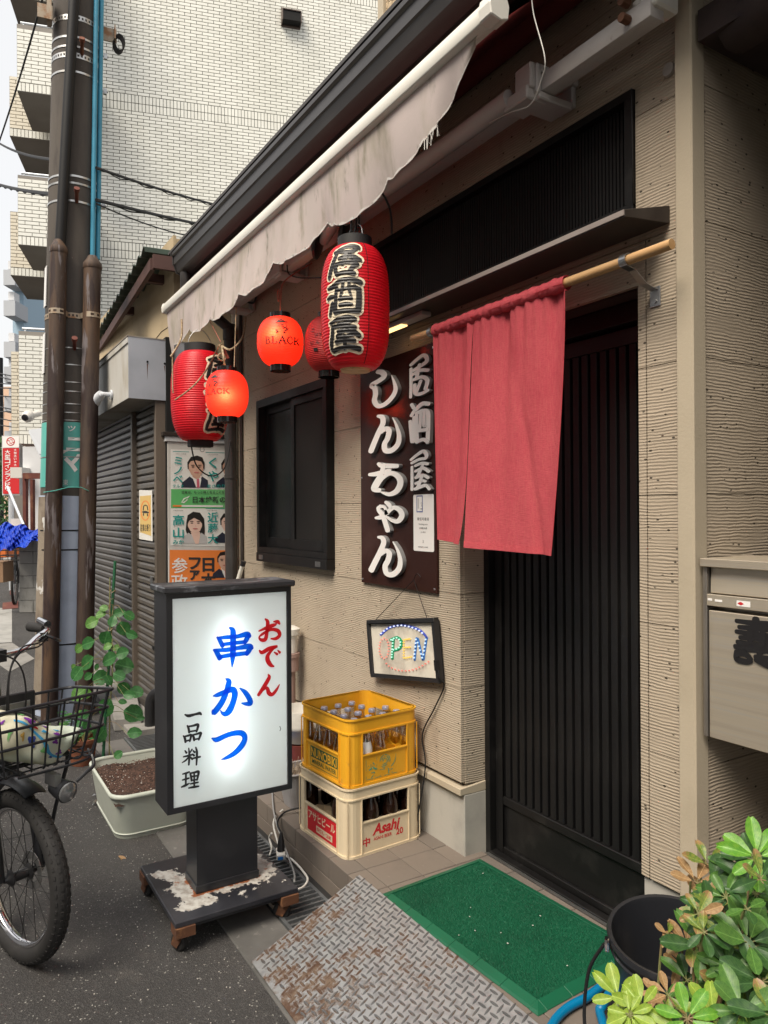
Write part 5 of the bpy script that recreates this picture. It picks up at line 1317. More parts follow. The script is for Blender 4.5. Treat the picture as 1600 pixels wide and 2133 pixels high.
q.tube(curve3([(c5.x - 0.02, c5.y, z1 + 0.015), (c5.x + 0.01, c5.y - .02, z1 + 0.07), p0], 6), 0.005, 6)
q.tube(curve3([p0, at(482, 727, y=-0.44), at(506, 700, y=-0.30), at(512, 660, y=-0.1)], 8), 0.005, 6)
q.tube([p0 + Vector((0, 0.02 * math.cos(a), 0.018 * math.sin(a) - 0.055)) for a in [rad(30 * k) for k in range(13)]], 0.004, 6)
q.tube([p0 + Vector((0, 0.009 * math.cos(a), 0.009 * math.sin(a))) for a in [rad(40 * k) for k in range(10)]], 0.0035, 6)
q.tube([at(492, 640, y=-0.42), at(488, 764, y=-0.44)], 0.003, 5)
q.build('tie_rope', MT['rope'], t, smooth=True)
q = MB(); q.tube(curve3([at(435, 664, y=-0.4), at(460, 712, y=-0.45)], 3), 0.0022, 5); q.tube([p0, p0 + Vector((0.01, 0.03, -0.06))], 0.0075, 6); q.build('red_tie', MT['red_cord'], t, smooth=True)
# loose flex between them
cw = MB()
cw.tube(curve3([at(598, 552, y=-0.15), at(602, 570, y=-0.2), at(625, 578, y=-0.25), at(668, 578, y=-0.35)], 8), 0.0035, 6)
cw.tube(curve3([at(505, 604, y=-0.12), at(510, 625, y=-0.05), at(528, 630, y=-0.03), at(535, 612, y=-0.06)], 8), 0.006, 6)
cw = tag(cw.build('loose_flex', MT['wire'], smooth=True), 'loose black flex drooping under the awning between the lanterns', 'cable')
cw = MB(); cw.tube(curve3([at(1107, -20, y=-0.30), at(1112, 30, y=-0.30), at(1135, 120, y=-0.30), at(1128, 165, y=-0.28), at(1105, 217, y=-0.25), at(1060, 235, y=-0.22), at(1008, 262, y=-0.18)], 8), 0.0016, 5)
tag(cw.build('loose_wire', MT['white_cord'], smooth=True), 'thin pale wire dangling loose from the awning near the door', 'wire')

# ================================================================== brown name board
nb = thing('name_board', 'glossy brown name board with raised white brush letters beside the curtain', 'sign', (-2.66, -0.012, 1.12))
q = MB(); q.box(-2.957, -2.362, -0.0135, -0.0025, 1.120, 2.108); q.build('board', MT['sign_brown'], nb, bevel=0.001)
yf = -0.046
KX = 0.48                                               # the letters are broad: strokes are swept in a narrowed frame
kf = (CAM.y - yf) / CAM.y
def board_fn(x, z, h):
 y = -0.0137 - h
 k = (CAM.y - (-0.0137 - 0.019)) / CAM.y
 return (x * k, y, CAM.z + (z - CAM.z) * k)
for key in ('board_shi', 'board_n', 'board_chi', 'board_ya', 'board_n2', 'board_i', 'board_sake', 'board_ya_'):
 f_, s_ = MB(), MB()
 big = key in ('board_shi', 'board_n', 'board_chi', 'board_ya', 'board_n2')
 D = 0.019 if big else 0.014
 for k, stt in enumerate(GLYPH[key]):
  stt = [(a_ * KX, b_, c_ * (0.92 if big else 0.95)) for a_, b_, c_ in stt]
  vs, fs, loop = brush(stt, 0.003)
  vs = [(a_ / KX, b_) for a_, b_ in vs]
  h = D + k * 0.0003
  f_.add([board_fn(x, z, h) for x, z in vs], fs)
  m_ = len(loop)
  s_.add([board_fn(*vs[i_], h) for i_ in loop] + [board_fn(*vs[i_], 0) for i_ in loop], [(i_, m_ + i_, m_ + (i_ + 1) % m_, (i_ + 1) % m_) for i_ in range(m_)])
 le = f_.build('letter', MT['letter_white'], nb)
 s_.build('letter_edge', MT['letter_side'], le)
scr = None
for (x, z) in ((-2.945, 1.137), (-2.376, 1.137), (-2.945, 1.60), (-2.376, 2.088), (-2.945, 2.088)):
 q = MB(); q.lathe([(0.0055, 0), (0.0045, 0.003), (0, 0.004)], (x, -0.0136, z), 10, axis=(0, -1, 0)); q.build('screw', MT['chrome'], nb, smooth=True)
# smoking notice on it
nt_ = thing('smoking_notice', 'white smoking allowed notice stuck to the brown board beside the curtain hem', 'notice', (-2.47, -0.0145, 1.30))
q = MB()
pts = []
X0, X1, Z0, Z1, r_ = -2.522, -2.378, 1.283, 1.512, 0.008
for (cx, cz, a0) in ((X1 - r_, Z0 + r_, -90), (X1 - r_, Z1 - r_, 0), (X0 + r_, Z1 - r_, 90), (X0 + r_, Z0 + r_, 180)):
 pts += [(cx + r_ * math.cos(rad(a0 + 22.5 * k)), -0.0148, cz + r_ * math.sin(rad(a0 + 22.5 * k))) for k in range(5)]
q.prism(pts, (0, 0.001, 0)); q.build('card', MT['letter_white'], nt_)
nf = lambda x, y: (x, -0.0152, y)
q = MB()
for (w, h, yy) in ((0.022, 0.034, -0.0152),):
 cx, cz = -2.476, 1.474
 for (a, b, c_, d) in ((cx - w, cx + w, cz + h - 0.004, cz + h), (cx - w, cx + w, cz - h, cz - h + 0.004), (cx - w, cx - w + 0.004, cz - h + .004, cz + h - .004), (cx + w - 0.004, cx + w, cz - h + .004, cz + h - .004)):
  q.add([nf(a, c_), nf(b, c_), nf(b, d), nf(a, d)], [(0, 1, 2, 3)])
q.build('blue_frame', MT['print_blue'], nt_)
q = MB()
for dx in (-0.012, -0.007):
 q.add([nf(-2.476 + dx, 1.455), nf(-2.4745 + dx, 1.455), nf(-2.4745 + dx, 1.497), nf(-2.476 + dx, 1.497)], [(0, 1, 2, 3)])
lay_strokes(q, [[(-2.468, 1.478, .0015), (-2.462, 1.47, .0015), (-2.466, 1.463, .0015)], [(-2.462, 1.48, .0015), (-2.456, 1.472, .0015), (-2.46, 1.464, .0015)]], lambda x, y, h: (x, -0.0152, y), 0.003)
q.add([nf(-2.470, 1.452), nf(-2.456, 1.452), nf(-2.456, 1.455), nf(-2.470, 1.455)], [(0, 1, 2, 3)])
set_type(q, '\u55ab\u7159\u53ef\u80fd\u5e97', nf, -2.452, 1.413, 0.082, 0.0125, 0.008, 1.3)
set_type(q, 'Smoking area', nf, -2.452, 1.391, 0.062, 0.0085)
set_type(q, '20\u6b73\u672a\u6e80', nf, -2.452, 1.376, 0.055, 0.009)
set_type(q, '\u7acb\u5165\u7981\u6b62', nf, -2.452, 1.360, 0.036, 0.007)
set_type(q, 'X', nf, -2.452, 1.322, 0.010, 0.012)
set_type(q, '\u5065\u5eb7\u5897\u9032\u6cd5\u306b\u3088\u308b\u8868\u793a', nf, -2.452, 1.300, 0.070, 0.006)
q.build('printing', MT['print_black'], nt_)

# ================================================================== LED OPEN sign
op = thing('open_sign', 'tilted LED OPEN sign in a dark frame hung by a wire on the ribbed wall', 'sign', (-2.62, -0.03, 0.72))
a8 = math.atan2(1.034 - 0.960, -2.368 + 2.902)
ux, uz = Vector((math.cos(a8), 0, math.sin(a8))), Vector((-math.sin(a8) * -1 * 0.0 + -math.sin(a8), 0, math.cos(a8)))
oc = Vector((-2.600, -0.022, 0.868))
HW, HH = 0.262, 0.126
def of(x, z, y=0.0):
 return oc + ux * x + uz * z + Vector((0, y, 0))
q = MB()
for (cx, cz, hx, hz) in ((0, HH - 0.0085, HW, 0.0085), (0, -HH + 0.0085, HW, 0.0085), (-HW + 0.0085, 0, 0.0085, HH - 0.017), (HW - 0.0085, 0, 0.0085, HH - 0.017)):
 q.obox(of(cx, cz), ux * hx, uz * hz, Vector((0, -0.014, 0)))
q.build('frame', MT['black_plastic'], op, bevel=0.002)
q = MB(); q.obox(of(0, 0, 0.004), ux * (HW - 0.017), uz * (HH - 0.017), Vector((0, -0.006, 0)))
q.build('panel', mat('led_panel', (0.72, 0.67, 0.57), 0.35, 0.0, layers=[((0.44, 0.40, 0.34), 7, 0.4, 0.7)], bump=0.2, bscale=12, bdist=0.004), op)
def ocrop(px, py):
 return at(760 + px / 8.42, 1190 + py / 8.42, y=-0.0255)
def dots(path, n, closed=False):
 c = catmull([(a, b) for a, b in path], 2.0)
 L = [0]
 for a, b in zip(c, c[1:]):
  L.append(L[-1] + math.dist(a, b))
 out = []
 for k in range(n):
  d = L[-1] * k / (n if closed else max(n - 1, 1))
  i = max(j for j in range(len(L)) if L[j] <= d + 1e-9)
  i = min(i, len(c) - 2)
  s = (d - L[i]) / max(L[i + 1] - L[i], 1e-9)
  out.append((c[i][0] + (c[i + 1][0] - c[i][0]) * s, c[i][1] + (c[i + 1][1] - c[i][1]) * s))
 return out
def poly_dots(pl, n):
 out = []
 for (a, b), k in zip(zip(pl, pl[1:]), n):
  out += [(a[0] + (b[0] - a[0]) * i / k, a[1] + (b[1] - a[1]) * i / k) for i in range(k)]
 return out + [pl[-1]]
ell = [(345 + 82 * math.cos(a), 1345 + 178 * math.sin(a)) for a in [2 * math.pi * k / 24 for k in range(25)]]
LED = {
 'O': (dots(ell, 16, True), (0.85, 0.30, 0.22), 1.2, None),
 'P': (poly_dots([(480, 1500), (490, 1360), (500, 1200)], [3, 3]) + dots([(470, 1195), (560, 1160), (625, 1210), (630, 1290), (590, 1345), (510, 1370)], 9), (0.55, 1.0, 0.75), 2.2, ('led_green', (0.0, 0.30, 0.13))),
 'E': (poly_dots([(690, 1200), (690, 1330), (690, 1510)], [3, 4]) + poly_dots([(720, 1190), (800, 1180)], [3]) + poly_dots([(720, 1330), (800, 1325)], [3]) + poly_dots([(720, 1515), (820, 1495)], [3]), (0.95, 0.60, 0.12), 1.2, None),
 'N': (poly_dots([(873, 1510), (905, 1190)], [5]) + poly_dots([(935, 1245), (1015, 1510)], [4]) + poly_dots([(1035, 1455), (1075, 1190)], [4]), (0.60, 0.80, 1.0), 2.2, ('led_blue', (0.04, 0.17, 0.50))),
 'arc': (dots([(295, 1085), (430, 985), (610, 945), (760, 960), (930, 1015), (1015, 1075)], 13), (0.70, 0.75, 1.0), 2.4, ('led_violet', (0.06, 0.10, 0.55))),
 'lower': (dots([(385, 1612), (455, 1675), (580, 1725), (725, 1740), (860, 1720), (990, 1665), (1125, 1580)], 14), (0.85, 0.27, 0.20), 1.1, None),
}
TAPE = {'P': [[(482, 1525), (490, 1360), (502, 1190)], [(450, 1200), (560, 1155), (640, 1215), (640, 1300), (590, 1360), (505, 1385)]], 'N': [[(873, 1545), (908, 1170)], [(930, 1180), (1015, 1540)], [(1028, 1540), (1082, 1160)]],
  'arc': [[(280, 1105), (430, 985), (610, 940), (760, 955), (930, 1010), (1030, 1085), (1090, 1165)]]}
for key, (pts, colr, st_, tape) in LED.items():
 q = MB()
 for (px, py) in pts:
  p = ocrop(px, py)
  q.lathe([(0.0034, 0.0), (0.0032, 0.004), (0.0018, 0.0062), (0, 0.0066)], p + Vector((0, -0.0006, 0)), 7, axis=(0, -1, 0))
 q.build('led_letter' if key in 'OPEN' else 'led_arc', glow('led_' + key, colr, st_ * (0.55 if key in 'OElower' else 0.3)), op, smooth=True, kind='stuff')
 if tape:
  q = MB()
  wpx = 46 if key == 'P' else 40
  for s in TAPE[key]:
   vs, fs, _ = brush([(a, b, wpx) for a, b in s], 8)
   q.add([ocrop(x, y) for x, y in vs], fs)
  q.build('led_track', mat(tape[0], tape[1], 0.4), op)
hk = at(862, 1207, y=-0.03)
q = MB(); q.tube([of(-0.2, HH, 0), hk, of(0.2, HH, 0)], 0.0016, 5)
q.tube(curve3([hk, hk + Vector((0.03, -0.004, 0.028)), hk + Vector((0.055, -0.004, 0.015))], 6), 0.0014, 5)
q.build('hanging_wire', MT['wire'], op, smooth=True)
q = MB()
q.obox(of(HW - 0.004, -HH * 0.45, -0.012), ux * 0.008, uz * 0.02, Vector((0, -0.008, 0)))
q.tube(curve3([of(HW, -HH * 0.5, -0.012), of(HW + 0.006, -HH * 0.85, -0.01), at(925, 1430, y=-0.012), at(905, 1475, y=-0.012), at(880, 1530, y=-0.012), (-2.44, -0.02, 0.42), (-2.46, -0.05, 0.2)], 8), 0.0032, 6)
q.build('power_cord', MT['wire'], op, smooth=True)

# ================================================================== illuminated pavement sign on its trolley
ss = thing('pavement_sign', 'lit white box sign on a black post and rusty castor trolley', 'sign', (-2.630, -0.815, 0.0))
XF, XB, YA, YB, ZA, ZB = -2.497, -2.655, -1.030, -0.574, 0.428, 1.172
q = MB(); q.box(XB, XF, YA, YA + 0.015, ZA, ZB); q.box(XB, XF, YB - 0.015, YB, ZA, ZB); q.box(XB, XF, YA + 0.015, YB - 0.015, ZA, ZA + 0.015); q.box(XB, XF, YA + 0.015, YB - 0.015, ZB - 0.015, ZB)
for xx_ in (XF - 0.0005, ):
 for (a, b, c_, d) in ((YA + 0.015, YA + 0.021, ZA + 0.015, ZB - 0.015), (YB - 0.0155, YB - 0.015, ZA + 0.015, ZB - 0.015), (YA + 0.021, YB - 0.0155, ZA + 0.015, ZA + 0.019), (YA + 0.021, YB - 0.0155, ZB - 0.019, ZB - 0.015)):
  q.box(xx_ - 0.004, xx_, a, b, c_, d); q.box(XB + 0.0005, XB + 0.0045, a, b, c_, d)
cb = q.build('cabinet', MT['black_paint'], ss, bevel=0.0015)
q = MB(); q.box(XB - 0.012, XF + 0.014, YA - 0.012, YB + 0.012, ZB + 0.0005, ZB + 0.022); q.build('weather_cap', mat('cap_peeling', (0.03, 0.031, 0.036), 0.4, layers=[((0.16, 0.17, 0.19), 14, 0.50, 0.62, (1, .5, 1)), ((0.02, 0.02, 0.025), 30, 0.55, 0.65)], bump=0.3, bscale=40), cb, bevel=0.004)
q = MB()
for (a, b, c_, d) in ((YA + 0.0155, YA + 0.019, ZA + 0.0155, ZB - 0.0155), (YB - 0.019, YB - 0.0155, ZA + 0.0155, ZB - 0.0155), (YA + 0.019, YB - 0.019, ZA + 0.0155, ZA + 0.019), (YA + 0.019, YB - 0.019, ZB - 0.019, ZB - 0.0155)):
 q.box(XB + 0.008, XF - 0.008, a, b, c_, d)
q.build('reflector', MT['letter_white'], cb)
for xx_ in (XF - 0.0035, XB + 0.0035):
 q = MB(); q.add([(xx_, YA + 0.019, ZA + 0.019), (xx_, YB - 0.019, ZA + 0.019), (xx_, YB - 0.019, ZB - 0.019), (xx_, YA + 0.019, ZB - 0.019)], [(0, 1, 2, 3)]); fp = q.build('sign_face', MT['sign_face'], cb)
q = MB(); q.tube([((XF + XB) / 2 + 0.02, (YA + YB) / 2 - 0.004, ZA + 0.10), ((XF + XB) / 2 + 0.02, (YA + YB) / 2 - 0.004, ZB - 0.10)], 0.0135, 12); q.build('lamp_tube', glow('tube_light', (0.93, 1.0, 1.0), 5.5), cb, smooth=True)
xs_ = XF + 0.0008
for key, strokes in GLYPH.items():
 grp = key.split('_')[0]
 if grp in ('red', 'blue', 'black'):
  q = MB(); lay_strokes(q, strokes, lambda y, z, h: (xs_ + h * 0.4, y, z), 0.003)
  q.build('letter', MT['film_' + grp], ss)
q = MB(); q.tube([at(583, 1512, x=-2.4975), at(585, 1518, x=-2.4965), at(583, 1522, x=-2.4975)], 0.0012, 4); q.build('scratch', MT['print_black'], ss)
q = MB(); q.box(-2.675, -2.548, -0.915, -0.690, 0.1125, ZA - 0.0005); q.build('post', MT['black_paint'], ss, bevel=0.002)
q = MB(); q.box(-2.679, -2.544, -0.919, -0.686, 0.1122, 0.140); q.build('post_foot', MT['black_paint'], ss, bevel=0.002)
q = MB(); q.box(-2.865, -2.400, -1.033, -0.597, 0.094, 0.1118); q.build('trolley_deck', MT['cart_top'], ss, bevel=0.002)
q = MB()
q.box(-2.860, -2.405, -1.028, -1.010, 0.084, 0.0938); q.box(-2.860, -2.405, -0.620, -0.602, 0.084, 0.0938); q.box(-2.42, -2.405, -1.010, -0.620, 0.084, 0.0938); q.box(-2.860, -2.845, -1.010, -0.620, 0.084, 0.0938)
q.build('trolley_frame', MT['black_paint'], ss)
for (cx, cy, yaw) in ((-2.425, -1.000, 0.5), (-2.425, -0.630, 0.9), (-2.838, -1.005, 0.2), (-2.838, -0.628, 1.2)):
 d = Vector((math.cos(yaw), math.sin(yaw), 0)); n_ = Vector((-d.y, d.x, 0)); b = Vector((cx, cy, 0))
 q = MB(); q.box(cx - 0.032, cx + 0.032, cy - 0.032, cy + 0.032, 0.062, 0.0935)
 for s in (-1, 1):
  o_ = b + n_ * 0.0185 * s
  q.hexa([o_ + d * -0.036 + n_ * -0.002 + Vector((0, 0, 0.024)), o_ + d * -0.012 + n_ * -0.0015 + Vector((0, 0, 0.016)), o_ + d * -0.012 + n_ * 0.0015 + Vector((0, 0, 0.016)), o_ + d * -0.036 + n_ * 0.002 + Vector((0, 0, 0.024)),
    o_ + d * -0.02 + n_ * -0.0015 + Vector((0, 0, 0.068)), o_ + d * 0.022 + n_ * -0.0015 + Vector((0, 0, 0.068)), o_ + d * 0.022 + n_ * 0.0015 + Vector((0, 0, 0.068)), o_ + d * -0.02 + n_ * 0.0015 + Vector((0, 0, 0.068))])
 ca = q.build('castor', MT['rust'], ss)
 q = MB(); q.lathe([(0.0, -0.013), (0.025, -0.013), (0.0305, -0.008), (0.0305, 0.008), (0.025, 0.013), (0.0, 0.013)], b + d * -0.018 + Vector((0, 0, 0.031)), 20, axis=n_); q.build('wheel', MT['rubber'], ca, smooth=True)
 q = MB(); q.lathe([(0.0, -0.0142), (0.012, -0.0142), (0.012, 0.0142), (0.0, 0.0142)], b + d * -0.018 + Vector((0, 0, 0.031)), 12, axis=n_); q.build('hub', MT['rust'], ca)
# ================================================================== bottle crates
def rr_outline(W, D, r, n=5):
 pts = []
 for (cx, cy, a0) in ((W / 2 - r, -D / 2 + r, -90), (W / 2 - r, D / 2 - r, 0), (-W / 2 + r, D / 2 - r, 90), (-W / 2 + r, -D / 2 + r, 180)):
  pts += [(cx + r * math.cos(rad(a0 + 90 * k / n)), cy + r * math.sin(rad(a0 + 90 * k / n))) for k in range(n + 1)]
 return pts
def ring(q, W, D, r, t, z0, z1, keep=None, taper=0.0):
 """rounded square tube between two heights; keep(px, py) picks stretches of it; taper shrinks the lower edge"""
 o, i_ = rr_outline(W, D, r), rr_outline(W - 2 * t, D - 2 * t, max(r - t, 0.002))
 k0 = 1 - taper
 n = len(o)
 pts = []
 for (a, b) in ((o, i_),):
  for j in range(n):
   p0, p1 = o[j], o[(j + 1) % n]; q0, q1 = i_[j], i_[(j + 1) % n]
   seg = [(p0, p1, q0, q1)]
   L = math.dist(p0, p1)
   if keep and L > 0.1:                         # split long sides so that the posts can be cut
    seg = []
    m = 40
    for s in range(m):
     f0, f1 = s / m, (s + 1) / m
     lerp = lambda u, v, f: (u[0] + (v[0] - u[0]) * f, u[1] + (v[1] - u[1]) * f)
     seg.append((lerp(p0, p1, f0), lerp(p0, p1, f1), lerp(q0, q1, f0), lerp(q0, q1, f1)))
   for (a0, a1, b0, b1) in seg:
    if keep and not keep((a0[0] + a1[0]) / 2, (a0[1] + a1[1]) / 2):
     continue
    q.add([(a0[0] * k0, a0[1] * k0, z0), (a1[0] * k0, a1[1] * k0, z0), (a1[0], a1[1], z1), (a0[0], a0[1], z1),
                       (b0[0] * k0, b0[1] * k0, z0), (b1[0] * k0, b1[1] * k0, z0), (b1[0], b1[1], z1), (b0[0], b0[1], z1)],
                      [(0, 1, 2, 3), (5, 4, 7, 6), (3, 2, 6, 7), (1, 0, 4, 5), (0, 3, 7, 4), (2, 1, 5, 6)])
def crate(name, label, W, D, H, m, lo, hi, post, rimz, nx, ny, divz, loc, rotz):
 t = thing(name, label, 'crate', (0, 0, 0), 'crates stacked on the step')
 q = MB()
 r = 0.042
 in_post = lambda x, y: abs(x) > W / 2 - post and abs(y) > D / 2 - post
 ring(q, W - 0.008, D - 0.008, r, 0.006, 0.0, lo)
 ring(q, W - 0.008, D - 0.008, r, 0.006, lo, hi, keep=in_post)
 ring(q, W - 0.008, D - 0.008, r, 0.006, hi, H)
 ring(q, W, D, r, 0.010, H - 0.007, H)
 ring(q, W - 0.001, D - 0.001, r, 0.0045, rimz - 0.006, rimz)
 ring(q, W - 0.001, D - 0.001, r, 0.0045, 0.0, 0.010)
 q.add([(-W / 2 + .01, -D / 2 + .01, 0.006), (W / 2 - .01, -D / 2 + .01, 0.006), (W / 2 - .01, D / 2 - .01, 0.006), (-W / 2 + .01, D / 2 - .01, 0.006)], [(0, 1, 2, 3)])
 q.build('shell', m, t, bevel=0.0, smooth=True, angle=40)
 q = MB()                                             # ribs, window sills and corner flutes
 for sx in (-1, 1):
  for e in (post,):
   q.box(sx * (W / 2 - e) - 0.002, sx * (W / 2 - e) + 0.002, -D / 2 - 0.0005, -D / 2 + 0.005, 0.01, rimz - 0.006)
   q.box(sx * (W / 2 - e) - 0.002, sx * (W / 2 - e) + 0.002, D / 2 - 0.005, D / 2 + 0.0005, 0.01, rimz - 0.006)
   q.box(W / 2 - 0.005, W / 2 + 0.0005, sx * (D / 2 - e) - 0.002, sx * (D / 2 - e) + 0.002, 0.01, rimz - 0.006)
   q.box(-W / 2 - 0.0005, -W / 2 + 0.005, sx * (D / 2 - e) - 0.002, sx * (D / 2 - e) + 0.002, 0.01, rimz - 0.006)
  q.box(-W / 2 + post, W / 2 - post, sx * (D / 2 - 0.0025) - 0.0035, sx * (D / 2 - 0.0025) + 0.0035, lo - 0.005, lo)
  q.box(sx * (W / 2 - 0.0025) - 0.0035, sx * (W / 2 - 0.0025) + 0.0035, -D / 2 + post, D / 2 - post, lo - 0.005, lo)
  for sy in (-1, 1):
   q.tube([(sx * (W / 2 - 0.0105), sy * (D / 2 - 0.0105), 0.012), (sx * (W / 2 - 0.0105), sy * (D / 2 - 0.0105), rimz - 0.007)], 0.0025, 5)
 q.build('rib', m, t)
 q = MB()
 for k in range(1, nx):
  x = -W / 2 + W * k / nx
  q.grid(lambda u, v, x=x: (x, -D / 2 + 0.012 + (D - 0.024) * u, 0.01 + v * (divz - 0.012 * abs(math.cos(u * ny * math.pi)))), 30, 1)
 for k in range(1, ny):
  y = -D / 2 + D * k / ny
  q.grid(lambda u, v, y=y: (-W / 2 + 0.012 + (W - 0.024) * u, y, 0.01 + v * (divz - 0.012 * abs(math.cos(u * nx * math.pi)))), 30, 1)
 q.build('divider', m, t)
 t.location = loc; t.rotation_euler = (0, 0, rotz)
 return t
ROT = rad(3.6)
CC = Vector((-2.628, -0.222, 0.1405))
W1, D1, H1 = 0.392, 0.362, 0.262
cream = crate('beer_crate', 'cream beer crate of dark bottles, at the bottom of the stack on the step', W1, D1, H1, MT['crate_cream'], 0.128, 0.222, 0.070, 0.222, 5, 4, 0.095, CC, ROT)
W2, D2, H2 = 0.376, 0.346, 0.258
yellow = crate('drink_crate', 'yellow drink crate of empty clear bottles, on top of the cream crate', W2, D2, H2, MT['crate_yellow'], 0.118, 0.196, 0.066, 0.206, 5, 5, 0.105, CC + Vector((0.002, 0.0, H1 + 0.0005)), rad(4.6))
# printing on the sides (local coordinates of the crates)
def side_type(t, name, body, face, W, D, cx, cz, w, h, m, off=0.0, shear=0.0, lift=0.0008):
 q = MB()
 if face == 'street':
  fn = lambda x, z: (x, -D / 2 + 0.004 - lift - 0.0, z)
 else:
  fn = lambda y, z: (W / 2 - 0.004 + lift, y, z)
 set_type(q, body, fn, cx, cz, w, h, off, 1.0, shear)
 return q.build(name, MT[m], t)
def side_panel(t, name, face, W, D, a0, a1, z0, z1, m, lift=0.0004):
 q = MB()
 if face == 'street':
  y = -D / 2 + 0.004 - lift
  q.add([(a0, y, z0), (a1, y, z0), (a1, y, z1), (a0, y, z1)], [(0, 1, 2, 3)])
 else:
  x = W / 2 - 0.004 + lift
  q.add([(x, a0, z0), (x, a1, z0), (x, a1, z1), (x, a0, z1)], [(0, 1, 2, 3)])
 return q.build(name, MT[m], t)
for o_ in (cream, yellow):
 ORG[o_.name] = Vector((0, 0, 0))
side_panel(cream, 'red_panel', 'street', W1, D1, -0.105, 0.120, 0.022, 0.116, 'crate_red')
side_type(cream, 'lettering', '\u30a2\u30b5\u30d2\u30d3\u30fc\u30eb', 'street', W1, D1, 0.006, 0.088, 0.205, 0.036, 'crate_cream', 0.025)
side_panel(cream, 'small_panel', 'street', W1, D1, -0.035, 0.088, 0.032, 0.058, 'crate_cream', 0.0008)
side_type(cream, 'lettering', '\u4e2d\u3073\u3093\u30fb20\u672c', 'street', W1, D1, 0.026, 0.045, 0.108, 0.018, 'crate_red', 0.02, lift=0.0012)
side_type(cream, 'lettering', 'Asahi', 'side', W1, D1, 0.004, 0.088, 0.122, 0.043, 'crate_red', 0.032, 0.25)
side_type(cream, 'lettering', 'ASAHI BEER', 'side', W1, D1, -0.014, 0.053, 0.085, 0.013, 'crate_red', 0.015)
side_type(cream, 'lettering', '20', 'side', W1, D1, 0.066, 0.055, 0.034, 0.025, 'crate_red', 0.02)
side_type(cream, 'lettering', '\u4e2d', 'side', W1, D1, -0.090, 0.050, 0.034, 0.034, 'crate_red', 0.025)
side_panel(yellow, 'green_panel', 'street', W2, D2, -0.095, 0.110, 0.056, 0.100, 'crate_green')
side_type(yellow, 'lettering', 'NUNOBIKI', 'street', W2, D2, 0.0075, 0.078, 0.190, 0.036, 'crate_yellow', 0.02, lift=0.0010)
side_type(yellow, 'lettering', 'MINERAL WATER', 'street', W2, D2, 0.008, 0.041, 0.178, 0.017, 'crate_green', 0.015)
q = MB()
fs_ = lambda x, z: (x, -D2 / 2 + 0.0035, z)
for (a0, a1, z0, z1) in ((-0.095, 0.110, 0.0225, 0.0245), (-0.095, -0.093, 0.0245, 0.056), (0.108, 0.110, 0.0245, 0.056)):
 q.add([fs_(a0, z0), fs_(a1, z0), fs_(a1, z1), fs_(a0, z1)], [(0, 1, 2, 3)])
q.build('print_line', MT['crate_green'], yellow)
q = MB()
fy = lambda y, z, h=0: (W2 / 2 - 0.0034, y, z)
for (a0, a1, z0, z1) in ((-0.090, 0.088, 0.0195, 0.0212), (-0.090, -0.0885, 0.0212, 0.098), (-0.040, -0.0385, 0.048, 0.098)):
 q.add([fy(a0, z0), fy(a1, z0), fy(a1, z1), fy(a0, z1)], [(0, 1, 2, 3)])
for r_ in (0.024, 0.017, 0.010):
 vs, f2, _ = brush([(0.0 + r_ * math.cos(a), 0.076 + r_ * math.sin(a), 0.0035) for a in [2 * math.pi * k / 16 for k in range(17)]], 0.004)
 q.add([fy(*p) for p in vs], f2)
lay_strokes(q, [[(-0.088, 0.052, .001), (-0.074, 0.056, .007), (-0.060, 0.062, .009), (-0.046, 0.055, .007), (-0.036, 0.052, .001)], [(0.03, 0.05, .003), (0.042, 0.06, .004), (0.05, 0.075, .003), (0.052, 0.092, .003)], [(-0.03, 0.05, .002), (-0.012, 0.046, .004), (0.015, 0.047, .003)], [(-0.084, 0.066, .002), (-0.082, 0.074, .004), (-0.077, 0.070, .002)], [(-0.070, 0.068, .002), (-0.068, 0.078, .004), (-0.064, 0.070, .002)], [(-0.058, 0.070, .002), (-0.056, 0.080, .004), (-0.05, 0.07, .002)]], fy, 0.003)
for body, cy in (('\u30b9', -0.056), ('\u30ce', -0.016), ('\u30d2', 0.026)):
 set_type(q, body, fy, cy, 0.034, 0.022, 0.022, 0.015)
q.build('faded_emblem', MT['crate_teal'], yellow)

def bottle_thing(name, label, group, clear):
 t = thing(name, label, 'bottle', (0, 0, 0), group)
 if clear:
  q = MB(); q.lathe([(0.0, 0.002), (0.024, 0.002), (0.0265, 0.006), (0.0265, 0.095), (0.024, 0.115), (0.0145, 0.150), (0.0115, 0.170), (0.0125, 0.190), (0.0135, 0.192), (0.0135, 0.199), (0.012, 0.204)], (0, 0, 0), 16)
  q.build('glass', MT['bottle_clear'], t, smooth=True)
  q = MB(); q.lathe([(0.0138, 0.196), (0.0152, 0.194), (0.0150, 0.203), (0.013, 0.207), (0.0, 0.2075)], (0, 0, 0), 14); q.build('crown_cap', MT['cap_blue'], t, smooth=True, angle=60)
 else:
  q = MB(); q.lathe([(0.0, 0.002), (0.031, 0.002), (0.034, 0.008), (0.034, 0.140), (0.030, 0.165), (0.0165, 0.195), (0.0140, 0.225), (0.0145, 0.240), (0.0125, 0.243)], (0, 0, 0), 18)
  q.build('glass', MT['bottle_brown'], t, smooth=True)
 return t
def in_crate(t, W, D, nx, ny, i, j, dz=0.009):
 l = Vector((-W / 2 + W * (i + .5) / nx, -D / 2 + D * (j + .5) / ny, dz))
 return t.location + Matrix.Rotation(t.rotation_euler.z, 3, 'Z') @ l
ORD = ('first', 'second', 'third', 'fourth', 'fifth')
def bottle_label(what, i, j, col):
 return '%s, %s from the lit sign in the %s row from the street' % (what, ORD[i], ORD[j])
b0 = None
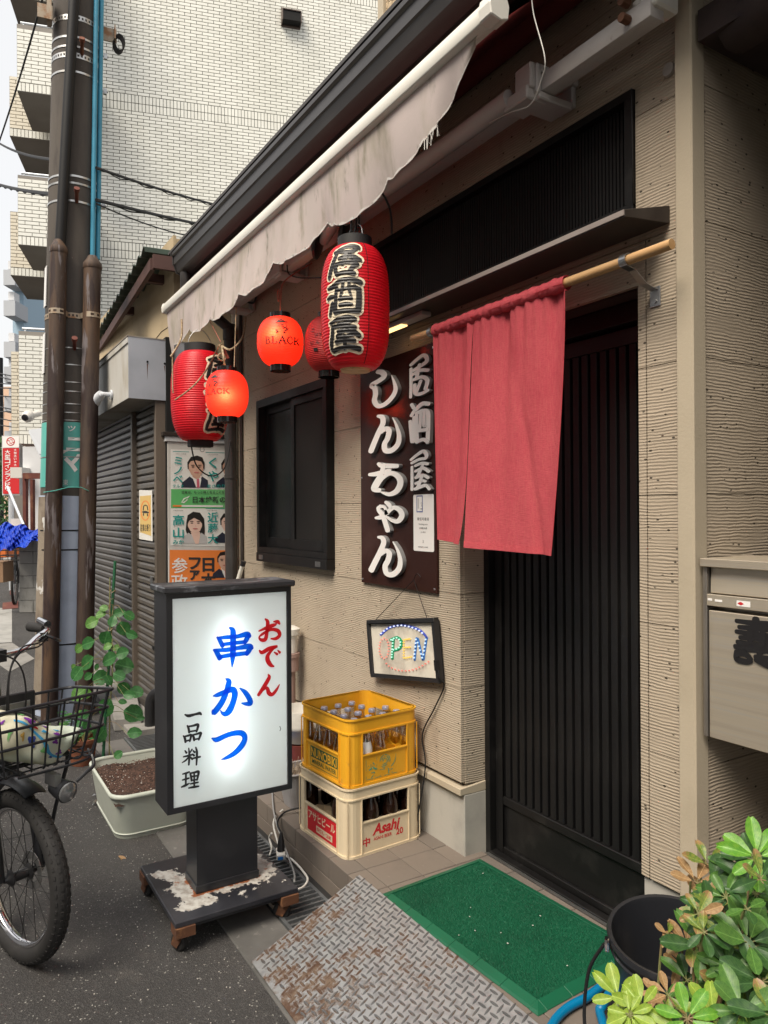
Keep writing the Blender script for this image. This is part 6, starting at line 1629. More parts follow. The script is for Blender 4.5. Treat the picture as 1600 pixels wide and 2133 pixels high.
for i in range(5):
 for j in range(5):
  if (i, j) in ((0, 4), (1, 4), (4, 3)):
   continue
  p = in_crate(yellow, W2, D2, 5, 5, i, j, 0.020 + RND.choice((0, 0.001)))
  if b0 is None:
   b0 = bottle_thing('clear_bottle', 'small clear bottle with a blue cap, standing in the yellow crate', 'clear bottles in the yellow crate', True)
   b0.location = p; b0['label'] = bottle_label('clear bottle', i, j, 'yellow')
  else:
   b = copy_tree(b0, loc=p)
   b['label'] = bottle_label('clear bottle', i, j, 'yellow')
   if (i, j) == (4, 1):
    b['label'] = 'clear bottle with a white paper label, seen through the crate opening'
    q = MB(); q.lathe([(0.0272, 0.088), (0.0274, 0.11), (0.0250, 0.123), (0.0205, 0.137)], p, 18)
    ORG[b.name] = Vector(p); q.build('paper_label', MT['label_white'], b, smooth=True)
b1 = None
for i in range(5):
 for j in range(4):
  if (i, j) in ((1, 0), (2, 0)):
   continue
  p = in_crate(cream, W1, D1, 5, 4, i, j)
  if b1 is None:
   b1 = bottle_thing('beer_bottle', 'dark brown beer bottle standing in the cream crate', 'beer bottles in the cream crate', False); b1.location = p; b1['label'] = bottle_label('brown bottle', i, j, 'cream')
  else:
   copy_tree(b1, loc=p)['label'] = bottle_label('brown bottle', i, j, 'cream')

# ================================================================== doormat and checker plate
dm = thing('doormat', 'green plastic turf doormat with a ridged border in front of the door', 'doormat', (-1.80, -0.165, 0.1415))
MW, MD, MR = 0.735, 0.462, rad(3.2)
def ml(x, y, z):
 return (dm.location.x + x * math.cos(MR) - y * math.sin(MR) - 0.055 * 0 , dm.location.y + x * math.sin(MR) + y * math.cos(MR), 0.1415 + z)
q = MB(); q.hexa([ml(-MW / 2 + .03, -MD / 2 + .03, 0), ml(MW / 2 - .03, -MD / 2 + .03, 0), ml(MW / 2 - .03, MD / 2 - .03, 0), ml(-MW / 2 + .03, MD / 2 - .03, 0), ml(-MW / 2 + .03, -MD / 2 + .03, .008), ml(MW / 2 - .03, -MD / 2 + .03, .008), ml(MW / 2 - .03, MD / 2 - .03, .008), ml(-MW / 2 + .03, MD / 2 - .03, .008)])
q.build('mat_base', MT['mat_green'], dm)
def border(x0, y0, x1, y1, nx, ny):
 """one border piece: bevelled outwards"""
 q = MB()
 o = Vector((nx, ny, 0)) * 0.034
 q.hexa([ml(x0, y0, 0), ml(x1, y1, 0), ml(x1 + o.x, y1 + o.y, 0), ml(x0 + o.x, y0 + o.y, 0), ml(x0, y0, .013), ml(x1, y1, .013), ml(x1 + o.x * .75, y1 + o.y * .75, .005), ml(x0 + o.x * .75, y0 + o.y * .75, .005)])
 q.build('border_strip', MT['mat_green'], dm, bevel=0.0012)
hx, hy = MW / 2 - .034, MD / 2 - .034
nxs = 6
for k in range(nxs):
 a, b = -hx + 2 * hx * k / nxs + 0.0006, -hx + 2 * hx * (k + 1) / nxs - 0.0006
 border(b, -hy, a, -hy, 0, -1); border(a, hy, b, hy, 0, 1)
for k in range(4):
 a, b = -hy + 2 * hy * k / 4 + 0.0006, -hy + 2 * hy * (k + 1) / 4 - 0.0006
 border(-hx, a, -hx, b, -1, 0); border(hx, b, hx, a, 1, 0)
for sx in (-1, 1):
 for sy in (-1, 1):
  q = MB(); c = (sx * hx, sy * hy)
  v = [ml(*c, 0), ml(c[0] + sx * .034, c[1], 0), ml(c[0] + sx * .034, c[1] + sy * .034, 0), ml(c[0], c[1] + sy * .034, 0), ml(*c, .013), ml(c[0] + sx * .026, c[1], .005), ml(c[0] + sx * .026, c[1] + sy * .026, .005), ml(c[0], c[1] + sy * .026, .005)]
  q.hexa(v); q.build('border_corner', MT['mat_green'], dm)
q = MB()
nbx, nby = 150, 92
for i in range(nbx):
 for j in range(nby):
  x = -hx + 2 * hx * (i + 0.5 + (0.5 if j % 2 else 0) * 0.8) / (nbx + 0.4); y = -hy + 2 * hy * (j + .5) / nby
  r_ = 0.0021
  a = RND.uniform(0, 6.28); tx, ty = RND.gauss(0, .0007), RND.gauss(0, .0007)
  h = 0.0125 + RND.uniform(-.0012, .0012)
  q.add([ml(x + r_ * math.cos(a), y + r_ * math.sin(a), .007), ml(x + r_ * math.cos(a + 2.1), y + r_ * math.sin(a + 2.1), .007), ml(x + r_ * math.cos(a + 4.2), y + r_ * math.sin(a + 4.2), .007), ml(x + tx, y + ty, h)], [(0, 1, 3), (1, 2, 3), (2, 0, 3)])
q.build('bristle', MT['mat_bristle'], dm, kind='stuff')
q = MB()
for k in range(12):
 x, y = RND.uniform(-hx, hx), RND.uniform(-hy, hy)
 q.obox(Vector(ml(x, y, .0135)), (RND.uniform(.0008, .003), 0, 0), (0, RND.uniform(.0008, .002), 0), (0, 0, .0008))
q.build('lint', MT['perlite'], dm, kind='stuff')

pl = thing('checker_plate', 'rusty steel checker plate laid as a ramp from road to step', 'ramp plate', (-1.75, -0.62, 0.0))
PA, PB = Vector((-2.296, -0.407, 0.1515)), Vector((-2.235, -0.838, 0.0125))      # left edge: on the step, on the road
PX = Vector((1, 0.004, 0))
PY = (PB - PA); PLEN = PY.length; PY = PY.normalized()
PN = PX.cross(PY * -1).normalized()
def pp(a, b, h=0.0):
 return PA + PX * a + PY * b + PN * h
PWID = 1.25
q = MB(); q.hexa([pp(0.0, PLEN, -.0045), pp(PWID, PLEN, -.0045), pp(PWID, 0, -.0045), pp(0, 0, -.0045), pp(0, PLEN, 0), pp(PWID, PLEN, 0), pp(PWID, 0, 0), pp(0, 0, 0)])
q.build('steel_sheet', MT['checker'], pl, bevel=0.001)
q = MB()
L_, Wt = 0.0172, 0.0044
vs = []
sect = [(-1, 0, 0), (-.6, .8, .55), (0, 1, 1), (.6, .8, .55), (1, 0, 0), (.6, -.8, .55), (0, -1, 1), (-.6, -.8, .55)]
tv = [(L_ * a, Wt * b, 0) for a, b, c in sect] + [(L_ * .72 * a, Wt * .45 * b, .0028) for a, b, c in sect]
tf = [(i_, (i_ + 1) % 8, 8 + (i_ + 1) % 8, 8 + i_) for i_ in range(8)] + [tuple(range(8, 16))]
pitch = 0.0245
cells_ = []
ii = 0
for i in range(int(PWID / pitch)):
 for j in range(int(PLEN / pitch)):
  a, b = (i + .5) * pitch, (j + .5) * pitch
  horiz = (i + j) % 2 == 0
  cells_.append((a, b, horiz))
# the near ones that show largest are pieces of their own
cells_.sort(key=lambda c: (pp(c[0], c[1]) - Vector((-1.62, -0.80, 0.03))).length)
tread = None
Mrot = Matrix(((PX.x, PY.x * -1, PN.x), (PX.y, PY.y * -1, PN.y), (PX.z, PY.z * -1, PN.z)))
rest = MB()
count = 0
for (a, b, horiz) in cells_:
 p = pp(a, b, 0.0)
 ang = rad(4) if horiz else rad(90 + 4)
 Rl = Mrot @ Matrix.Rotation(ang, 3, 'Z')
 uvx = at
 if count < 300:
  if tread is None:
   me = bpy.data.meshes.new('tread'); me.from_pydata(tv, [], tf); me.materials.append(MT['checker_tread'])
   tread = me
  o = bpy.data.objects.new('tread', tread); COL.objects.link(o); o.parent = pl
  o.location = p - ORG[pl.name]; o.rotation_euler = Rl.to_euler()
  count += 1
 else:
  rest.add([p + Rl @ Vector(v) for v in tv], tf)
rest.build('tread_field', MT['checker_tread'], pl, kind='stuff')

# ================================================================== extension cord and plug by the step
ex = thing('extension_lead', 'white extension socket with a black plug lying by the step grating', 'extension lead', (-2.99, -0.49, 0.0))
pz = at(585, 1778, y=-0.49)
q = MB(); q.obox(pz, (0.028, -0.010, -0.004), (0.006, 0.017, 0.0), (0.002, -0.001, 0.012)); q.build('socket', MT['white_cord'], ex, bevel=0.004, seg=2)
q = MB(); q.obox(pz + Vector((0.029, -0.014, -0.004)), (0.0012, -0.0004, 0), (0.003, 0.010, 0.0), (0, 0, 0.006)); q.build('socket_face', MT['blue_plastic'], ex)
q = MB(); q.tube([pz + Vector((-0.004, 0.002, 0.008)), pz + Vector((-0.006, 0.004, 0.05)), pz + Vector((-0.008, 0.006, 0.085))], [0.017, 0.013, 0.005], 10); q.build('plug', MT['black_plastic'], ex, smooth=True)
q = MB(); q.tube(curve3([pz + Vector((-0.008, 0.006, 0.08)), at(578, 1712, y=-0.46), at(596, 1690, y=-0.40), at(640, 1680, y=-0.32), at(655, 1682, y=-0.28)], 8), 0.0038, 6); q.build('black_flex', MT['wire'], ex, smooth=True)
q = MB()
q.tube(curve3([pz + Vector((-0.005, 0, 0.01)), at(570, 1720, y=-0.47), at(575, 1700, y=-0.43), at(590, 1686, y=-0.40)], 8), 0.004, 6)
q.tube(curve3([pz + Vector((0.02, 0.01, 0.0)), at(612, 1793, y=-0.47), at(632, 1815, y=-0.47), at(641, 1832, y=-0.50), at(630, 1848, y=-0.55), at(608, 1855, y=-0.60)], 8), 0.0042, 6)
q.tube(curve3([at(566, 1735, y=-0.49), at(561, 1745, y=-0.49), at(566, 1765, y=-0.49), at(562, 1781, y=-0.5)], 8), 0.0042, 6)
q.build('white_flex', MT['white_cord'], ex, smooth=True)
q = MB(); q.tube(curve3([at(567, 1650, y=-0.36), at(572, 1700, y=-0.455), at(592, 1760, y=-0.47), at(612, 1815, y=-0.50), at(613, 1835, y=-0.56)], 8), 0.0038, 6); q.build('grey_flex', MT['grey_cord'], ex, smooth=True)

# ================================================================== pots and oddments behind the sign
def fluted_pot(name, label, c, rx, ry, h, m, flutes, rim, fill=None, cat='plant pot', group=None):
 t = thing(name, label, cat, c, group)
 c = Vector(c)
 q = MB()
 def wall(u, v, inset=0.0):
  a = 2 * math.pi * u
  k = 0.74 + 0.26 * v
  e = 0.5
  ca, sa = math.cos(a), math.sin(a)
  sx, sy = math.copysign(abs(ca) ** e, ca), math.copysign(abs(sa) ** e, sa)
  fl = 1 - 0.018 * (abs(math.sin(a * flutes / 2)) if flutes and v < 0.86 else 0)
  return (c.x + (rx * k * fl - inset) * sx, c.y + (ry * k * fl - inset) * sy, c.z + h * v)
 q.grid(lambda u, v: wall(u, v), 96, 6, wrap=True)
 q.grid(lambda u, v: wall(u, 1 - v * 0.5, 0.005), 96, 3, wrap=True)
 def rimf(u, v):
  p = wall(u, 1.0); a = 2 * math.pi * v
  n_ = Vector((p[0] - c.x, p[1] - c.y, 0)).normalized()
  return (p[0] + n_.x * rim * math.cos(a), p[1] + n_.y * rim * math.cos(a), p[2] + rim * math.sin(a))
 q.grid(rimf, 96, 8, wrap=True)
 q.build('pot', MT[m], t, smooth=True, angle=50)
 if fill:
  q = MB()
  vs = [wall(k / 48, 0.86, 0.004) for k in range(48)] + [(c.x, c.y, c.z + h * 0.88)]
  q.add([(x, y, c.z + h * 0.86) for x, y, z in vs[:-1]] + [vs[-1]], [(k, (k + 1) % 48, 48) for k in range(48)])
  q.build('soil', MT[fill], t, kind='stuff')
  if fill == 'dry_grass':
   q = MB()
   for k in range(240):
    a, r_ = RND.uniform(0, 6.28), RND.random() ** .5
    p = Vector((c.x + rx * .85 * r_ * math.cos(a), c.y + ry * .85 * r_ * math.sin(a), c.z + h * .86))
    q.tube([p, p + Vector((RND.gauss(0, .010), RND.gauss(0, .010), RND.uniform(.015, .05)))], 0.0009, 3, cap=False)
   q.build('dry_stalk', MT['dry_grass'], t, kind='stuff')
 return t
gp = at(612, 1690, z=0.14)
fluted_pot('fluted_pot', 'grey fluted square pot of dry stalks beside the crate stack', (-3.03, -0.275, 0.1405), 0.085, 0.115, 0.155, 'pot_grey', 36, 0.006, 'dry_grass', group='pots behind the lit sign')
t = thing('stacked_pot', 'white plastic bowl pot sitting in a dark red pot behind the sign', 'plant pot', (-3.36, -0.14, 0.1405), 'pots behind the lit sign')
q = MB(); q.lathe([(0.085, 0), (0.105, 0.17), (0.098, 0.17), (0.09, 0.1)], (-3.36, -0.14, 0.1405), 32); q.build('outer_pot', MT['pot_red'], t, smooth=True)
q = MB(); q.lathe([(0.075, 0.171), (0.104, 0.235), (0.110, 0.24), (0.117, 0.250), (0.117, 0.262), (0.106, 0.330), (0.100, 0.330), (0.096, 0.24), (0.0, 0.235)], (-3.36, -0.14, 0.1405), 32); q.build('bowl', MT['pot_white'], t, smooth=True)
t = thing('drain_post', 'pinkish brown post with a white cap standing behind the sign', 'post', (-3.62, -0.08, 0.1405))
q = MB(); q.tube([(-3.62, -0.08, 0.1405), (-3.62, -0.08, 0.66)], 0.032, 16); q.lathe([(0.033, 0), (0.050, 0.004), (0.050, 0.075), (0.056, 0.078), (0.056, 0.098), (0.03, 0.1)], (-3.62, -0.08, 0.60), 20); q.build('pipe', MT['post_pink'], t, smooth=True)
q = MB(); q.lathe([(0.042, 0), (0.042, 0.09), (0.056, 0.094), (0.058, 0.125), (0.03, 0.14), (0, 0.14)], (-3.62, -0.08, 0.701), 20); q.build('cap', MT['pot_white'], t, smooth=True)
t = thing('blue_tub', 'low blue plastic tub on the step under the lit sign', 'tub', (-3.30, -0.33, 0.1405))
q = MB(); q.lathe([(0.0, 0.0), (0.075, 0.0), (0.095, 0.075), (0.10, 0.078), (0.10, 0.084), (0.09, 0.083), (0.07, 0.01), (0, 0.01)], (-3.30, -0.33, 0.1405), 28); q.build('body', MT['blue_plastic'], t, smooth=True)
t = thing('broom_handle', 'pale broom handle with a black tip leaning by the brown downpipe', 'broom', (-4.50, -0.10, 0.14))
a_, b_ = at(505, 1178, y=-0.09), Vector((-4.62, -0.28, 0.145))
a_, b_ = Vector(a_), Vector(b_)
q = MB(); q.tube([b_, a_], 0.013, 10); q.build('stick', MT['white_bar'], t, smooth=True)
q = MB(); q.tube([a_, a_ + (a_ - b_).normalized() * 0.03], 0.0165, 10); q.build('tip', MT['black_plastic'], t, smooth=True)
t = thing('ground_pipe', 'black bent drain pipe rising from the kerb before the shutters', 'pipe', (-4.97, -0.47, 0.0))
q = MB(); q.tube(curve3([(-4.97, -0.475, 0.0), (-4.97, -0.475, 0.16), (-4.965, -0.465, 0.225), (-4.93, -0.44, 0.262), (-4.86, -0.40, 0.268), (-4.80, -0.36, 0.268)], 8), 0.036, 14); q.build('pipe', MT['black_plastic'], t, smooth=True)

# ================================================================== bucket, hose
bk = thing('bucket', 'black plastic bucket with a metal handle lug, beside the green doormat', 'bucket', (-1.165, -0.165, 0.1405))
rim = deep(1393, 1950, 1.80)                           # it leans towards the road, on its near edge
td_ = Vector((CAM.x - rim.x, CAM.y - rim.y, 0)).normalized()
bax = (td_ * math.sin(rad(9)) + Vector((0, 0, math.cos(rad(9))))).normalized()
bc = rim - bax * 0.248
q = MB(); q.lathe([(0.0, 0.004), (0.108, 0.004), (0.112, 0.0), (0.116, 0.006), (0.143, 0.232), (0.150, 0.234), (0.152, 0.242), (0.148, 0.250), (0.140, 0.248), (0.136, 0.235), (0.112, 0.012), (0.0, 0.010)], bc, 48, axis=bax); q.build('body', MT['bucket'], bk, smooth=True, angle=50)
q = MB(); q.lathe([(0.1415, 0.21), (0.147, 0.208), (0.1475, 0.214), (0.1425, 0.216)], bc, 48, axis=bax); q.build('ridge', MT['bucket'], bk, smooth=True)
sd_ = bax.cross(td_).normalized()
if (sd_.x * -math.sin(YAW) + sd_.y * -math.cos(YAW)) < 0:
 sd_ = -sd_
lug = bc + bax * 0.222 + (sd_ * 0.94 + td_ * 0.34).normalized() * 0.156
q = MB(); q.obox(lug, td_ * 0.010, sd_ * 0.006, bax * 0.017); q.build('handle_lug', MT['chrome'], bk, bevel=0.003, seg=2)
q = MB()
q.tube(curve3([lug + sd_ * 0.006, lug + sd_ * 0.045 + Vector((0, 0, -0.08)), lug + sd_ * 0.05 + td_ * .03 + Vector((0, 0, -0.20)), lug + sd_ * 0.0 + td_ * .09 + Vector((0, 0, -0.225)), lug - sd_ * 0.08 + td_ * .13 + Vector((0, 0, -0.22))], 8), 0.0042, 8); q.build('handle', MT['wire'], bk, smooth=True)
hs = MB()
pts = [at(1120, 2200, z=0.155), at(1160, 2120, z=0.155), at(1215, 2082, z=0.155), at(1290, 2062, z=0.155), Vector((-1.02, -0.36, 0.156)), Vector((-0.82, -0.33, 0.156)), Vector((-0.72, -0.50, 0.156)), Vector((-0.86, -0.60, 0.158)), at(1260, 2145, z=0.158), at(1255, 2095, z=0.170), at(1300, 2070, z=0.172), Vector((-0.98, -0.40, 0.172))]
hs.tube(curve3(pts, 10), 0.0115, 10)
hs = tag(hs.build('garden_hose', MT['hose_blue'], smooth=True), 'blue garden hose coiled on the step under the plant', 'hose')
hn = MB(); p = at(1318, 2030, z=0.26)
hn.tube([p + Vector((0, 0, -0.10)), p, p + Vector((0.003, -0.003, 0.012))], [0.012, 0.012, 0.015], 10, cap=False)
hn.tube([p + Vector((0.003, -0.003, 0.012)), p + Vector((0, 0, -0.03))], [0.0125, 0.009], 10, cap=False)
tag(hn.build('hose_end', MT['blue_plastic'], smooth=True), 'bright blue open hose end standing up beside the bucket', 'hose end')

# ================================================================== letter box
mb_ = thing('letter_box', 'brushed steel letter box with a black kanji nameplate past the corner', 'letter box', (-0.98, 0.10, 0.86))
X0, X1, ZB0, ZB1 = -1.193, -0.800, 0.862, 1.318
q = MB()
q.box(X0, X0 + 0.012, -0.012, 0.20, ZB0, ZB1 - 0.0215); q.box(X1 - 0.012, X1, -0.012, 0.20, ZB0, ZB1 - 0.0215); q.box(X0 + 0.012, X1 - 0.012, 0.03, 0.20, ZB0, ZB1 - 0.0215)
q.build('case', MT['brushed_dark'], mb_, bevel=0.0012)
q = MB(); q.box(X0 - 0.001, X1, -0.022, 0.20, ZB1 - 0.021, ZB1); q.build('hood', MT['brushed'], mb_, bevel=0.0015)
q = MB(); q.hexa([(X0 + 0.017, -0.004, 1.230), (X1 - .013, -0.004, 1.230), (X1 - .013, 0.029, 1.230), (X0 + 0.017, 0.029, 1.230), (X0 + 0.014, 0.002, 1.296), (X1 - .013, 0.002, 1.296), (X1 - .013, 0.029, 1.296), (X0 + 0.014, 0.029, 1.296)]); q.build('flap', MT['brushed'], mb_, bevel=0.0012)
q = MB(); q.box(X0 + 0.0125, X1 - 0.013, -0.013, 0.029, 1.198, 1.227); q.build('name_strip', MT['brushed'], mb_, bevel=0.001)
q = MB(); q.box(X0 + 0.0175, X1 - 0.013, -0.012, 0.029, ZB0 + 0.001, 1.186); q.build('door', MT['brushed'], mb_, bevel=0.0015)
q = MB()
for key, strokes in GLYPH.items():
 if key.startswith('mail_'):
  lay_strokes(q, strokes, lambda x, z, h: (x, -0.0124 - h, z), 0.002)
q.build('lettering', MT['ink'], mb_)
fm = lambda x, z: (x, -0.0137, z)
q = MB(); q.add([fm(-1.098, 1.205), fm(-1.062, 1.205), fm(-1.062, 1.219), fm(-1.098, 1.219)], [(0, 1, 2, 3)]); q.build('maker_plate', MT['letter_white'], mb_)
q = MB(); lay_strokes(q, [[(-1.094, 1.212, .002), (-1.087, 1.212, .008), (-1.080, 1.212, .002)]], lambda x, z, h: (x, -0.0141, z), 0.002); q.build('maker_mark', MT['print_red'], mb_)
q = MB()
for (a, b, w) in ((-1.171, 1.214, .006), (-1.147, 1.213, .010)):
 q.obox((a, -0.0135, b), (w, 0, 0), (0, 0.0004, 0), (0, 0, .0028))
q.build('sticker_scrap', MT['letter_white'], mb_)
# ================================================================== shuttered shop next door
sh = thing('shuttered_shop', 'shuttered grey shop with a white steel shutter box and green corrugated roof', 'building', (-6.3, -0.2, 0.0))
YS = -0.392
q = MB(); q.box(-9.2, -4.9, -0.62, 0.05, -0.1, 0.045); q.build('kerb_slab', MT['concrete'], sh, bevel=0.004)
q = MB(); q.box(-9.2, -4.955, YS + 0.03, YS + 0.08, 0.045, 2.62); q.build('backing', MT['void'], sh)
slat_prof = [(0.012, 0.0), (-0.002, 0.002), (-0.010, 0.012), (-0.010, 0.034), (-0.004, 0.046), (0.004, 0.0505), (0.012, 0.0515)]
def shutter(x0, x1):
 q = MB(); q.box(x0, x1, YS - 0.004, YS + 0.02, 0.046, 0.105); s = q.build('shutter', MT['shutter'], sh, bevel=0.002)
 first = None
 z = 0.106
 while z < 2.20:
  if first is None:
   q = MB(); q.prism([(x0, YS + a, z + b) for a, b in slat_prof], (x1 - x0, 0, 0)); first = q.build('slat', MT['shutter'], s); zf = z
  else:
   place(first, (0, 0, z - zf), s)
  z += 0.052
 return s
s1 = shutter(-9.1, -5.705)
s2 = shutter(-5.640, -5.012)
for (cx, cz, w, h, m) in ((-5.20, 0.985, .035, .025, 'steel'), (-5.9, 0.88, .02, .012, 'steel'), (-5.17, 0.52, .02, .012, 'void'), (-5.85, 0.63, .018, .01, 'void')):
 q = MB(); q.box(cx - w, cx + w, YS - 0.016, YS - 0.010, cz - h, cz + h); q.build('shutter_lock', MT[m], s1 if cx < -5.7 else s2, bevel=0.001)
for x in (-5.672, -4.995):
 q = MB(); q.box(x - 0.032, x + 0.017, YS - 0.035, YS + 0.03, 0.046, 2.20); q.build('guide_post', MT['shutter_post'], sh, bevel=0.002)
# shutter box
BX, BY, BZ0, BZ1 = -4.968, -0.600, 2.198, 2.592
q = MB(); q.box(-9.2, BX - 0.003, BY, BY + 0.004, BZ0, BZ1); q.box(-9.2, BX - 0.003, BY - 0.008, BY - 0.0005, BZ1 - 0.035, BZ1)
bxp = q.build('shutter_box', MT['box_stained'], sh, bevel=0.001)
q = MB(); q.box(BX - 0.0025, BX + 0.002, BY - 0.002, -0.02, BZ0 - 0.002, BZ1 + 0.004); q.build('end_plate', MT['box_steel'], bxp)
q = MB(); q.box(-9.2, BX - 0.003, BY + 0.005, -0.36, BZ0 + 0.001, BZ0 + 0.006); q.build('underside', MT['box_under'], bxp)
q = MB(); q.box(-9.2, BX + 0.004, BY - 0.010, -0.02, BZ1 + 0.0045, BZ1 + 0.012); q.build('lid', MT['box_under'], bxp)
for (u, v) in ((307, 753), (343, 757)):
 p = at(u, v, x=BX + 0.0024)
 q = MB(); q.lathe([(0.006, 0.0), (0.0075, 0.003), (0.0, 0.0032)], p, 10, axis=(1, 0, 0)); q.build('screw_hole', MT['void'], bxp)
q = MB()
for (u, v, L) in ((307, 757, 34), (343, 762, 14)):
 a, b = at(u - 1.1, v, x=BX + 0.0026), at(u + 1.1, v, x=BX + 0.0026); c = at(u + 0.5, v + L, x=BX + 0.0026)
 q.add([a, b, c], [(0, 1, 2)])
q.build('rust_run', MT['rust'], bxp)
lp = at(212, 820, y=BY - 0.06)
q = MB(); wallp = at(233, 822, y=BY - 0.004)
q.tube([Vector(wallp), Vector(wallp) + Vector((0, -0.05, 0)), Vector(lp)], 0.016, 10); q.lathe([(0.035, 0), (0.035, 0.012), (0.0, 0.012)], wallp, 14, axis=(0, -1, 0))
q.tube([Vector(lp), Vector(lp) + Vector((-0.09, -0.05, -0.07))], [0.03, 0.045], 12)
q.build('lamp_arm', MT['box_white'], sh, smooth=True)
# wall over the box, roof
q = MB(); q.box(-9.2, -4.985, -0.300, -0.28, 2.55, 3.32); q.box(-5.005, -4.985, -0.279, 2.5, 0.0, 3.3); q.build('wall', MT['plaster'], sh)
q = MB(); q.tube([at(325, 705, y=-0.301), at(337, 690, y=-0.301), at(352, 680, y=-0.301), at(362, 670, y=-0.301)], 0.003, 4); q.build('wall_crack', MT['joint'], sh)
e0 = Vector(at(311, 512, x=-4.90)); e1 = Vector(at(203, 700, z=e0.z - 0.02))
ed = (e1 - e0); ELEN = ed.length; ed = ed.normalized(); en = Vector((-ed.y, ed.x, 0)) * -1
if en.y < 0:
 en = -en
ed_far = ELEN + 3.0
q = MB()
def roof(u, v, dz=0.0):
 s = u * ed_far
 p = e0 + ed * s + en * (v * 3.0 - 0.03) + Vector((0, 0, 0.05 * v + 0.016 * math.sin(2 * math.pi * s / 0.19) - 0.010 + dz))
 return p
q.grid(lambda u, v: roof(u, v), 300, 3); q.grid(lambda u, v: roof(u, v, -0.008), 300, 3)
q.add([roof(u / 300, 0) for u in range(301)] + [roof(u / 300, 0, -0.008) for u in range(301)], [(i, i + 1, 302 + i, 301 + i) for i in range(300)])
q.add([roof(0, v / 3) for v in range(4)] + [roof(0, v / 3, -0.03) for v in range(4)], [(i, i + 1, 5 + i, 4 + i) for i in range(3)])
q.build('roof', MT['roof_green'], sh, smooth=True, angle=60)
q = MB()
def beam(q, a, b, w, h):
 a, b = Vector(a), Vector(b); d = (b - a); L = d.length; d.normalize(); s = d.cross(Vector((0, 0, 1))).normalized()
 q.obox((a + b) / 2, d * L / 2, s * w / 2, Vector((0, 0, h / 2)))
beam(q, e0 + en * 0.02 + Vector((0, 0, -0.115)), e0 + ed * ed_far + en * 0.02 + Vector((0, 0, -0.115)), 0.03, 0.075)
beam(q, e0 + en * 0.02 + Vector((0, 0, -0.1)) - ed * 0.01, e0 + en * 0.9 + Vector((0, 0, -0.1)) - ed * 0.01, 0.03, 0.09)
q.build('eave_board', MT['rafter'], sh)
q = MB()
for k in range(5):
 s = 0.35 + k * 0.9
 beam(q, e0 + ed * s + en * 0.04 + Vector((0, 0, -0.10)), e0 + ed * s + en * 0.5 + Vector((0, 0, -0.10)), 0.05, 0.06)
q.build('rafter', MT['rafter'], sh)
# end panel with its cap, that carries the posters
XP = -4.952
q = MB(); q.box(XP - 0.03, XP, -0.357, 0.14, 0.045, 1.945); q.build('end_panel', MT['poster_board'], sh, bevel=0.002)
q = MB(); q.box(XP - 0.04, XP + 0.008, -0.372, 0.15, 1.922, 1.958); q.build('panel_trim', MT['paint_white'], sh, bevel=0.003)
q = MB(); q.box(XP - 0.05, XP + 0.016, -0.392, 0.16, 1.9585, 1.985); q.build('panel_cap', MT['brown_metal'], sh, bevel=0.002)
q = MB(); q.tube([at(364, 850, x=-5.0), at(366, 903, x=-5.0)], 0.012, 8); q.build('vent_pipe', MT['steel'], sh, smooth=True)

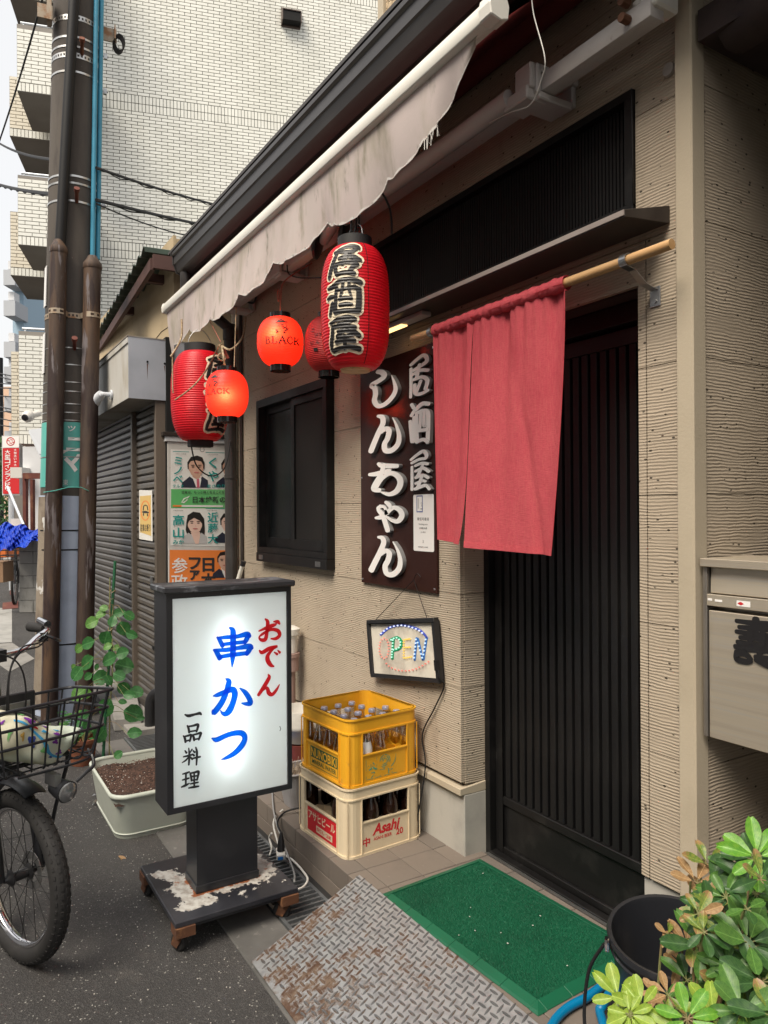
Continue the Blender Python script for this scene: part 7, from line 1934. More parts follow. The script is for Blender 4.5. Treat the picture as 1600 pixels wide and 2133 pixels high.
# ---- posters on the end panel
def pc(px, py, k=0):
 return at(340 + px / 6.6667, 900 + py / 6.6667, x=XP + 0.0012 + 0.0005 * k)
def poster_poly(t, name, pts, m, k):
 q = MB(); q.add([pc(a, b, k) for a, b in pts], [tuple(range(len(pts)))]); return q.build(name, MT[m], t)
def oval(cx, cy, rx, ry, n=20, a0=0, a1=360):
 return [(cx + rx * math.cos(rad(a0 + (a1 - a0) * i / n)), cy + ry * math.sin(rad(a0 + (a1 - a0) * i / n))) for i in range(n + (1 if a1 - a0 < 360 else 0))]
def print_type(t, items, m, k, off=0.022, name='lettering'):
 for (body, cx, cy, w, h) in items:
  q = MB(); set_type(q, body, lambda x, y: pc(x, -y, k), cx, -cy, w, h, off); q.build(name, MT[m], t)
def portrait(t, cx, cy, s, kind, k, clip=None):
 """a small printed half-length figure: cx, cy the middle of the face, s half its width; clip: right-hand limit"""
 C = (lambda pts: [(min(a, clip), b) for a, b in pts]) if clip else (lambda pts: pts)
 suit = {'man': 'suit_print', 'woman': 'grey_suit_print', 'young': 'suit_print'}[kind]
 if kind == 'woman':
  poster_poly(t, 'hair', C([(cx - 1.0 * s, cy - .2 * s), (cx - .85 * s, cy - 1.0 * s), (cx - .2 * s, cy - 1.42 * s), (cx + .6 * s, cy - 1.3 * s), (cx + 1.1 * s, cy - .6 * s), (cx + 1.18 * s, cy + .6 * s), (cx + 1.15 * s, cy + 1.55 * s), (cx + .5 * s, cy + 1.2 * s), (cx - .4 * s, cy + 1.2 * s), (cx - .85 * s, cy + 1.6 * s), (cx - 1.08 * s, cy + .7 * s)]), 'hair_print', k)
 poster_poly(t, 'jacket', C([(cx - 1.75 * s, cy + 2.35 * s), (cx - 1.6 * s, cy + 1.75 * s), (cx - .75 * s, cy + 1.05 * s), (cx + .2 * s, cy + 1.7 * s), (cx + .75 * s, cy + 1.05 * s), (cx + 1.4 * s, cy + 1.5 * s), (cx + 1.45 * s, cy + 2.35 * s)]), suit, k + 1)
 poster_poly(t, 'shirt', C([(cx - .5 * s, cy + .95 * s), (cx + .6 * s, cy + .95 * s), (cx + .62 * s, cy + 1.5 * s), (cx + .45 * s, cy + 2.35 * s), (cx + .05 * s, cy + 2.35 * s)]), 'skin_print_pale' if kind == 'woman' else 'letter_white', k + 2)
 if kind != 'woman':
  poster_poly(t, 'tie', C([(cx + .08 * s, cy + 1.35 * s), (cx + .36 * s, cy + 1.30 * s), (cx + .45 * s, cy + 2.35 * s), (cx + .12 * s, cy + 2.35 * s)]), 'tie_print' if kind == 'man' else 'print_blue', k + 3)
 skin = 'skin_print' if kind == 'man' else 'skin_print_pale'
 poster_poly(t, 'neck', C([(cx - .45 * s, cy + .6 * s), (cx + .5 * s, cy + .6 * s), (cx + .5 * s, cy + 1.15 * s), (cx + .1 * s, cy + 1.4 * s), (cx - .4 * s, cy + 1.1 * s)]), skin, k + 3)
 if kind != 'woman':
  poster_poly(t, 'hair', C([(cx - .98 * s, cy + .15 * s), (cx - 1.02 * s, cy - .6 * s), (cx - .6 * s, cy - 1.25 * s), (cx + .15 * s, cy - 1.42 * s), (cx + .75 * s, cy - 1.2 * s), (cx + 1.02 * s, cy - .55 * s), (cx + .98 * s, cy + .15 * s)]), 'hair_print', k + 3)
 poster_poly(t, 'face', C([(cx - .85 * s, cy - .35 * s), (cx - .6 * s, cy - .75 * s), (cx, cy - .85 * s), (cx + .62 * s, cy - .72 * s), (cx + .85 * s, cy - .3 * s), (cx + .84 * s, cy + .3 * s), (cx + .6 * s, cy + .85 * s), (cx + .08 * s, cy + 1.12 * s), (cx - .52 * s, cy + .85 * s), (cx - .82 * s, cy + .3 * s)]), skin, k + 4)
 if kind == 'woman':
  poster_poly(t, 'fringe', C([(cx - .9 * s, cy + .1 * s), (cx - .85 * s, cy - .7 * s), (cx - .2 * s, cy - 1.0 * s), (cx + .7 * s, cy - .9 * s), (cx + .98 * s, cy + .2 * s), (cx + .6 * s, cy - .35 * s), (cx - .1 * s, cy - .7 * s), (cx - .65 * s, cy - .35 * s)]), 'hair_print', k + 5)
 q = MB()
 for e in (-1, 1):
  for (dx, dy, w, h) in ((.38, -.08, .17, .055), (.40, -.28, .24, .05)):
   pts = C(oval(cx + e * dx * s + .03 * s, cy + dy * s, w * s, h * s, 10))
   q.add([pc(a, b, k + 6) for a, b in pts], [tuple(range(len(pts)))])
 q.build('eyes', MT['hair_print'], t)
 q = MB(); pts = C(oval(cx + .06 * s, cy + .58 * s, .30 * s, .085 * s, 12)); q.add([pc(a, b, k + 6) for a, b in pts], [tuple(range(len(pts)))])
 pts = C([(cx + .0 * s, cy + .28 * s), (cx + .16 * s, cy + .28 * s), (cx + .10 * s, cy + .22 * s)]); q.add([pc(a, b, k + 6) for a, b in pts], [tuple(range(len(pts)))])
 q.build('mouth', MT['lip_print'], t)
CL = 1120
po = thing('election_poster', 'teal and green election poster of four candidates on the shop end panel', 'poster', pc(520, 1585, 0), 'election posters on the end panel')
poster_poly(po, 'sheet', [(105, 235), (CL, 262), (CL, 1590), (100, 1570)], 'paper_white', 0)
poster_poly(po, 'green_band', [(110, 788), (CL, 796), (CL, 1060), (108, 1052)], 'print_green', 1)
poster_poly(po, 'rule', [(135, 262), (360, 268), (360, 276), (135, 270)], 'print_teal', 1)
poster_poly(po, 'rule', [(590, 276), (880, 282), (880, 290), (590, 284)], 'print_teal', 1)
poster_poly(po, 'rule', [(590, 1052), (CL, 1060), (CL, 1068), (590, 1060)], 'print_teal', 2)
portrait(po, 455, 490, 118, 'man', 2)
portrait(po, 920, 500, 112, 'man', 2, CL)
portrait(po, 440, 1270, 118, 'woman', 2)
portrait(po, 905, 1270, 112, 'young', 2, CL)
print_type(po, [('\u30df', 210, 395, 110, 110), ('\u30ce', 205, 530, 115, 105), ('\u30d9', 205, 650, 135, 105), ('\u30c6\u30eb\u30aa', 210, 748, 150, 46), ('\u304f', 690, 425, 110, 150), ('\u3084', 690, 610, 150, 150), ('\u307e\u3055\u306e\u308a', 735, 748, 245, 52),
    ('\u9ad8', 212, 1220, 155, 150), ('\u5c71', 212, 1395, 150, 145), ('\u307f\u304b', 212, 1525, 155, 66), ('\u8fd1', 690, 1180, 150, 140), ('\u85e4', 690, 1330, 145, 130), ('\u5927', 690, 1480, 145, 130)], 'print_teal', 9, 0.018)
print_type(po, [('\u65e5\u672c\u306f\u3001\u3082\u3063\u3068\u5f37\u304f\u306a\u308b\u3053\u3068\u304c\u3067\u304d\u308b', 620, 832, 720, 42), ('\u65e5\u672c\u7dad\u65b0\u306e\u4f1a', 690, 935, 560, 92)], 'print_black', 9, 0.02)
print_type(po, [('\u5927\u962a\u5e02\u4f1a\u8b70\u54e1', 245, 300, 150, 14), ('\u5927\u962a\u5e9c\u8b70\u4f1a\u8b70\u54e1', 690, 312, 150, 14), ('\u5927\u962a\u5e02\u4f1a\u8b70\u54e1', 210, 1086, 140, 14), ('\u5927\u962a\u5e9c\u8b70\u4f1a\u8b70\u54e1', 680, 1086, 140, 14)], 'print_black', 9, 0.0)
poster_poly(po, 'emblem', [(250, 975), (285, 915), (330, 900), (375, 878), (330, 930), (345, 935), (290, 985)], 'letter_white', 3)
poster_poly(po, 'emblem', [(262, 975), (300, 925), (345, 905), (310, 950)], 'print_green', 4)
poster_poly(po, 'address_strip', [(135, 1010), (830, 1014), (830, 1038), (135, 1034)], 'letter_white', 3)
poster_poly(po, 'address_tab', [(135, 1010), (250, 1011), (260, 1022), (250, 1035), (135, 1034)], 'print_orange', 4)
p2 = thing('election_poster', 'orange election poster with black and white lettering under the teal one', 'poster', pc(520, 2300, 0), 'election posters on the end panel')
poster_poly(p2, 'sheet', [(90, 1632), (CL, 1640), (CL, 2420), (86, 2420)], 'print_orange', 0)
print_type(p2, [('\u53c2', 230, 1850, 220, 215), ('\u653f', 225, 2080, 230, 215), ('\u515a', 225, 2300, 230, 200)], 'letter_white', 3, 0.012)
print_type(p2, [('\u30d5', 440, 1820, 170, 170), ('\u30a1', 440, 1985, 140, 140), ('\u30fc', 435, 2120, 26, 110), ('\u65e5', 628, 1840, 165, 195), ('\u672c', 628, 2060, 215, 210)], 'print_black', 3, 0.035)
portrait(p2, 850, 1790, 98, 'man', 2, CL)
# no-parking notice on the shutter
pn = thing('parking_notice', 'yellow no parking notice in a clear sleeve taped to the grey shutter', 'notice', at(305, 1125, y=YS - 0.015))
def nc(px, py, k=0):      # crop 180..420, 480.. style: photo pixels
 return at(px, py, y=YS - 0.0135 - 0.0006 * k)
q = MB(); q.add([nc(290, 1020), nc(317, 1021), nc(318, 1127), nc(290, 1122)], [(0, 1, 2, 3)]); q.build('sleeve', MT['paper_white'], pn)
q = MB(); q.add([nc(291.5, 1033, 1), nc(314.5, 1031, 1), nc(315, 1116, 1), nc(291.5, 1108, 1)], [(0, 1, 2, 3)]); q.build('paper', MT['paper_yellow'], pn)
q = MB()
set_type(q, '\u99d0\u8eca\u304a\u65ad\u308a', lambda x, y: nc(x, -y, 2), 303, -1099, 21, 16, 0.01, 1.0, 0.0)
lay_strokes(q, [[(298.5, -1062, 2), (300, -1053, 2), (306, -1053, 2), (308, -1062, 2)], [(297.5, -1066, 3), (303, -1066, 5), (309, -1067, 3)], [(299, -1073, 2), (299, -1069, 2)], [(307.5, -1074, 2), (307.5, -1070, 2)]], lambda x, y, h: nc(x, -y, 2), 1.0)
q.build('printing', MT['print_black'], pn)
vs, fs, _ = brush([(303 + 9 * math.cos(a), -1063 + 20 * math.sin(a), 2.0) for a in [2 * math.pi * k / 24 for k in range(25)]], 2)
q = MB(); q.add([nc(x, -y, 1.5) for x, y in vs], fs); q.build('prohibition_ring', MT['print_orange'], pn)

# ================================================================== utility pole
pb = Vector((-5.88, -0.875, 0.0))
pole = thing('utility_pole', 'old leaning concrete utility pole with rusty conduits, steel bands and a teal sign', 'utility pole', pb)
lean = Vector((0.0135, 0.0225, 1.0))
def pax(z):
 return pb + Vector((lean.x * z, lean.y * z, z))
def prad(z):
 return 0.196 - 0.0055 * z
PT, PR = Vector((0.990, -0.139, 0)), Vector((0.139, 0.990, 0))     # towards the camera side, and across
zs = [0.05 * 10 * k for k in range(0, 17)]
q = MB(); q.tube([pax(z) for z in (-0.1, 0.5, 1.5, 2.5, 3.5, 4.5, 5.5, 6.5, 8.0)], [prad(z) for z in (-0.1, 0.5, 1.5, 2.5, 3.5, 4.5, 5.5, 6.5, 8.0)], 40); q.build('shaft', MT['pole_concrete'], pole, smooth=True)
def side(z, lat, gap, r):
 """point beside the shaft: lat across, touching it with a round thing of radius r"""
 d = prad(z) + r + gap
 f = math.sqrt(max(d * d - lat * lat, 0))
 return pax(z) + PR * lat + PT * f
def conduit(name, lat, r, z0, z1, m, gap=0.0, lat1=None, n=10, seg=16):
 q = MB(); zz = [z0 + (z1 - z0) * k / n for k in range(n + 1)]
 l1 = lat if lat1 is None else lat1
 q.tube([side(z, lat + (l1 - lat) * (z - z0) / (z1 - z0), gap, r) for z in zz], r, seg)
 return q.build(name, MT[m], pole, smooth=True)
conduit('rusty_pipe', -0.095, 0.056, 0.0, 3.30, 'rust_pipe', 0.004)
conduit('rusty_pipe', 0.128, 0.060, 0.0, 3.22, 'rust_pipe', 0.004)
for lat, zt, r in ((-0.095, 3.30, 0.056), (0.128, 3.22, 0.060)):
 q = MB(); c = side(zt, lat, 0.004, r); q.lathe([(r * 1.04, -0.02), (r * 1.10, -0.01), (r * 1.06, 0.02), (r * 0.7, 0.05), (r * .5, 0.075)], c, 18); q.build('pipe_cap', MT['rust_pipe'], pole, smooth=True)
conduit('black_duct', -0.088, 0.036, 3.30, 6.6, 'wire', 0.012, 0.02)
conduit('blue_duct', 0.128, 0.017, 3.30, 6.6, 'blue_duct', 0.012, 0.112)
conduit('blue_duct', 0.165, 0.017, 3.30, 6.6, 'blue_duct', 0.012, 0.148)
def hoop(name, z, m, h=0.012, t=0.003, grow=0.0, tilt=0.0):
 q = MB(); r = prad(z) + t + grow; c = pax(z)
 q.lathe([(r - t, -h / 2), (r, -h / 2), (r, h / 2), (r - t, h / 2)], c, 40, axis=(tilt, 0, 1)); return q.build(name, MT[m], pole, smooth=True)
zv = lambda v: 1.44 + (1067 - v) / 1540 * 5.32
for v in (78, 98, 150, 366, 381, 418):
 hoop('steel_band', zv(v), 'band', 0.014, 0.004)
for v in (722, 757, 793, 812, 838, 856, 872):
 hoop('steel_band', zv(v), 'band', 0.007, 0.002)
def perf_band(z, grow=0.0, m='perf_band', around=()):
 """flat strap with punched holes, round the shaft and the conduits"""
 q = MB(); n = 90; pts = []
 for k in range(n + 1):
  a = 2 * math.pi * k / n
  d = PT * math.cos(a) + PR * math.sin(a)
  r = prad(z) + 0.003
  for lat, rr in around:
   c = side(z, lat, 0.004, rr) - pax(z)
   along = c.dot(d); off = c.length ** 2 - along ** 2
   if along > 0 and off < (rr + 0.003) ** 2:
    r = max(r, along + math.sqrt((rr + 0.003) ** 2 - off))
  pts.append((d, r))
 for k in range(n):
  (d0, r0), (d1, r1) = pts[k], pts[k + 1]
  a0, a1 = pax(z) + d0 * r0, pax(z) + d1 * r1
  hh = 0.019
  lo, hi = Vector((0, 0, -hh)), Vector((0, 0, hh))
  l2, h2 = Vector((0, 0, -hh * .42)), Vector((0, 0, hh * .42))
  if k % 2 == 0 and (a1 - a0).length < 0.05:
   q.add([a0 + lo, a1 + lo, a1 + l2, a0 + l2], [(0, 1, 2, 3)]); q.add([a0 + h2, a1 + h2, a1 + hi, a0 + hi], [(0, 1, 2, 3)])
  else:
   q.add([a0 + lo, a1 + lo, a1 + hi, a0 + hi], [(0, 1, 2, 3)])
 return q.build('punched_strap', MT[m], pole)
perf_band(zv(38), m='band'); perf_band(zv(116), m='band')
perf_band(zv(655), around=((-0.095, 0.056), (0.128, 0.060)))
for v, lat in ((112, 0.03), (420, 0.015), (725, 0.02)):
 z = zv(v); p = side(z, lat, -0.01, 0.0)
 q = MB(); q.tube([p, p + PT * 0.10 + Vector((0, 0, 0.05))], 0.013, 10); q.tube([p + PT * 0.095 + Vector((0, 0, 0.046)), p + PT * 0.115 + Vector((0, 0, 0.06))], 0.02, 10); q.build('step_bolt', MT['iron_red'], pole, smooth=True)
for v in (85, 160, 405):
 z = zv(v); p = side(z, prad(z) * 0.96, 0.0, 0.0)
 q = MB(); q.tube([p, p + PR * 0.05], 0.007, 8); q.obox(p + PR * 0.03, PR * 0.012, PT * 0.012, (0, 0, 0.02)); q.build('band_clip', MT['steel'], pole)
q = MB()
z = zv(28); p = side(z, 0.17, 0.0, 0.0)
q.obox(p + PR * 0.05, PR * 0.05, PT * 0.006, (0, 0, 0.05)); q.obox(p + PR * 0.085 + PT * 0.03, PR * 0.004, PT * 0.03, (0, 0, 0.05)); q.build('cross_bracket', MT['perf_band'], pole); q = MB()
p = side(z, -0.17, 0.0, 0.0); q.obox(p - PR * 0.05 + Vector((0, 0, .06)), PR * 0.05, PT * 0.006, (0, 0, 0.05)); q.obox(p - PR * 0.02 + PT * 0.12, PR * 0.015, PT * 0.05, (0, 0, 0.09))
q.build('cross_bracket', MT['perf_band'], pole)
q = MB()
for k in range(4):
 a0 = pax(4.95) + PR * (0.28 + .004 * k) + PT * 0.02
 q.tube([a0 + PR * 0.035 * math.cos(a) + Vector((0, 0, 0.06 * math.sin(a) + .01 * k)) for a in [rad(24 * j) for j in range(16)]], 0.006, 6)
q.build('cable_coil', MT['wire'], pole, smooth=True)
# teal advertising wrap with white type, sleeve, white plates
def wrap_pt(lat, z, g):
 r = prad(z) + g; a = lat / prad(2.0)
 return pax(z) + (PT * math.cos(a) + PR * math.sin(a)) * r
ZW0, ZW1 = zv(1010), zv(876)
q = MB(); q.grid(lambda u, v: wrap_pt((u * 2 - 1) * 0.55, ZW0 + (ZW1 - ZW0) * v, 0.004), 48, 2); q.grid(lambda u, v: wrap_pt((u * 2 - 1) * 0.55, ZW0 + (ZW1 - ZW0) * v, 0.001), 48, 2)
wp = q.build('advert_wrap', MT['pole_sign'], pole, smooth=True)
q = MB()
wf_ = lambda x, y: wrap_pt(x, ZW0 + y, 0.006)
def fine_type(q, body, cx, cy, w, h, off):
 vs, fs, _r = type_mesh(body, off)
 q.plate(lambda x, y: wf_(cx + x * w, cy + y * h), vs, fs)
WH = ZW1 - ZW0
for k, (body, cx, cy, w, h, off) in enumerate((('\u30b9', -0.155, WH * .90, .035, .045, .01), ('\u30fc', -0.10, WH * .90, .035, .01, .01), ('\u30c3', 0.012, WH * .90, .05, .04, .01), ('\u30cb', 0.03, WH * .66, .10, .10, .03), ('\u30de', 0.02, WH * .40, .14, .16, .035), ('\u30fb', -.14, WH * .68, .03, .04, .02), ('\u30fb', -.14, WH * .25, .03, .04, .02), ('\u5927', -.155, WH * .07, .035, .04, .0), ('\u6771', -.02, WH * .07, .03, .04, .0))):
 q = MB(); fine_type(q, body, cx, cy, w, h, off); q.build('letter', MT['letter_white'], wp)
hoop('steel_band', zv(948), 'band', 0.006, 0.0065)
q = MB(); q.tube([pax(z) for z in (0.0, 0.5, 1.0, zv(1028))], [prad(z) + 0.006 for z in (0.0, 0.5, 1.0, zv(1028))], 40); q.build('lower_sleeve', MT['pole_sleeve'], pole, smooth=True)
for v in (1100, 1140, 1335):
 hoop('sleeve_band', zv(v), 'wire', 0.010, 0.002, 0.006)
q = MB(); q.grid(lambda u, v: wrap_pt(-0.30 + 0.17 * u, 0.05 + v * (zv(1030) - 0.05), 0.0085 + 0.002 * math.sin(u * 9 + v * 14)), 8, 40); q.build('bare_concrete', mat('pole_base_old', (0.27, 0.225, 0.175), 0.9, layers=[((0.16, 0.12, 0.09), 5, 0.45, 0.7), ((0.60, 0.59, 0.57), 3, 0.60, 0.63)], bump=0.6, bscale=60, bdist=0.006), pole, smooth=True)
for (v0, v1) in ((548, 632), (688, 772)):
 q = MB(); za, zb = zv(v1), zv(v0)
 q.hexa([wrap_pt(-0.31, za, 0.006), wrap_pt(-0.22, za, 0.004), wrap_pt(-0.22, za, 0.010), wrap_pt(-0.31, za, 0.012), wrap_pt(-0.31, zb, 0.006), wrap_pt(-0.22, zb, 0.004), wrap_pt(-0.22, zb, 0.010), wrap_pt(-0.31, zb, 0.012)]); q.build('number_plate', MT['letter_white'], pole)
q = MB(); zt = zv(1022)
q.tube([side(zt, lat, 0.0, 0.062) + PT * 0.062 + Vector((0, 0, dz)) for lat, dz in ((-0.16, 0.0), (-0.09, 0.01), (0.0, 0.035), (0.08, 0.035), (0.13, 0.012), (0.17, -0.02))], 0.003, 5); q.build('green_tie', MT['pole_sign'], pole, smooth=True)

# ---- overhead lines
def line(name, label, ends, r, sag=0.0, n=14, m='wire', wraps=0):
 a, b = Vector(ends[0]), Vector(ends[1])
 q = MB()
 pts = [a.lerp(b, k / n) + Vector((0, 0, -sag * 4 * (k / n) * (1 - k / n))) for k in range(n + 1)]
 q.tube(pts, r, 6)
 if wraps:
  q.tube([pts[0].lerp(pts[-1], k / 40) + Vector((0, 0, -sag * 4 * (k / 40) * (1 - k / 40) - 0.012 + 0.012 * math.sin(k * wraps))) for k in range(41)], r * 0.4, 4)
 return tag(q.build(name, MT[m], smooth=True), label, 'cable', 'overhead cables at the pole')
line('overhead_cable', 'upper black overhead cable crossing before the white tiled wall', (deep(205, 345, 5.3), deep(520, 438, 8.8)), 0.011, 0.03, wraps=1.2)
line('overhead_cable', 'lower thick overhead cable with a spiralling lash wire before the tiled wall', (deep(205, 412, 5.3), deep(520, 482, 8.8)), 0.013, 0.02, wraps=0.8)
line('overhead_cable', 'slack thin line hanging just under the lower overhead cable', (deep(205, 420, 5.3), deep(520, 496, 8.8)), 0.006, 0.10)
line('overhead_cable', 'cable slanting down past the balconies from the pole top', (deep(97, -15, 6.2), deep(-12, 330, 9.5)), 0.009, 0.06)
line('overhead_cable', 'yellow sleeved cable running from the pole over the street', (deep(-12, 282, 9.5), deep(120, 328, 5.5)), 0.012, 0.05)
line('overhead_cable', 'bundle of black cables running from the pole over the street', (deep(-12, 374, 9.5), deep(120, 400, 5.5)), 0.016, 0.02, wraps=1.4)

# ================================================================== tiled apartment block
ap = thing('apartment_building', 'tall white tiled apartment building with a blank end wall and side balconies', 'building', (-15.6, 1.56, 0.0))
AD, AE, AN = Vector((0.273, 0.962, 0)), Vector((-0.962, 0.273, 0)), Vector((0.962, -0.273, 0))
A0 = Vector((-15.6, 1.56, 0))
S0, S1 = -0.9, 6.4
def aw_(s, e, z):
 return A0 + AD * s + AE * e + Vector((0, 0, z))
def abox(q, s0, s1, e0_, e1_, z0, z1):
 q.hexa([aw_(s0, e0_, z0), aw_(s1, e0_, z0), aw_(s1, e1_, z0), aw_(s0, e1_, z0), aw_(s0, e0_, z1), aw_(s1, e0_, z1), aw_(s1, e1_, z1), aw_(s0, e1_, z1)])
q = MB(); abox(q, S0, S1, 0.0, 10.0, 0.0, 16.0); q.build('wall', MT['tile_joint'], ap)
TH, TW, JW = 0.060, 0.227, 0.009
tiles = []      # (s, e, z, w, h)
SOLD = [3.66, 6.70, 9.72, 12.74]
def lay_tiles(s0, s1, e, z0, z1, soldiers):
 z = z0; row = 0
 while z + TH <= z1:
  sol = [q_ for q_ in soldiers if q_ <= z + TH and z < q_ + 0.165]
  if sol:
   s = s0
   while s + 0.06 < s1:
    tiles.append((s, e, z, 0.060, 0.158)); s += 0.069
   z += 0.168
   continue
  s = s0 - (0 if row % 2 == 0 else (TW + JW) / 2)
  while s < s1 - 0.02:
   a, b = max(s, s0), min(s + TW, s1)
   if b - a > 0.03:
    tiles.append((a, e, z, b - a, TH))
   s += TW + JW
  z += TH + JW; row += 1
lay_tiles(-0.55, S1, 0.0, 3.2, 13.0, SOLD)
# balcony blocks on the street side: A in front of the end-wall plane, B further back and further out
def s_e(u, dist):
 p = deep(u, 1067, dist) - A0
 return p.dot(AD), p.dot(AE)
sa, ea = s_e(41, 13.3)
sb, eb = s_e(25, 14.75)
FL = [(-0.0, 4.75), (6.30, 7.56), (9.07, 10.28), (11.85, 13.05)]
for k, (z0, z1) in enumerate(FL):
 za = 2.72 if k == 0 else z0
 q = MB(); abox(q, sa, -0.56, ea, ea + 1.45, za, z1); q.build('balcony', MT['soffit_grey'], ap)
 lay_tiles(sa + 0.004, -0.56, ea, za + 0.17 if k else za, z1 - 0.02, [za] if k == 0 else [])
 if k:
  s = sa + 0.004
  while s + 0.06 < -0.56:
   tiles.append((s, ea, z0 + 0.006, 0.060, 0.150)); s += 0.069
 q = MB(); q.tube([aw_(sa + 0.05, ea + 0.06, z1 + 0.06), aw_(-0.5, ea + 0.06, z1 + 0.06)], 0.025, 8)
 for s_ in (sa + 0.1, sa + 0.9):
  q.tube([aw_(s_, ea + 0.06, z1), aw_(s_, ea + 0.06, z1 + 0.06)], 0.018, 6)
 q.build('handrail', MT['rail_alu'], ap, smooth=True)
for k, (z0, z1) in enumerate([(0.0, 4.7), (6.22, 7.5), (9.0, 10.2), (11.8, 13.0)]):
 q = MB(); abox(q, sb, sb + 1.9, eb, eb + 1.7, z0, z1); q.build('balcony', MT['soffit_grey'], ap)
 z = max(z0, 2.4) + 0.17
 row = 0
 s = sb + 0.004
 while s + .06 < sb + 1.0:
  tiles.append((s, eb, max(z0, 2.4) + 0.006, 0.060, 0.150)); s += 0.069
 while z + TH < z1:
  s = sb + 0.004 - (0 if row % 2 == 0 else 0.118)
  while s < sb + 1.0:
   a, b = max(s, sb + 0.004), min(s + TW, sb + 1.0)
   if b - a > 0.03:
    tiles.append((a, eb, z, b - a, TH, 'cream'))
   s += TW + JW
  z += TH + JW; row += 1
def visible_key(t_):
 p = aw_(t_[0], t_[1], t_[2]); d = (p - CAM)
 fwd = d.x * -math.cos(YAW) + d.y * math.sin(YAW); r_ = d.x * math.sin(YAW) + d.y * math.cos(YAW)
 u, v = 800 + 1540 * r_ / fwd, 1067 - 1540 * d.z / fwd
 inframe = 0 < v < 1060 and ((30 < u < 92) or (228 < u < 790 and v < 1040 - 1.02 * u + 40))
 return (0 if inframe else 1, -t_[3] * t_[4] / fwd ** 2)
tiles.sort(key=visible_key)
tile_mesh = {}
field, cream_field = MB(), MB()
def tile_geo(q, s, e, z, w, h):
 o = 0.009
 c = 0.0025
 a = [aw_(s, e - .0005, z), aw_(s + w, e - .0005, z), aw_(s + w, e - .0005, z + h), aw_(s, e - .0005, z + h)]
 b = [aw_(s + c, e - o, z + c), aw_(s + w - c, e - o, z + c), aw_(s + w - c, e - o, z + h - c), aw_(s + c, e - o, z + h - c)]
 q.add(a + b, [(0, 1, 5, 4), (1, 2, 6, 5), (2, 3, 7, 6), (3, 0, 4, 7), (4, 5, 6, 7)])
for n_, t_ in enumerate(tiles):
 s, e, z, w, h = t_[:5]
 cr = len(t_) > 5
 if n_ < 300:
  key = (round(w, 3), round(h, 3), cr)
  if key not in tile_mesh:
   q = MB(); tile_geo(q, s, e, z, w, h); o = q.build('tile', MT['tile_cream' if cr else 'tile_white'], ap); tile_mesh[key] = (o, aw_(s, e, z))
  else:
   o, b = tile_mesh[key]; place(o, aw_(s, e, z) - b, ap)
 else:
  tile_geo(cream_field if cr else field, s, e, z, w, h)
field.build('tile_field', MT['tile_white'], ap, kind='stuff')
cream_field.build('tile_field', MT['tile_cream'], ap, kind='stuff')
# vent hood on the end wall
p = deep(606, 62, 16.35)
sv, ev = (p - A0).dot(AD), -0.012
zc = p.z
q = MB()
w = 0.20
q.hexa([aw_(sv - w, ev, zc - .21), aw_(sv + w, ev, zc - .21), aw_(sv + w, ev - .012, zc - .21), aw_(sv - w, ev - .012, zc - .21), aw_(sv - w, ev, zc + .21), aw_(sv + w, ev, zc + .21), aw_(sv + w, ev - .012, zc + .21), aw_(sv - w, ev - .012, zc + .21)])
for sgn in (-1, 1):
 q.hexa([aw_(sv + sgn * w - .01, ev - .0125, zc - .18), aw_(sv + sgn * w + .01, ev - .0125, zc - .18), aw_(sv + sgn * w + .01, ev - .20, zc - .16), aw_(sv + sgn * w - .01, ev - .20, zc - .16), aw_(sv + sgn * w - .01, ev - .0125, zc + .2), aw_(sv + sgn * w + .01, ev - .0125, zc + .2), aw_(sv + sgn * w + .01, ev - .20, zc + .06), aw_(sv + sgn * w - .01, ev - .20, zc + .06)])
q.hexa([aw_(sv - w, ev - .0125, zc + .19), aw_(sv + w, ev - .0125, zc + .19), aw_(sv + w, ev - .205, zc + .05), aw_(sv - w, ev - .205, zc + .05), aw_(sv - w, ev - .0125, zc + .205), aw_(sv + w, ev - .0125, zc + .205), aw_(sv + w, ev - .21, zc + .065), aw_(sv - w, ev - .21, zc + .065)])
vh = q.build('vent_hood', mat('vent_brown', (0.12, 0.09, 0.075), 0.5), ap)
q = MB(); q.hexa([aw_(sv - w + .012, ev - .05, zc - .17), aw_(sv + w - .012, ev - .05, zc - .17), aw_(sv + w - .012, ev - .19, zc - .15), aw_(sv - w + .012, ev - .19, zc - .15), aw_(sv - w + .012, ev - .05, zc + .12), aw_(sv + w - .012, ev - .05, zc + .12), aw_(sv + w - .012, ev - .19, zc + .04), aw_(sv - w + .012, ev - .19, zc + .04)]); q.build('vent_mouth', MT['void'], vh)

# ---- beige house behind the bar
bh = thing('beige_house', 'beige patterned house wall with a corner strip, rising behind the bar roof', 'house', (-4.6, 1.9, 0.0))
q = MB(); q.box(-5.98, -1.0, 2.0, 5.0, 0.0, 9.0); q.build('wall', MT['beige_siding'], bh)
q = MB(); q.box(-6.05, -5.95, 1.965, 5.02, 0.0, 9.0); q.build('corner_strip', MT['trim_stone'], bh, bevel=0.006)

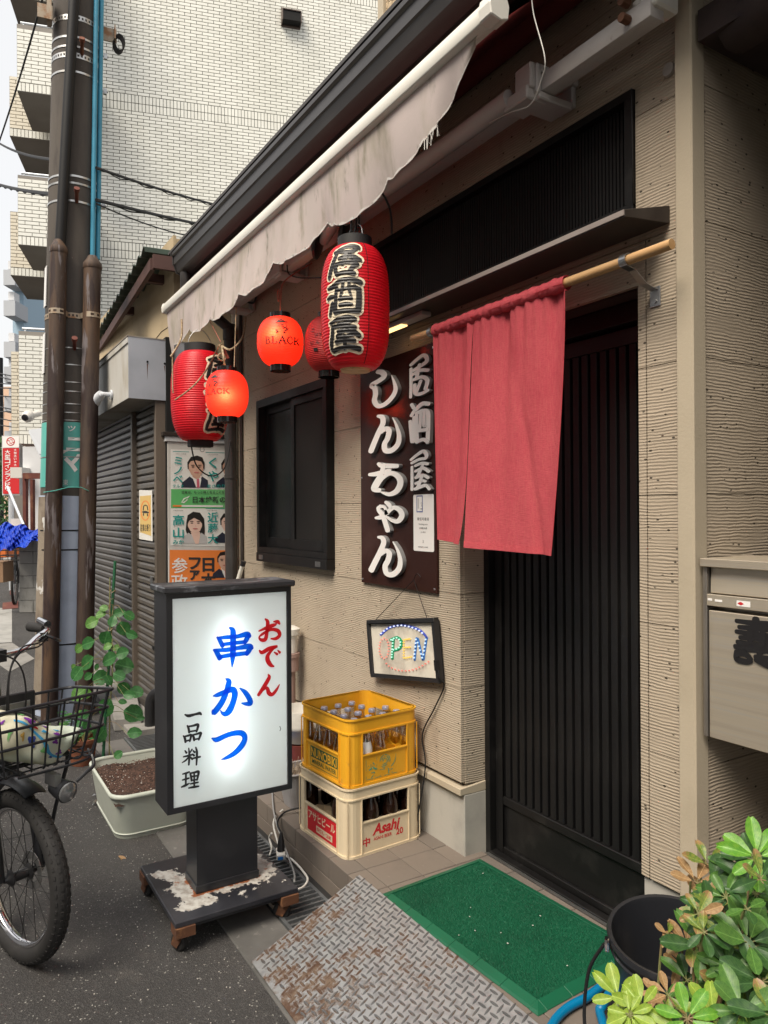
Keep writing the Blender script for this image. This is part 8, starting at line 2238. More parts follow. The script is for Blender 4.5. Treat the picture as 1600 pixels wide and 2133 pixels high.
# ================================================================== far end of the street
def dbox(q, u0, u1, v0, v1, dist, depth):
 """upright block whose near face fills the given frame at that distance, set along the street"""
 a, b = deep(u0, v1, dist), deep(u1, v1, dist)
 zt = deep(u0, v0, dist).z
 d = (b - a); d.z = 0
 back = Vector((-math.cos(YAW), math.sin(YAW), 0)) * depth
 q.hexa([a, b, b + back, a + back, Vector((a.x, a.y, zt)), Vector((b.x, b.y, zt)), Vector((b.x, b.y, zt)) + back, Vector((a.x, a.y, zt)) + back])
fb = thing('balcony_block', 'pale blue block of flats far down the street with small balconies', 'building', (deep(20, 1067, 34).x, deep(20, 1067, 34).y, 0), 'buildings far down the street')
q = MB(); dbox(q, 29, 52, 560, 1119, 34, 8); q.build('wall', MT['far_blue'], fb)
for v in (536, 600, 686, 738, 800, 872, 940):
 q = MB(); dbox(q, 10, 34, v + 20, v + 52, 33, 1.2); bl = q.build('balcony', MT['far_grey'], fb)
 q = MB(); dbox(q, 20, 32, v + 2, v + 19, 33.3, .5); q.build('air_conditioner', MT['paint_white'], bl)
fb2 = thing('balcony_block', 'peach coloured building at the very end of the street behind the wires', 'building', (deep(-10, 1067, 52).x, deep(-10, 1067, 52).y, 0), 'buildings far down the street')
q = MB(); dbox(q, -70, 30, 800, 1103, 52, 8); q.build('wall', MT['far_peach'], fb2)
q = MB(); dbox(q, -6, 6, 830, 860, 51.9, .3); q.build('window', MT['window_glass'], fb2)
fp = thing('utility_pole', 'thin dark utility pole far down the street with rows of cables', 'utility pole', (deep(2, 1120, 42).x, deep(2, 1120, 42).y, 0))
q = MB(); q.tube([deep(2, 1120, 42), deep(2, 740, 42)], 0.16, 8); q.build('shaft', MT['wire'], fp, smooth=True)
q = MB()
for v in (765, 772, 790, 800, 815, 835, 850, 860, 875):
 q.tube([deep(-20, v + 2, 42), deep(26, v + RND.uniform(0, 14), 30)], 0.025, 4)
q.build('cable', MT['wire'], fp, kind='stuff')
# laundry sign
ls = thing('laundry_sign', 'tall red and white laundry sign with white vertical lettering down the street', 'sign', (deep(24, 1230, 14).x, deep(24, 1230, 14).y, 0))
def lf(u, v, k=0):
 return deep(u, v, 14 - 0.004 * k)
q = MB(); dbox(q, 5, 42, 902, 1026, 14.01, 0.18); q.build('casing', MT['paint_white'], ls)
q = MB(); q.add([lf(6.5, 928, 1), lf(40.5, 928, 1), lf(40.5, 1023, 1), lf(6.5, 1023, 1)], [(0, 1, 2, 3)]); q.build('red_face', MT['print_red'], ls)
q = MB(); q.add([lf(6.5, 904, 1), lf(40.5, 904, 1), lf(40.5, 927, 1), lf(6.5, 927, 1)], [(0, 1, 2, 3)]); q.build('white_face', MT['letter_white'], ls)
q = MB()
vs, f2, _ = brush([(23 + 8 * math.cos(a), -914 + 8 * math.sin(a), 1.6) for a in [2 * math.pi * k / 16 for k in range(17)]], 2); q.add([lf(x, -y, 2) for x, y in vs], f2)
for (a, b) in ((19, -912), (25, -910), (23, -917), (28, -915)):
 vs, f2, _ = brush([(a - 2, b, 1.5), (a + 2, b - 1, 1.8)], 1); q.add([lf(x, -y, 2) for x, y in vs], f2)
q.build('emblem', MT['print_red'], ls)
q = MB()
for k, ch in enumerate('\u5927\u578b\u30b3\u30a4\u30f3\u30e9\u30f3\u30c9\u30ea'):
 set_type(q, ch, lambda x, y: lf(x, -y, 2), 16.5, -(936 + k * 9.6), 11.5, 8.6 if ch != '\u30fc' else 7, 0.02)
for k, ch in enumerate('\u5927\u7269\u6d17\u3044\u30fb\u5927'):
 set_type(q, ch, lambda x, y: lf(x, -y, 2), 32.5, -(932 + k * 6.2), 5.6, 5.2 if ch != '\u30fb' else 2, 0.01)
q.build('lettering', MT['letter_white'], ls)
q = MB(); q.tube([deep(24, 1026, 14.1), deep(24, 1228, 14.1)], 0.05, 8); q.build('post', MT['rail_alu'], ls, smooth=True)
# white annex, rusty frame, tarpaulin, block wall
wa = thing('white_annex', 'low white rendered annex with a grey canopy under the tiled wall', 'building', (deep(50, 1200, 12.9).x, deep(50, 1200, 12.9).y, 0))
q = MB(); dbox(q, 22, 100, 1075, 1228, 13.0, 1.0); dbox(q, 48, 100, 925, 1075, 13.0, 1.0); q.build('wall', MT['paint_white'], wa)
q = MB(); a, b, c, d = deep(60, 890, 12.6), deep(100, 885, 12.6), deep(100, 945, 12.4), deep(82, 940, 12.4); q.add([a, b, c, d], [(0, 1, 2, 3)]); q.add([p + Vector((0, 0, -.03)) for p in (a, b, c, d)], [(0, 1, 2, 3)]); q.build('canopy', MT['far_grey'], wa)
q = MB(); dbox(q, 22, 46, 968, 990, 12.7, .3); q.build('eave', MT['pot_white'], wa)
sc = thing('security_camera', 'cream dome security camera on the tiled wall beside the pole', 'camera', deep(66, 862, 13.0))
q = MB(); c = deep(60, 862, 12.9); q.lathe([(0, -0.10), (0.07, -0.09), (0.10, -0.03), (0.10, 0.04), (0.06, 0.09), (0, 0.1)], c, 16, axis=(0.7, -0.6, -0.35)); q.tube([c, deep(82, 856, 13.2)], 0.06, 10); q.build('housing', MT['pot_white'], sc, smooth=True)
q = MB(); q.lathe([(0.062, 0), (0.055, 0.03), (0, 0.04)], c + Vector((0.7, -0.6, -0.35)).normalized() * 0.085, 14, axis=(0.7, -0.6, -0.35)); q.build('lens', MT['black_plastic'], sc, smooth=True)
rf = thing('rusty_frame', 'rust red steel frame standing over the blue tarpaulin', 'frame', deep(55, 1115, 11.2))
q = MB(); dbox(q, 47.5, 54, 983, 1110, 11.2, .08); dbox(q, 63, 68.5, 993, 1108, 11.4, .08); q.build('post', MT['iron_red'], rf)
q = MB(); dbox(q, 47.5, 90, 980, 992, 11.15, .08); q.build('lintel', MT['iron_red'], rf)
q = MB(); q.tube([deep(16, 1008, 11.6), deep(49, 1088, 11.1)], 0.022, 8); q.build('brace', MT['rail_alu'], rf, smooth=True)
tp = MB()
def tarp(u, v):
 uu = -14 + 108 * u
 top = 1092 - 7 * math.sin(u * 5) + 4 * math.sin(u * 19)
 bot = 1128 + 16 * (1 - u) - 12 * smoothstep(.5, .95, u) + 3 * math.sin(u * 23)
 vv = top + (bot - top) * v
 cr = abs(math.sin(u * 31 + 3 * math.sin(v * 5))) + 0.6 * abs(math.sin(u * 67 - v * 9)) + 0.5 * abs(math.sin(v * 13 + u * 21))
 return deep(uu, vv, 11.0 - 0.5 * v - 0.12 * math.sin(u * 16 + v * 4) * v - 0.07 * cr)
tp.grid(tarp, 110, 26)
tag(tp.build('blue_tarpaulin', MT['tarp'], smooth=True, angle=170), 'crumpled blue tarpaulin draped over the concrete block wall', 'tarpaulin')
bw = thing('block_wall', 'weathered concrete block wall below the blue tarpaulin', 'wall', deep(60, 1270, 10.9))
q = MB(); dbox(q, 39.5, 98, 1121, 1271, 10.92, .12); q.build('mortar', MT['concrete_dark'], bw)
hb = None
for r_ in range(6):
 v1 = 1270.5 - r_ * 25.5; v0 = max(v1 - 24.8, 1119)
 offs = 0 if r_ % 2 else -29
 u = 39.5 + offs
 while u < 98:
  a, b = max(u, 39.3), min(u + 57.4, 98)
  if b - a > 4:
   q = MB(); dbox(q, a, b, v0, v1, 10.9, .02); q.build('block', MT['concrete_pale'], bw, bevel=0.004)
  u += 58
ob = thing('orange_bin', 'orange plastic container standing half under the tarpaulin', 'container', deep(0, 1156, 12.5))
q = MB(); dbox(q, -40, 12, 1128, 1156, 12.5, .6); q.build('body', MT['orange'], ob, bevel=0.01)
q = MB(); dbox(q, -42, 24, 1096, 1110, 12.9, .6); q.build('lid', mat('orange_pale', (0.75, 0.35, 0.2), 0.6), ob, bevel=0.01)
cb = thing('cardboard_box', 'brown cardboard box at the kerb far down the street', 'box', deep(-5, 1206, 10.5))
q = MB(); dbox(q, -25, 6, 1166, 1208, 10.6, .3); q.build('carton', MT['cardboard'], cb, bevel=0.004)
q = MB(); dbox(q, -25, 6, 1164.5, 1165.8, 10.6, .3); q.build('flap', MT['cardboard'], cb)
# a bicycle parked by the block wall, seen end-on
fk = thing('parked_bicycle', 'dark bicycle parked end-on against the concrete block wall', 'bicycle', deep(29, 1215, 12.2))
ax = Vector((-math.cos(YAW), math.sin(YAW), 0)); ay = Vector((math.sin(YAW), math.cos(YAW), 0))
hx_ = (ax * 0.93 - ay * 0.33).normalized(); hy_ = Vector((-hx_.y, hx_.x, 0))
base = Vector(deep(30, 1212, 11.9)); base.z = 0
def fbp(a, l, z):
 return base + hx_ * a + hy_ * l + Vector((0, 0, z))
for a in (0.0, 1.05):
 q = MB(); q.tube([fbp(a + 0.32 * math.cos(t_), 0, 0.33 + 0.32 * math.sin(t_)) for t_ in [2 * math.pi * k / 24 for k in range(25)]], 0.022, 8, cap=False)
 w_ = q.build('wheel', MT['rubber'], fk, smooth=True)
 q = MB()
 for k in range(9):
  t_ = math.pi * k / 9; q.tube([fbp(a + 0.31 * math.cos(t_), 0, 0.33 + 0.31 * math.sin(t_)), fbp(a - 0.31 * math.cos(t_), 0, 0.33 - 0.31 * math.sin(t_))], 0.003, 3)
 q.build('spoke', MT['steel'], w_)
q = MB(); q.tube([fbp(0, 0, .33), fbp(.08, 0, .95)], .018, 6); q.tube([fbp(.08, 0, .85), fbp(.6, 0, .30), fbp(1.05, 0, .33)], .018, 6); q.tube([fbp(.6, 0, .3), fbp(.72, 0, .85)], .016, 6); q.build('frame', MT['black_paint'], fk, smooth=True)
q = MB(); q.tube([fbp(.1, -.27, 1.02), fbp(.05, 0, .98), fbp(.1, .27, 1.02)], .014, 6); q.build('handlebar', MT['steel'], fk, smooth=True)
q = MB(); q.obox(fbp(.74, 0, .9), hx_ * .12, hy_ * .08, (0, 0, .03)); q.build('saddle', MT['black_plastic'], fk, bevel=.02)
q = MB()
for z in (0.72, 0.80, 0.88):
 q.tube([fbp(-.28, -.17, z), fbp(-.28, .17, z), fbp(-.02, .17, z), fbp(-.02, -.17, z), fbp(-.28, -.17, z)], .006, 4)
for l in (-.17, -.06, .06, .17):
 q.tube([fbp(-.28, l, .9), fbp(-.28, l, .7), fbp(-.02, l, .7)], .005, 4)
q.build('basket', MT['wire'], fk)
# pavement pieces down the street
def slab(name, pts, m, z=0.004, h=0.0):
 q = MB()
 P_ = [at(u, v, z=0.0) for u, v in pts]
 q.add([(p.x, p.y, z) for p in P_], [(0, 1, 2, 3)])
 return structure(q.build(name, MT[m]))
slab('pavement_slab', [(-60, 1262), (25, 1268), (25, 1338), (-60, 1342)], 'concrete_pale')
slab('pavement_slab', [(-60, 1345), (26, 1339), (72, 1372), (20, 1400)], 'concrete')
slab('gutter_cover', [(6, 1256), (38, 1252), (38, 1267), (5, 1270)], 'iron_red', 0.008)
slab('gutter_cover', [(20, 1215), (38, 1213), (38, 1239), (21, 1239)], 'iron_red', 0.008)
slab('pavement_patch', [(8, 1155), (40, 1130), (38, 1212), (0, 1212)], 'concrete', 0.004)
# greenery at the end of the street
hedge = MB()
for k in range(900):
 c = deep(RND.uniform(-30, 22), RND.uniform(905, 1095), RND.uniform(17, 19.5))
 a, b, d = [Vector((RND.gauss(0, 1), RND.gauss(0, 1), RND.gauss(0, 1))).normalized() * 0.10 for _ in range(3)]
 hedge.add([c + a, c + b * .6, c - a * .6], [(0, 1, 2)])
hd_ = hedge.build('hedge', MT['leaf_dark'])
tag(hd_, 'leafy green shrub down the street behind the red laundry sign', 'shrub')

# ---- unseen houses, added to block low sky and darken the upper bar front
oh = thing('house', 'unseen two storey house added across the street to shade the bar', 'house', (1.5, -6.2, 0.0))
q = MB(); q.box(-3.4, 9.0, -10.0, -6.2, 0.0, 5.4); q.build('wall', MT['plinth'], oh)
q = MB(); q.hexa([(-3.8, -10.4, 5.401), (9.4, -10.4, 5.401), (9.4, -5.7, 5.401), (-3.8, -5.7, 5.401), (-3.4, -8.6, 6.7), (9.0, -8.6, 6.7), (9.0, -7.6, 6.7), (-3.4, -7.6, 6.7)]); q.build('roof', MT['roof_sheet'], oh)
for x in (-2.2, 1.0, 4.2, 7.0):
 for z in (1.0, 3.6):
  q = MB(); q.box(x, x + 1.5, -6.24, -6.2, z, z + 1.2); w_ = q.build('window', MT['black_alu'], oh)
  q = MB(); q.box(x + .06, x + 1.44, -6.245, -6.241, z + .06, z + 1.14); q.build('pane', MT['window_glass'], w_)

nh = thing('house', 'unseen neighbouring house wall added to darken the side passage', 'house', (1.5, 1.5, 0.0))
q = MB(); q.box(-0.62, 4.5, -0.02, 4.0, 0.0, 3.4); q.build('wall', MT['plinth'], nh)  # added out of view, set close so the passage wall stays dark
q = MB(); q.box(-0.7, 4.8, -0.5, 4.2, 3.401, 3.5); q.build('roof', MT['roof_sheet'], nh)
o2 = thing('house', 'unseen long house added opposite the shuttered shop to block low sky', 'house', (-9.5, -7.0, 0.0))
q = MB(); q.box(-15.5, -4.4, -11.0, -7.0, 0.0, 5.6); q.build('wall', MT['paint_white'], o2)  # added out of view, cuts low sky light from down the street
q = MB(); q.box(-15.7, -4.2, -11.2, -6.7, 5.601, 5.75); q.build('roof', MT['roof_sheet'], o2)
for x in (-14.0, -11.0, -8.0):
 q = MB(); q.box(x, x + 1.6, -7.04, -7.0, 3.2, 4.5); q.build('window', MT['black_alu'], o2)
# ================================================================== bicycle with a front basket
BO = Vector((-2.667, -1.460, 0.0))
BH, BL = Vector((0.9295, 0.3688, 0)), Vector((-0.3688, 0.9295, 0))      # heading, and the side towards the shops
def bp(s, t, z):
 return BO + BH * s + BL * t + Vector((0, 0, z))
bi = thing('bicycle', 'black fat tyred bicycle with a wire front basket holding a printed bag', 'bicycle', BO)
RW, RT = 0.243, 0.029
def wheel(s0):
 def ringp(a, r, t):
  return bp(s0 + r * math.cos(a), t, 0.272 + r * math.sin(a))
 q = MB()
 q.grid(lambda u, v: ringp(2 * math.pi * u, RW + RT * math.cos(2 * math.pi * v), RT * 1.02 * math.sin(2 * math.pi * v)), 72, 18, wrap=True)
 w = q.build('wheel', MT['rubber'], bi, smooth=True)
 q = MB()
 for k in range(64):                                    # knobs of the tread
  a = 2 * math.pi * k / 64
  for (ang, w2, l2, off) in ((0.30, .0042, .0075, 0), (-0.30, .0042, .0075, .5), (0.95, .0038, .0055, .25), (-0.95, .0038, .0055, .75)):
   aa = a + off * 2 * math.pi / 64
   r = RW + (RT + 0.0004) * math.cos(ang); t = RT * 1.02 * math.sin(ang)
   c = ringp(aa, r, t)
   er = (ringp(aa, 1.3, 0) - ringp(aa, 0.3, 0)).normalized(); et = BL
   nrm = (er * math.cos(ang) + et * math.sin(ang)); tan = er.cross(et); sd = nrm.cross(tan)
   q.obox(c, tan * l2, sd * w2, nrm * 0.0014)
 q.build('tread', MT['rubber'], w, kind='stuff')
 q = MB()
 prof = [(0.217, -0.016), (0.210, -0.014), (0.204, -0.006), (0.204, 0.006), (0.210, 0.014), (0.217, 0.016), (0.217, 0.010), (0.213, 0.0), (0.217, -0.010), (0.217, -0.016)]
 q.grid(lambda u, v: ringp(2 * math.pi * u, prof[int(round(v * 9))][0], prof[int(round(v * 9))][1]), 72, 9, wrap=True)
 q.build('rim', MT['chrome'], w, smooth=True, angle=60)
 q = MB()
 for k in range(28):
  a = 2 * math.pi * k / 28
  sgn = 1 if k % 2 else -1
  b = a + (0.42 if (k // 2) % 2 else -0.42)
  q.tube([ringp(b, 0.024, 0.030 * sgn), ringp(a, 0.206, 0.004 * sgn)], 0.0011, 4, cap=False)
 q.build('spoke', MT['wire'], w)
 q = MB(); q.lathe([(0.0, -0.058), (0.008, -0.058), (0.010, -0.046), (0.020, -0.036), (0.026, -0.032), (0.026, -0.028), (0.016, -0.022), (0.016, 0.022), (0.026, 0.028), (0.026, 0.032), (0.020, 0.036), (0.010, 0.046), (0.008, 0.058), (0.0, 0.058)], bp(s0, 0, 0.272), 18, axis=BL); q.build('hub', MT['black_plastic'], w, smooth=True)
 q = MB()
 for sg in (-1, 1):
  q.lathe([(0.0, 0.0), (0.014, 0.0), (0.014, 0.012), (0.0, 0.014)], bp(s0, sg * 0.062, 0.272), 6, axis=BL * sg)
 q.build('axle_nut', MT['steel'], w)
 q = MB()
 q.lathe([(0.038, 0.0), (0.062, 0.0), (0.062, 0.002), (0.038, 0.002)], bp(s0, 0.038, 0.272), 24, axis=BL)
 q.build('brake_disc', MT['steel'], w)
 return w
wheel(0.0)
q = MB()
for sg in (-1, 1):
 q.tube(curve3([bp(0.0, sg * 0.066, 0.272), bp(-0.02, sg * 0.066, 0.38), bp(-0.07, sg * 0.058, 0.53), bp(-0.09, sg * 0.03, 0.57), bp(-0.095, 0, 0.578)], 5), 0.0165, 12)
q.tube([bp(-0.092, 0, 0.57), bp(-0.15, 0, 0.80)], 0.024, 14)
q.build('fork', MT['black_paint'], bi, smooth=True)
q = MB(); q.tube([bp(-0.105, 0, 0.62), bp(-0.148, 0, 0.79)], 0.028, 14); q.tube([bp(-0.13, 0, 0.70), bp(-0.42, 0, 0.50), bp(-0.62, 0, 0.32)], 0.026, 12); q.tube([bp(-0.62, 0, 0.32), bp(-0.78, 0, 0.85)], 0.018, 12)
for sg in (-1, 1):
 q.tube([bp(-0.62, sg * .02, 0.30), bp(-1.02, sg * .07, 0.272)], 0.011, 8); q.tube([bp(-0.70, sg * .02, 0.60), bp(-1.02, sg * .07, 0.272)], 0.009, 8)
q.build('frame', MT['black_paint'], bi, smooth=True)
wheel(-1.02)
q = MB(); q.obox(bp(-0.80, 0, 0.90), BH * 0.13, BL * 0.085, (0, 0, 0.03)); q.build('saddle', MT['black_plastic'], bi, bevel=0.025, seg=3)
q = MB()
q.grid(lambda u, v: bp(0.300 * math.cos(rad(70 + 92 * u)), 0.036 * (2 * v - 1), 0.272 + (0.300 + 0.010 * (1 - (2 * v - 1) ** 2)) * math.sin(rad(70 + 92 * u))), 30, 8)
q.grid(lambda u, v: bp(0.298 * math.cos(rad(70 + 92 * u)), 0.035 * (2 * v - 1), 0.270 + (0.298 + 0.010 * (1 - (2 * v - 1) ** 2)) * math.sin(rad(70 + 92 * u))), 30, 8)
q.build('mudguard', MT['black_paint'], bi, smooth=True, angle=70)
q = MB()
for sg in (-1, 1):
 q.tube([bp(0.008, sg * 0.072, 0.275), bp(0.05, sg * 0.095, 0.48), bp(0.075, sg * 0.12, 0.61), bp(0.08, sg * 0.12, 0.655)], 0.0065, 8)
q.build('basket_stay', MT['black_paint'], bi, smooth=True)
# basket
zb_, zt_ = 0.660, 0.868
def bk_pt(fs, ft, h):
 """fs, ft in -1..1 over the plan, h 0..1; the basket widens upwards and tips forwards"""
 k = 0.80 + 0.20 * h
 return bp(0.080 + 0.140 * fs * k + 0.012 * h, 0.205 * ft * k, zb_ + (zt_ - zb_) * h - 0.016 * (1 - fs) * h)
def loop(h, r_=0.22, n=6):
 pts = []
 for (cx, cy, a0) in ((1 - r_, -1 + r_, -90), (1 - r_, 1 - r_, 0), (-1 + r_, 1 - r_, 90), (-1 + r_, -1 + r_, 180)):
  pts += [(cx + r_ * math.cos(rad(a0 + 90 * k / n)), cy + r_ * math.sin(rad(a0 + 90 * k / n))) for k in range(n + 1)]
 return [bk_pt(a, b, h) for a, b in pts + pts[:1]]
ba = MB(); ba.tube(loop(1.0), 0.0052, 8, cap=False); ba = ba.build('basket', MT['black_paint'], bi, smooth=True)
q = MB()
for h, r in ((0.74, .0048), (0.46, .0048)):
 q.tube(loop(h - 0.02), r, 8, cap=False)
q.build('hoop', MT['black_paint'], ba, smooth=True)
def upright(f0, f1):
 q.tube(curve3([bk_pt(f0, f1, 1.0), bk_pt(f0, f1, 0.5), bk_pt(f0, f1, 0.10), bk_pt(f0 * .96, f1 * .96, 0.01), bk_pt(f0 * .85, f1 * .85, 0.0)], 3), 0.0032, 6, cap=False)
q = MB()
for k in range(8):
 f = -0.86 + 1.72 * k / 7
 upright(0.995, f); upright(-0.995, f)
for k in range(4):
 f = -0.66 + 1.32 * k / 3
 upright(f, 0.995); upright(f, -0.995)
q.build('upright', MT['black_paint'], ba, smooth=True)
q = MB()
for k in range(7):
 f = -0.8 + 1.6 * k / 6
 q.tube([bk_pt(-0.86, f, 0.0), bk_pt(0.86, f, 0.0)], 0.0028, 6)
for k in range(4):
 f = -0.7 + 1.4 * k / 3
 q.tube([bk_pt(f, -0.86, -0.02), bk_pt(f, 0.86, -0.02)], 0.0028, 6)
q.tube([bp(0.08, -0.12, 0.654), bp(0.08, 0.12, 0.654)], 0.006, 6)
q.tube(curve3([bp(0.19, -0.10, 0.654), bp(0.19, 0.0, 0.650), bp(0.195, 0.12, 0.654), bp(0.12, 0.17, 0.658)], 5), 0.0045, 6)
q.build('floor_wire', MT['black_paint'], ba, smooth=True)
q = MB(); q.tube(curve3([bp(0.19, 0.14, 0.66), bp(0.215, 0.13, 0.635), bp(0.22, 0.10, 0.62), bp(0.215, 0.07, 0.60)], 5), 0.006, 8); q.build('lamp_stay', MT['black_paint'], bi, smooth=True); q = MB(); q.obox(bp(0.185, 0.01, 0.620), BH * .03, BL * .010, (0, 0, .018)); q.build('lamp_bracket', MT['steel'], bi)
la = MB(); c = bp(0.195, 0.030, 0.585); ldir = (BH * 1.0 + BL * 0.10 + Vector((0, 0, -0.14))).normalized()
la.lathe([(0.0, -0.045), (0.014, -0.043), (0.024, -0.03), (0.030, 0.0), (0.033, 0.028), (0.034, 0.034), (0.031, 0.034)], c, 24, axis=ldir); la = la.build('headlight', MT['black_paint'], bi, smooth=True)
q = MB(); q.lathe([(0.0315, 0.031), (0.030, 0.040), (0.018, 0.046), (0.0, 0.047)], c, 24, axis=ldir); q.build('lens', MT['lens_clear'], la, smooth=True)
q = MB(); q.tube([bp(-0.150, 0, 0.80), bp(-0.176, 0, 0.94), bp(-0.150, 0, 0.965)], 0.016, 12); q.obox(bp(-0.150, 0, .965), BH * .02, BL * .025, (0, 0, .02)); q.build('stem', MT['black_plastic'], bi, smooth=True)
q = MB()
for sg in (-1, 1):
 q.tube(curve3([bp(-0.150, 0, 0.965), bp(-0.150, sg * 0.09, 0.972), bp(-0.165, sg * 0.15, 1.005), bp(-0.170, sg * 0.185, 1.022), bp(-0.205, sg * 0.20, 1.026), bp(-0.28, sg * 0.205, 1.024)], 6), 0.0112, 12)
hb_ = q.build('handlebar', MT['chrome'], bi, smooth=True)
for sg in (-1, 1):
 q = MB(); q.tube([bp(-0.205, sg * 0.20, 1.026), bp(-0.28, sg * 0.205, 1.024), bp(-0.325, sg * 0.208, 1.022)], [0.0165, 0.018, 0.019], 14); q.build('grip', MT['rubber'], hb_, smooth=True)
 q = MB(); q.tube(curve3([bp(-0.165, sg * 0.175, 1.012), bp(-0.145, sg * 0.205, 0.995), bp(-0.18, sg * 0.24, 0.98), bp(-0.27, sg * 0.25, 0.985)], 5), 0.0055, 8); q.obox(bp(-0.17, sg * .17, 1.005), BH * .014, BL * .014, (0, 0, .016)); q.build('brake_lever', MT['black_plastic'], hb_, smooth=True)
q = MB(); q.tube([bp(-0.180, 0.195, 1.044), bp(-0.255, 0.205, 1.052)], [0.013, 0.012], 12); q.build('bell', MT['chrome'], hb_, smooth=True)
q = MB()
for sg, lift in ((1, 0.0), (1, 0.012), (-1, 0.0)):
 q.tube(curve3([bp(-0.18, sg * 0.20, 1.005), bp(-0.10, sg * 0.12, 0.985 + lift), bp(-0.045, sg * 0.03, 0.985 + lift), bp(-0.02, -sg * 0.02, 0.93), bp(-0.02 + lift, -sg * 0.03, 0.80), bp(-0.06, 0, 0.66)], 8), 0.0028, 6)
q.build('brake_cable', MT['wire'], bi, smooth=True)
q = MB(); q.obox(bp(-0.035, 0, 0.80), BH * .006, BL * .07, (0, 0, .055)); q.build('bracket_plate', MT['black_plastic'], bi, bevel=.004)
q = MB(); q.obox(bp(-0.027, 0, 0.815), BH * .0015, BL * .05, (0, 0, .011)); q.build('bracket_strip', MT['steel'], bi, bevel=.001)

# printed bag lying in the basket
bg = thing('shopping_bag', 'pale green printed cloth bag lying in the bicycle basket', 'bag', bp(0.09, -0.06, 0.67))
def bag_pt(u, v, g=0.0):
 a = 2 * math.pi * u
 ca, sa = math.cos(a), math.sin(a)
 e = 0.62
 cx, sx = math.copysign(abs(ca) ** e, ca), math.copysign(abs(sa) ** e, sa)
 k = (math.sin(math.pi * min(max(v, 0.0), 1.0))) ** 0.35
 tt = -0.175 + 0.315 * v
 wr = 1 + 0.05 * math.sin(a * 5 + v * 9) + 0.04 * math.sin(a * 3 - v * 21)
 h = (0.088 - 0.05 * v) * k * wr + g
 d = (0.092 - 0.012 * v) * k * wr + g
 zc = 0.674 + 0.088 - 0.058 * v + 0.02 * math.sin(v * 7)
 return bp(0.090 + d * cx, tt + 0.015 * sx, zc + h * sx)
q = MB(); q.grid(lambda u, v: bag_pt(u, v), 64, 40, wrap=True); q.build('cloth', MT['bag'], bg, smooth=True)
def bag_patch(name, m, shapes, step=0.25):
 q = MB()
 for (u, v, ru, rv, rot) in shapes:
  pts = []
  for k in range(14):
   a = 2 * math.pi * k / 14
   r = 1 + 0.35 * math.sin(a * 3 + u * 40)
   x, y = math.cos(a) * r, math.sin(a) * r
   pts.append(bag_pt(u + ru * (x * math.cos(rot) - y * math.sin(rot)), v + rv * (x * math.sin(rot) + y * math.cos(rot)), 0.0025))
  c = bag_pt(u, v, 0.0035)
  q.add(pts + [c], [(k, (k + 1) % 14, 14) for k in range(14)])
 q.build(name, MT[m], bg)
bag_patch('purple_print', 'purple', [(0.12, 0.36, .022, .05, 0), (0.10, 0.64, .022, .045, 1), (0.03, 0.62, .014, .03, 2), (0.13, 0.12, .016, .03, 0), (0.98, 0.70, .014, .03, 0), (0.20, 0.55, .02, .04, 1)])
bag_patch('gold_print', 'gold', [(0.16, 0.46, .016, .03, 0), (0.11, 0.78, .014, .03, .6), (0.01, 0.30, .012, .02, 0)])
bag_patch('green_print', 'bag_green', [(0.18, 0.30, .014, .035, .5), (0.99, 0.52, .012, .03, .2), (0.02, 0.18, .018, .02, 1), (0.08, 0.72, .012, .02, 0)])
bag_patch('blue_print', 'sky_blue', [(0.08, 0.50, .012, .03, .3), (0.17, 0.66, .012, .03, .8)])
bag_patch('red_print', 'print_red', [(0.085, 0.40, .014, .03, .3)])
bag_patch('dark_print', 'print_blue', [(0.005, 0.40, .016, .035, .1), (0.955, 0.62, .012, .02, .1)])
q = MB()
vs = []
for k in range(31):
 f = k / 30
 u, v = 0.115 - 0.20 * f, 0.22 + 0.56 * f
 for o_ in (-0.010, 0.010):
  vs.append(bag_pt((u + o_) % 1.0, v, 0.003))
q.add(vs, [(2 * k, 2 * k + 1, 2 * k + 3, 2 * k + 2) for k in range(30)]); q.build('blue_stripe', MT['sky_blue'], bg)
q = MB()
q.tube(curve3([bag_pt(0.22, 0.05, .004), bag_pt(0.20, 0.2, .006), bag_pt(0.19, 0.36, .005), bag_pt(0.17, 0.44, .003)], 6), 0.006, 6); q.build('strap', MT['print_black'], bg, smooth=True)

# ================================================================== white trough with a climbing bean plant
tr = thing('planter_trough', 'pale green plastic trough of soil standing on the road edge', 'planter', (-3.68, -0.83, 0.0))
TX0, TX1, TY0, TY1, TH_ = -3.945, -3.345, -1.035, -0.645, 0.205
tc = Vector(((TX0 + TX1) / 2, (TY0 + TY1) / 2, 0)); tw, td = (TX1 - TX0) / 2, (TY1 - TY0) / 2
def tro(u, v, inset=0.0, z=None):
 o = rr_outline(2 * (tw * (0.86 + 0.14 * v) - inset), 2 * (td * (0.86 + 0.14 * v) - inset), 0.075 - inset, 7)
 i_ = int(round(u * len(o))) % len(o)
 return (tc.x + o[i_][0], tc.y + o[i_][1], TH_ * v if z is None else z)
N_ = 32
q = MB()
q.grid(lambda u, v: tro(u, v), N_, 5, wrap=True)
q.grid(lambda u, v: tro(u, 1 - v * .35, 0.007), N_, 3, wrap=True)
def trim(u, v):
 p = tro(u, 1.0); a = 2 * math.pi * v; n_ = Vector((p[0] - tc.x, p[1] - tc.y, 0)).normalized()
 return (p[0] + n_.x * (.011 * math.cos(a)), p[1] + n_.y * (.011 * math.cos(a)), p[2] - .004 + .011 * math.sin(a))
q.grid(trim, N_, 10, wrap=True)
q.add([tro(k / N_, 0) for k in range(N_)], [tuple(range(N_))])
q.build('trough', MT['planter_plastic'], tr, smooth=True, angle=45)
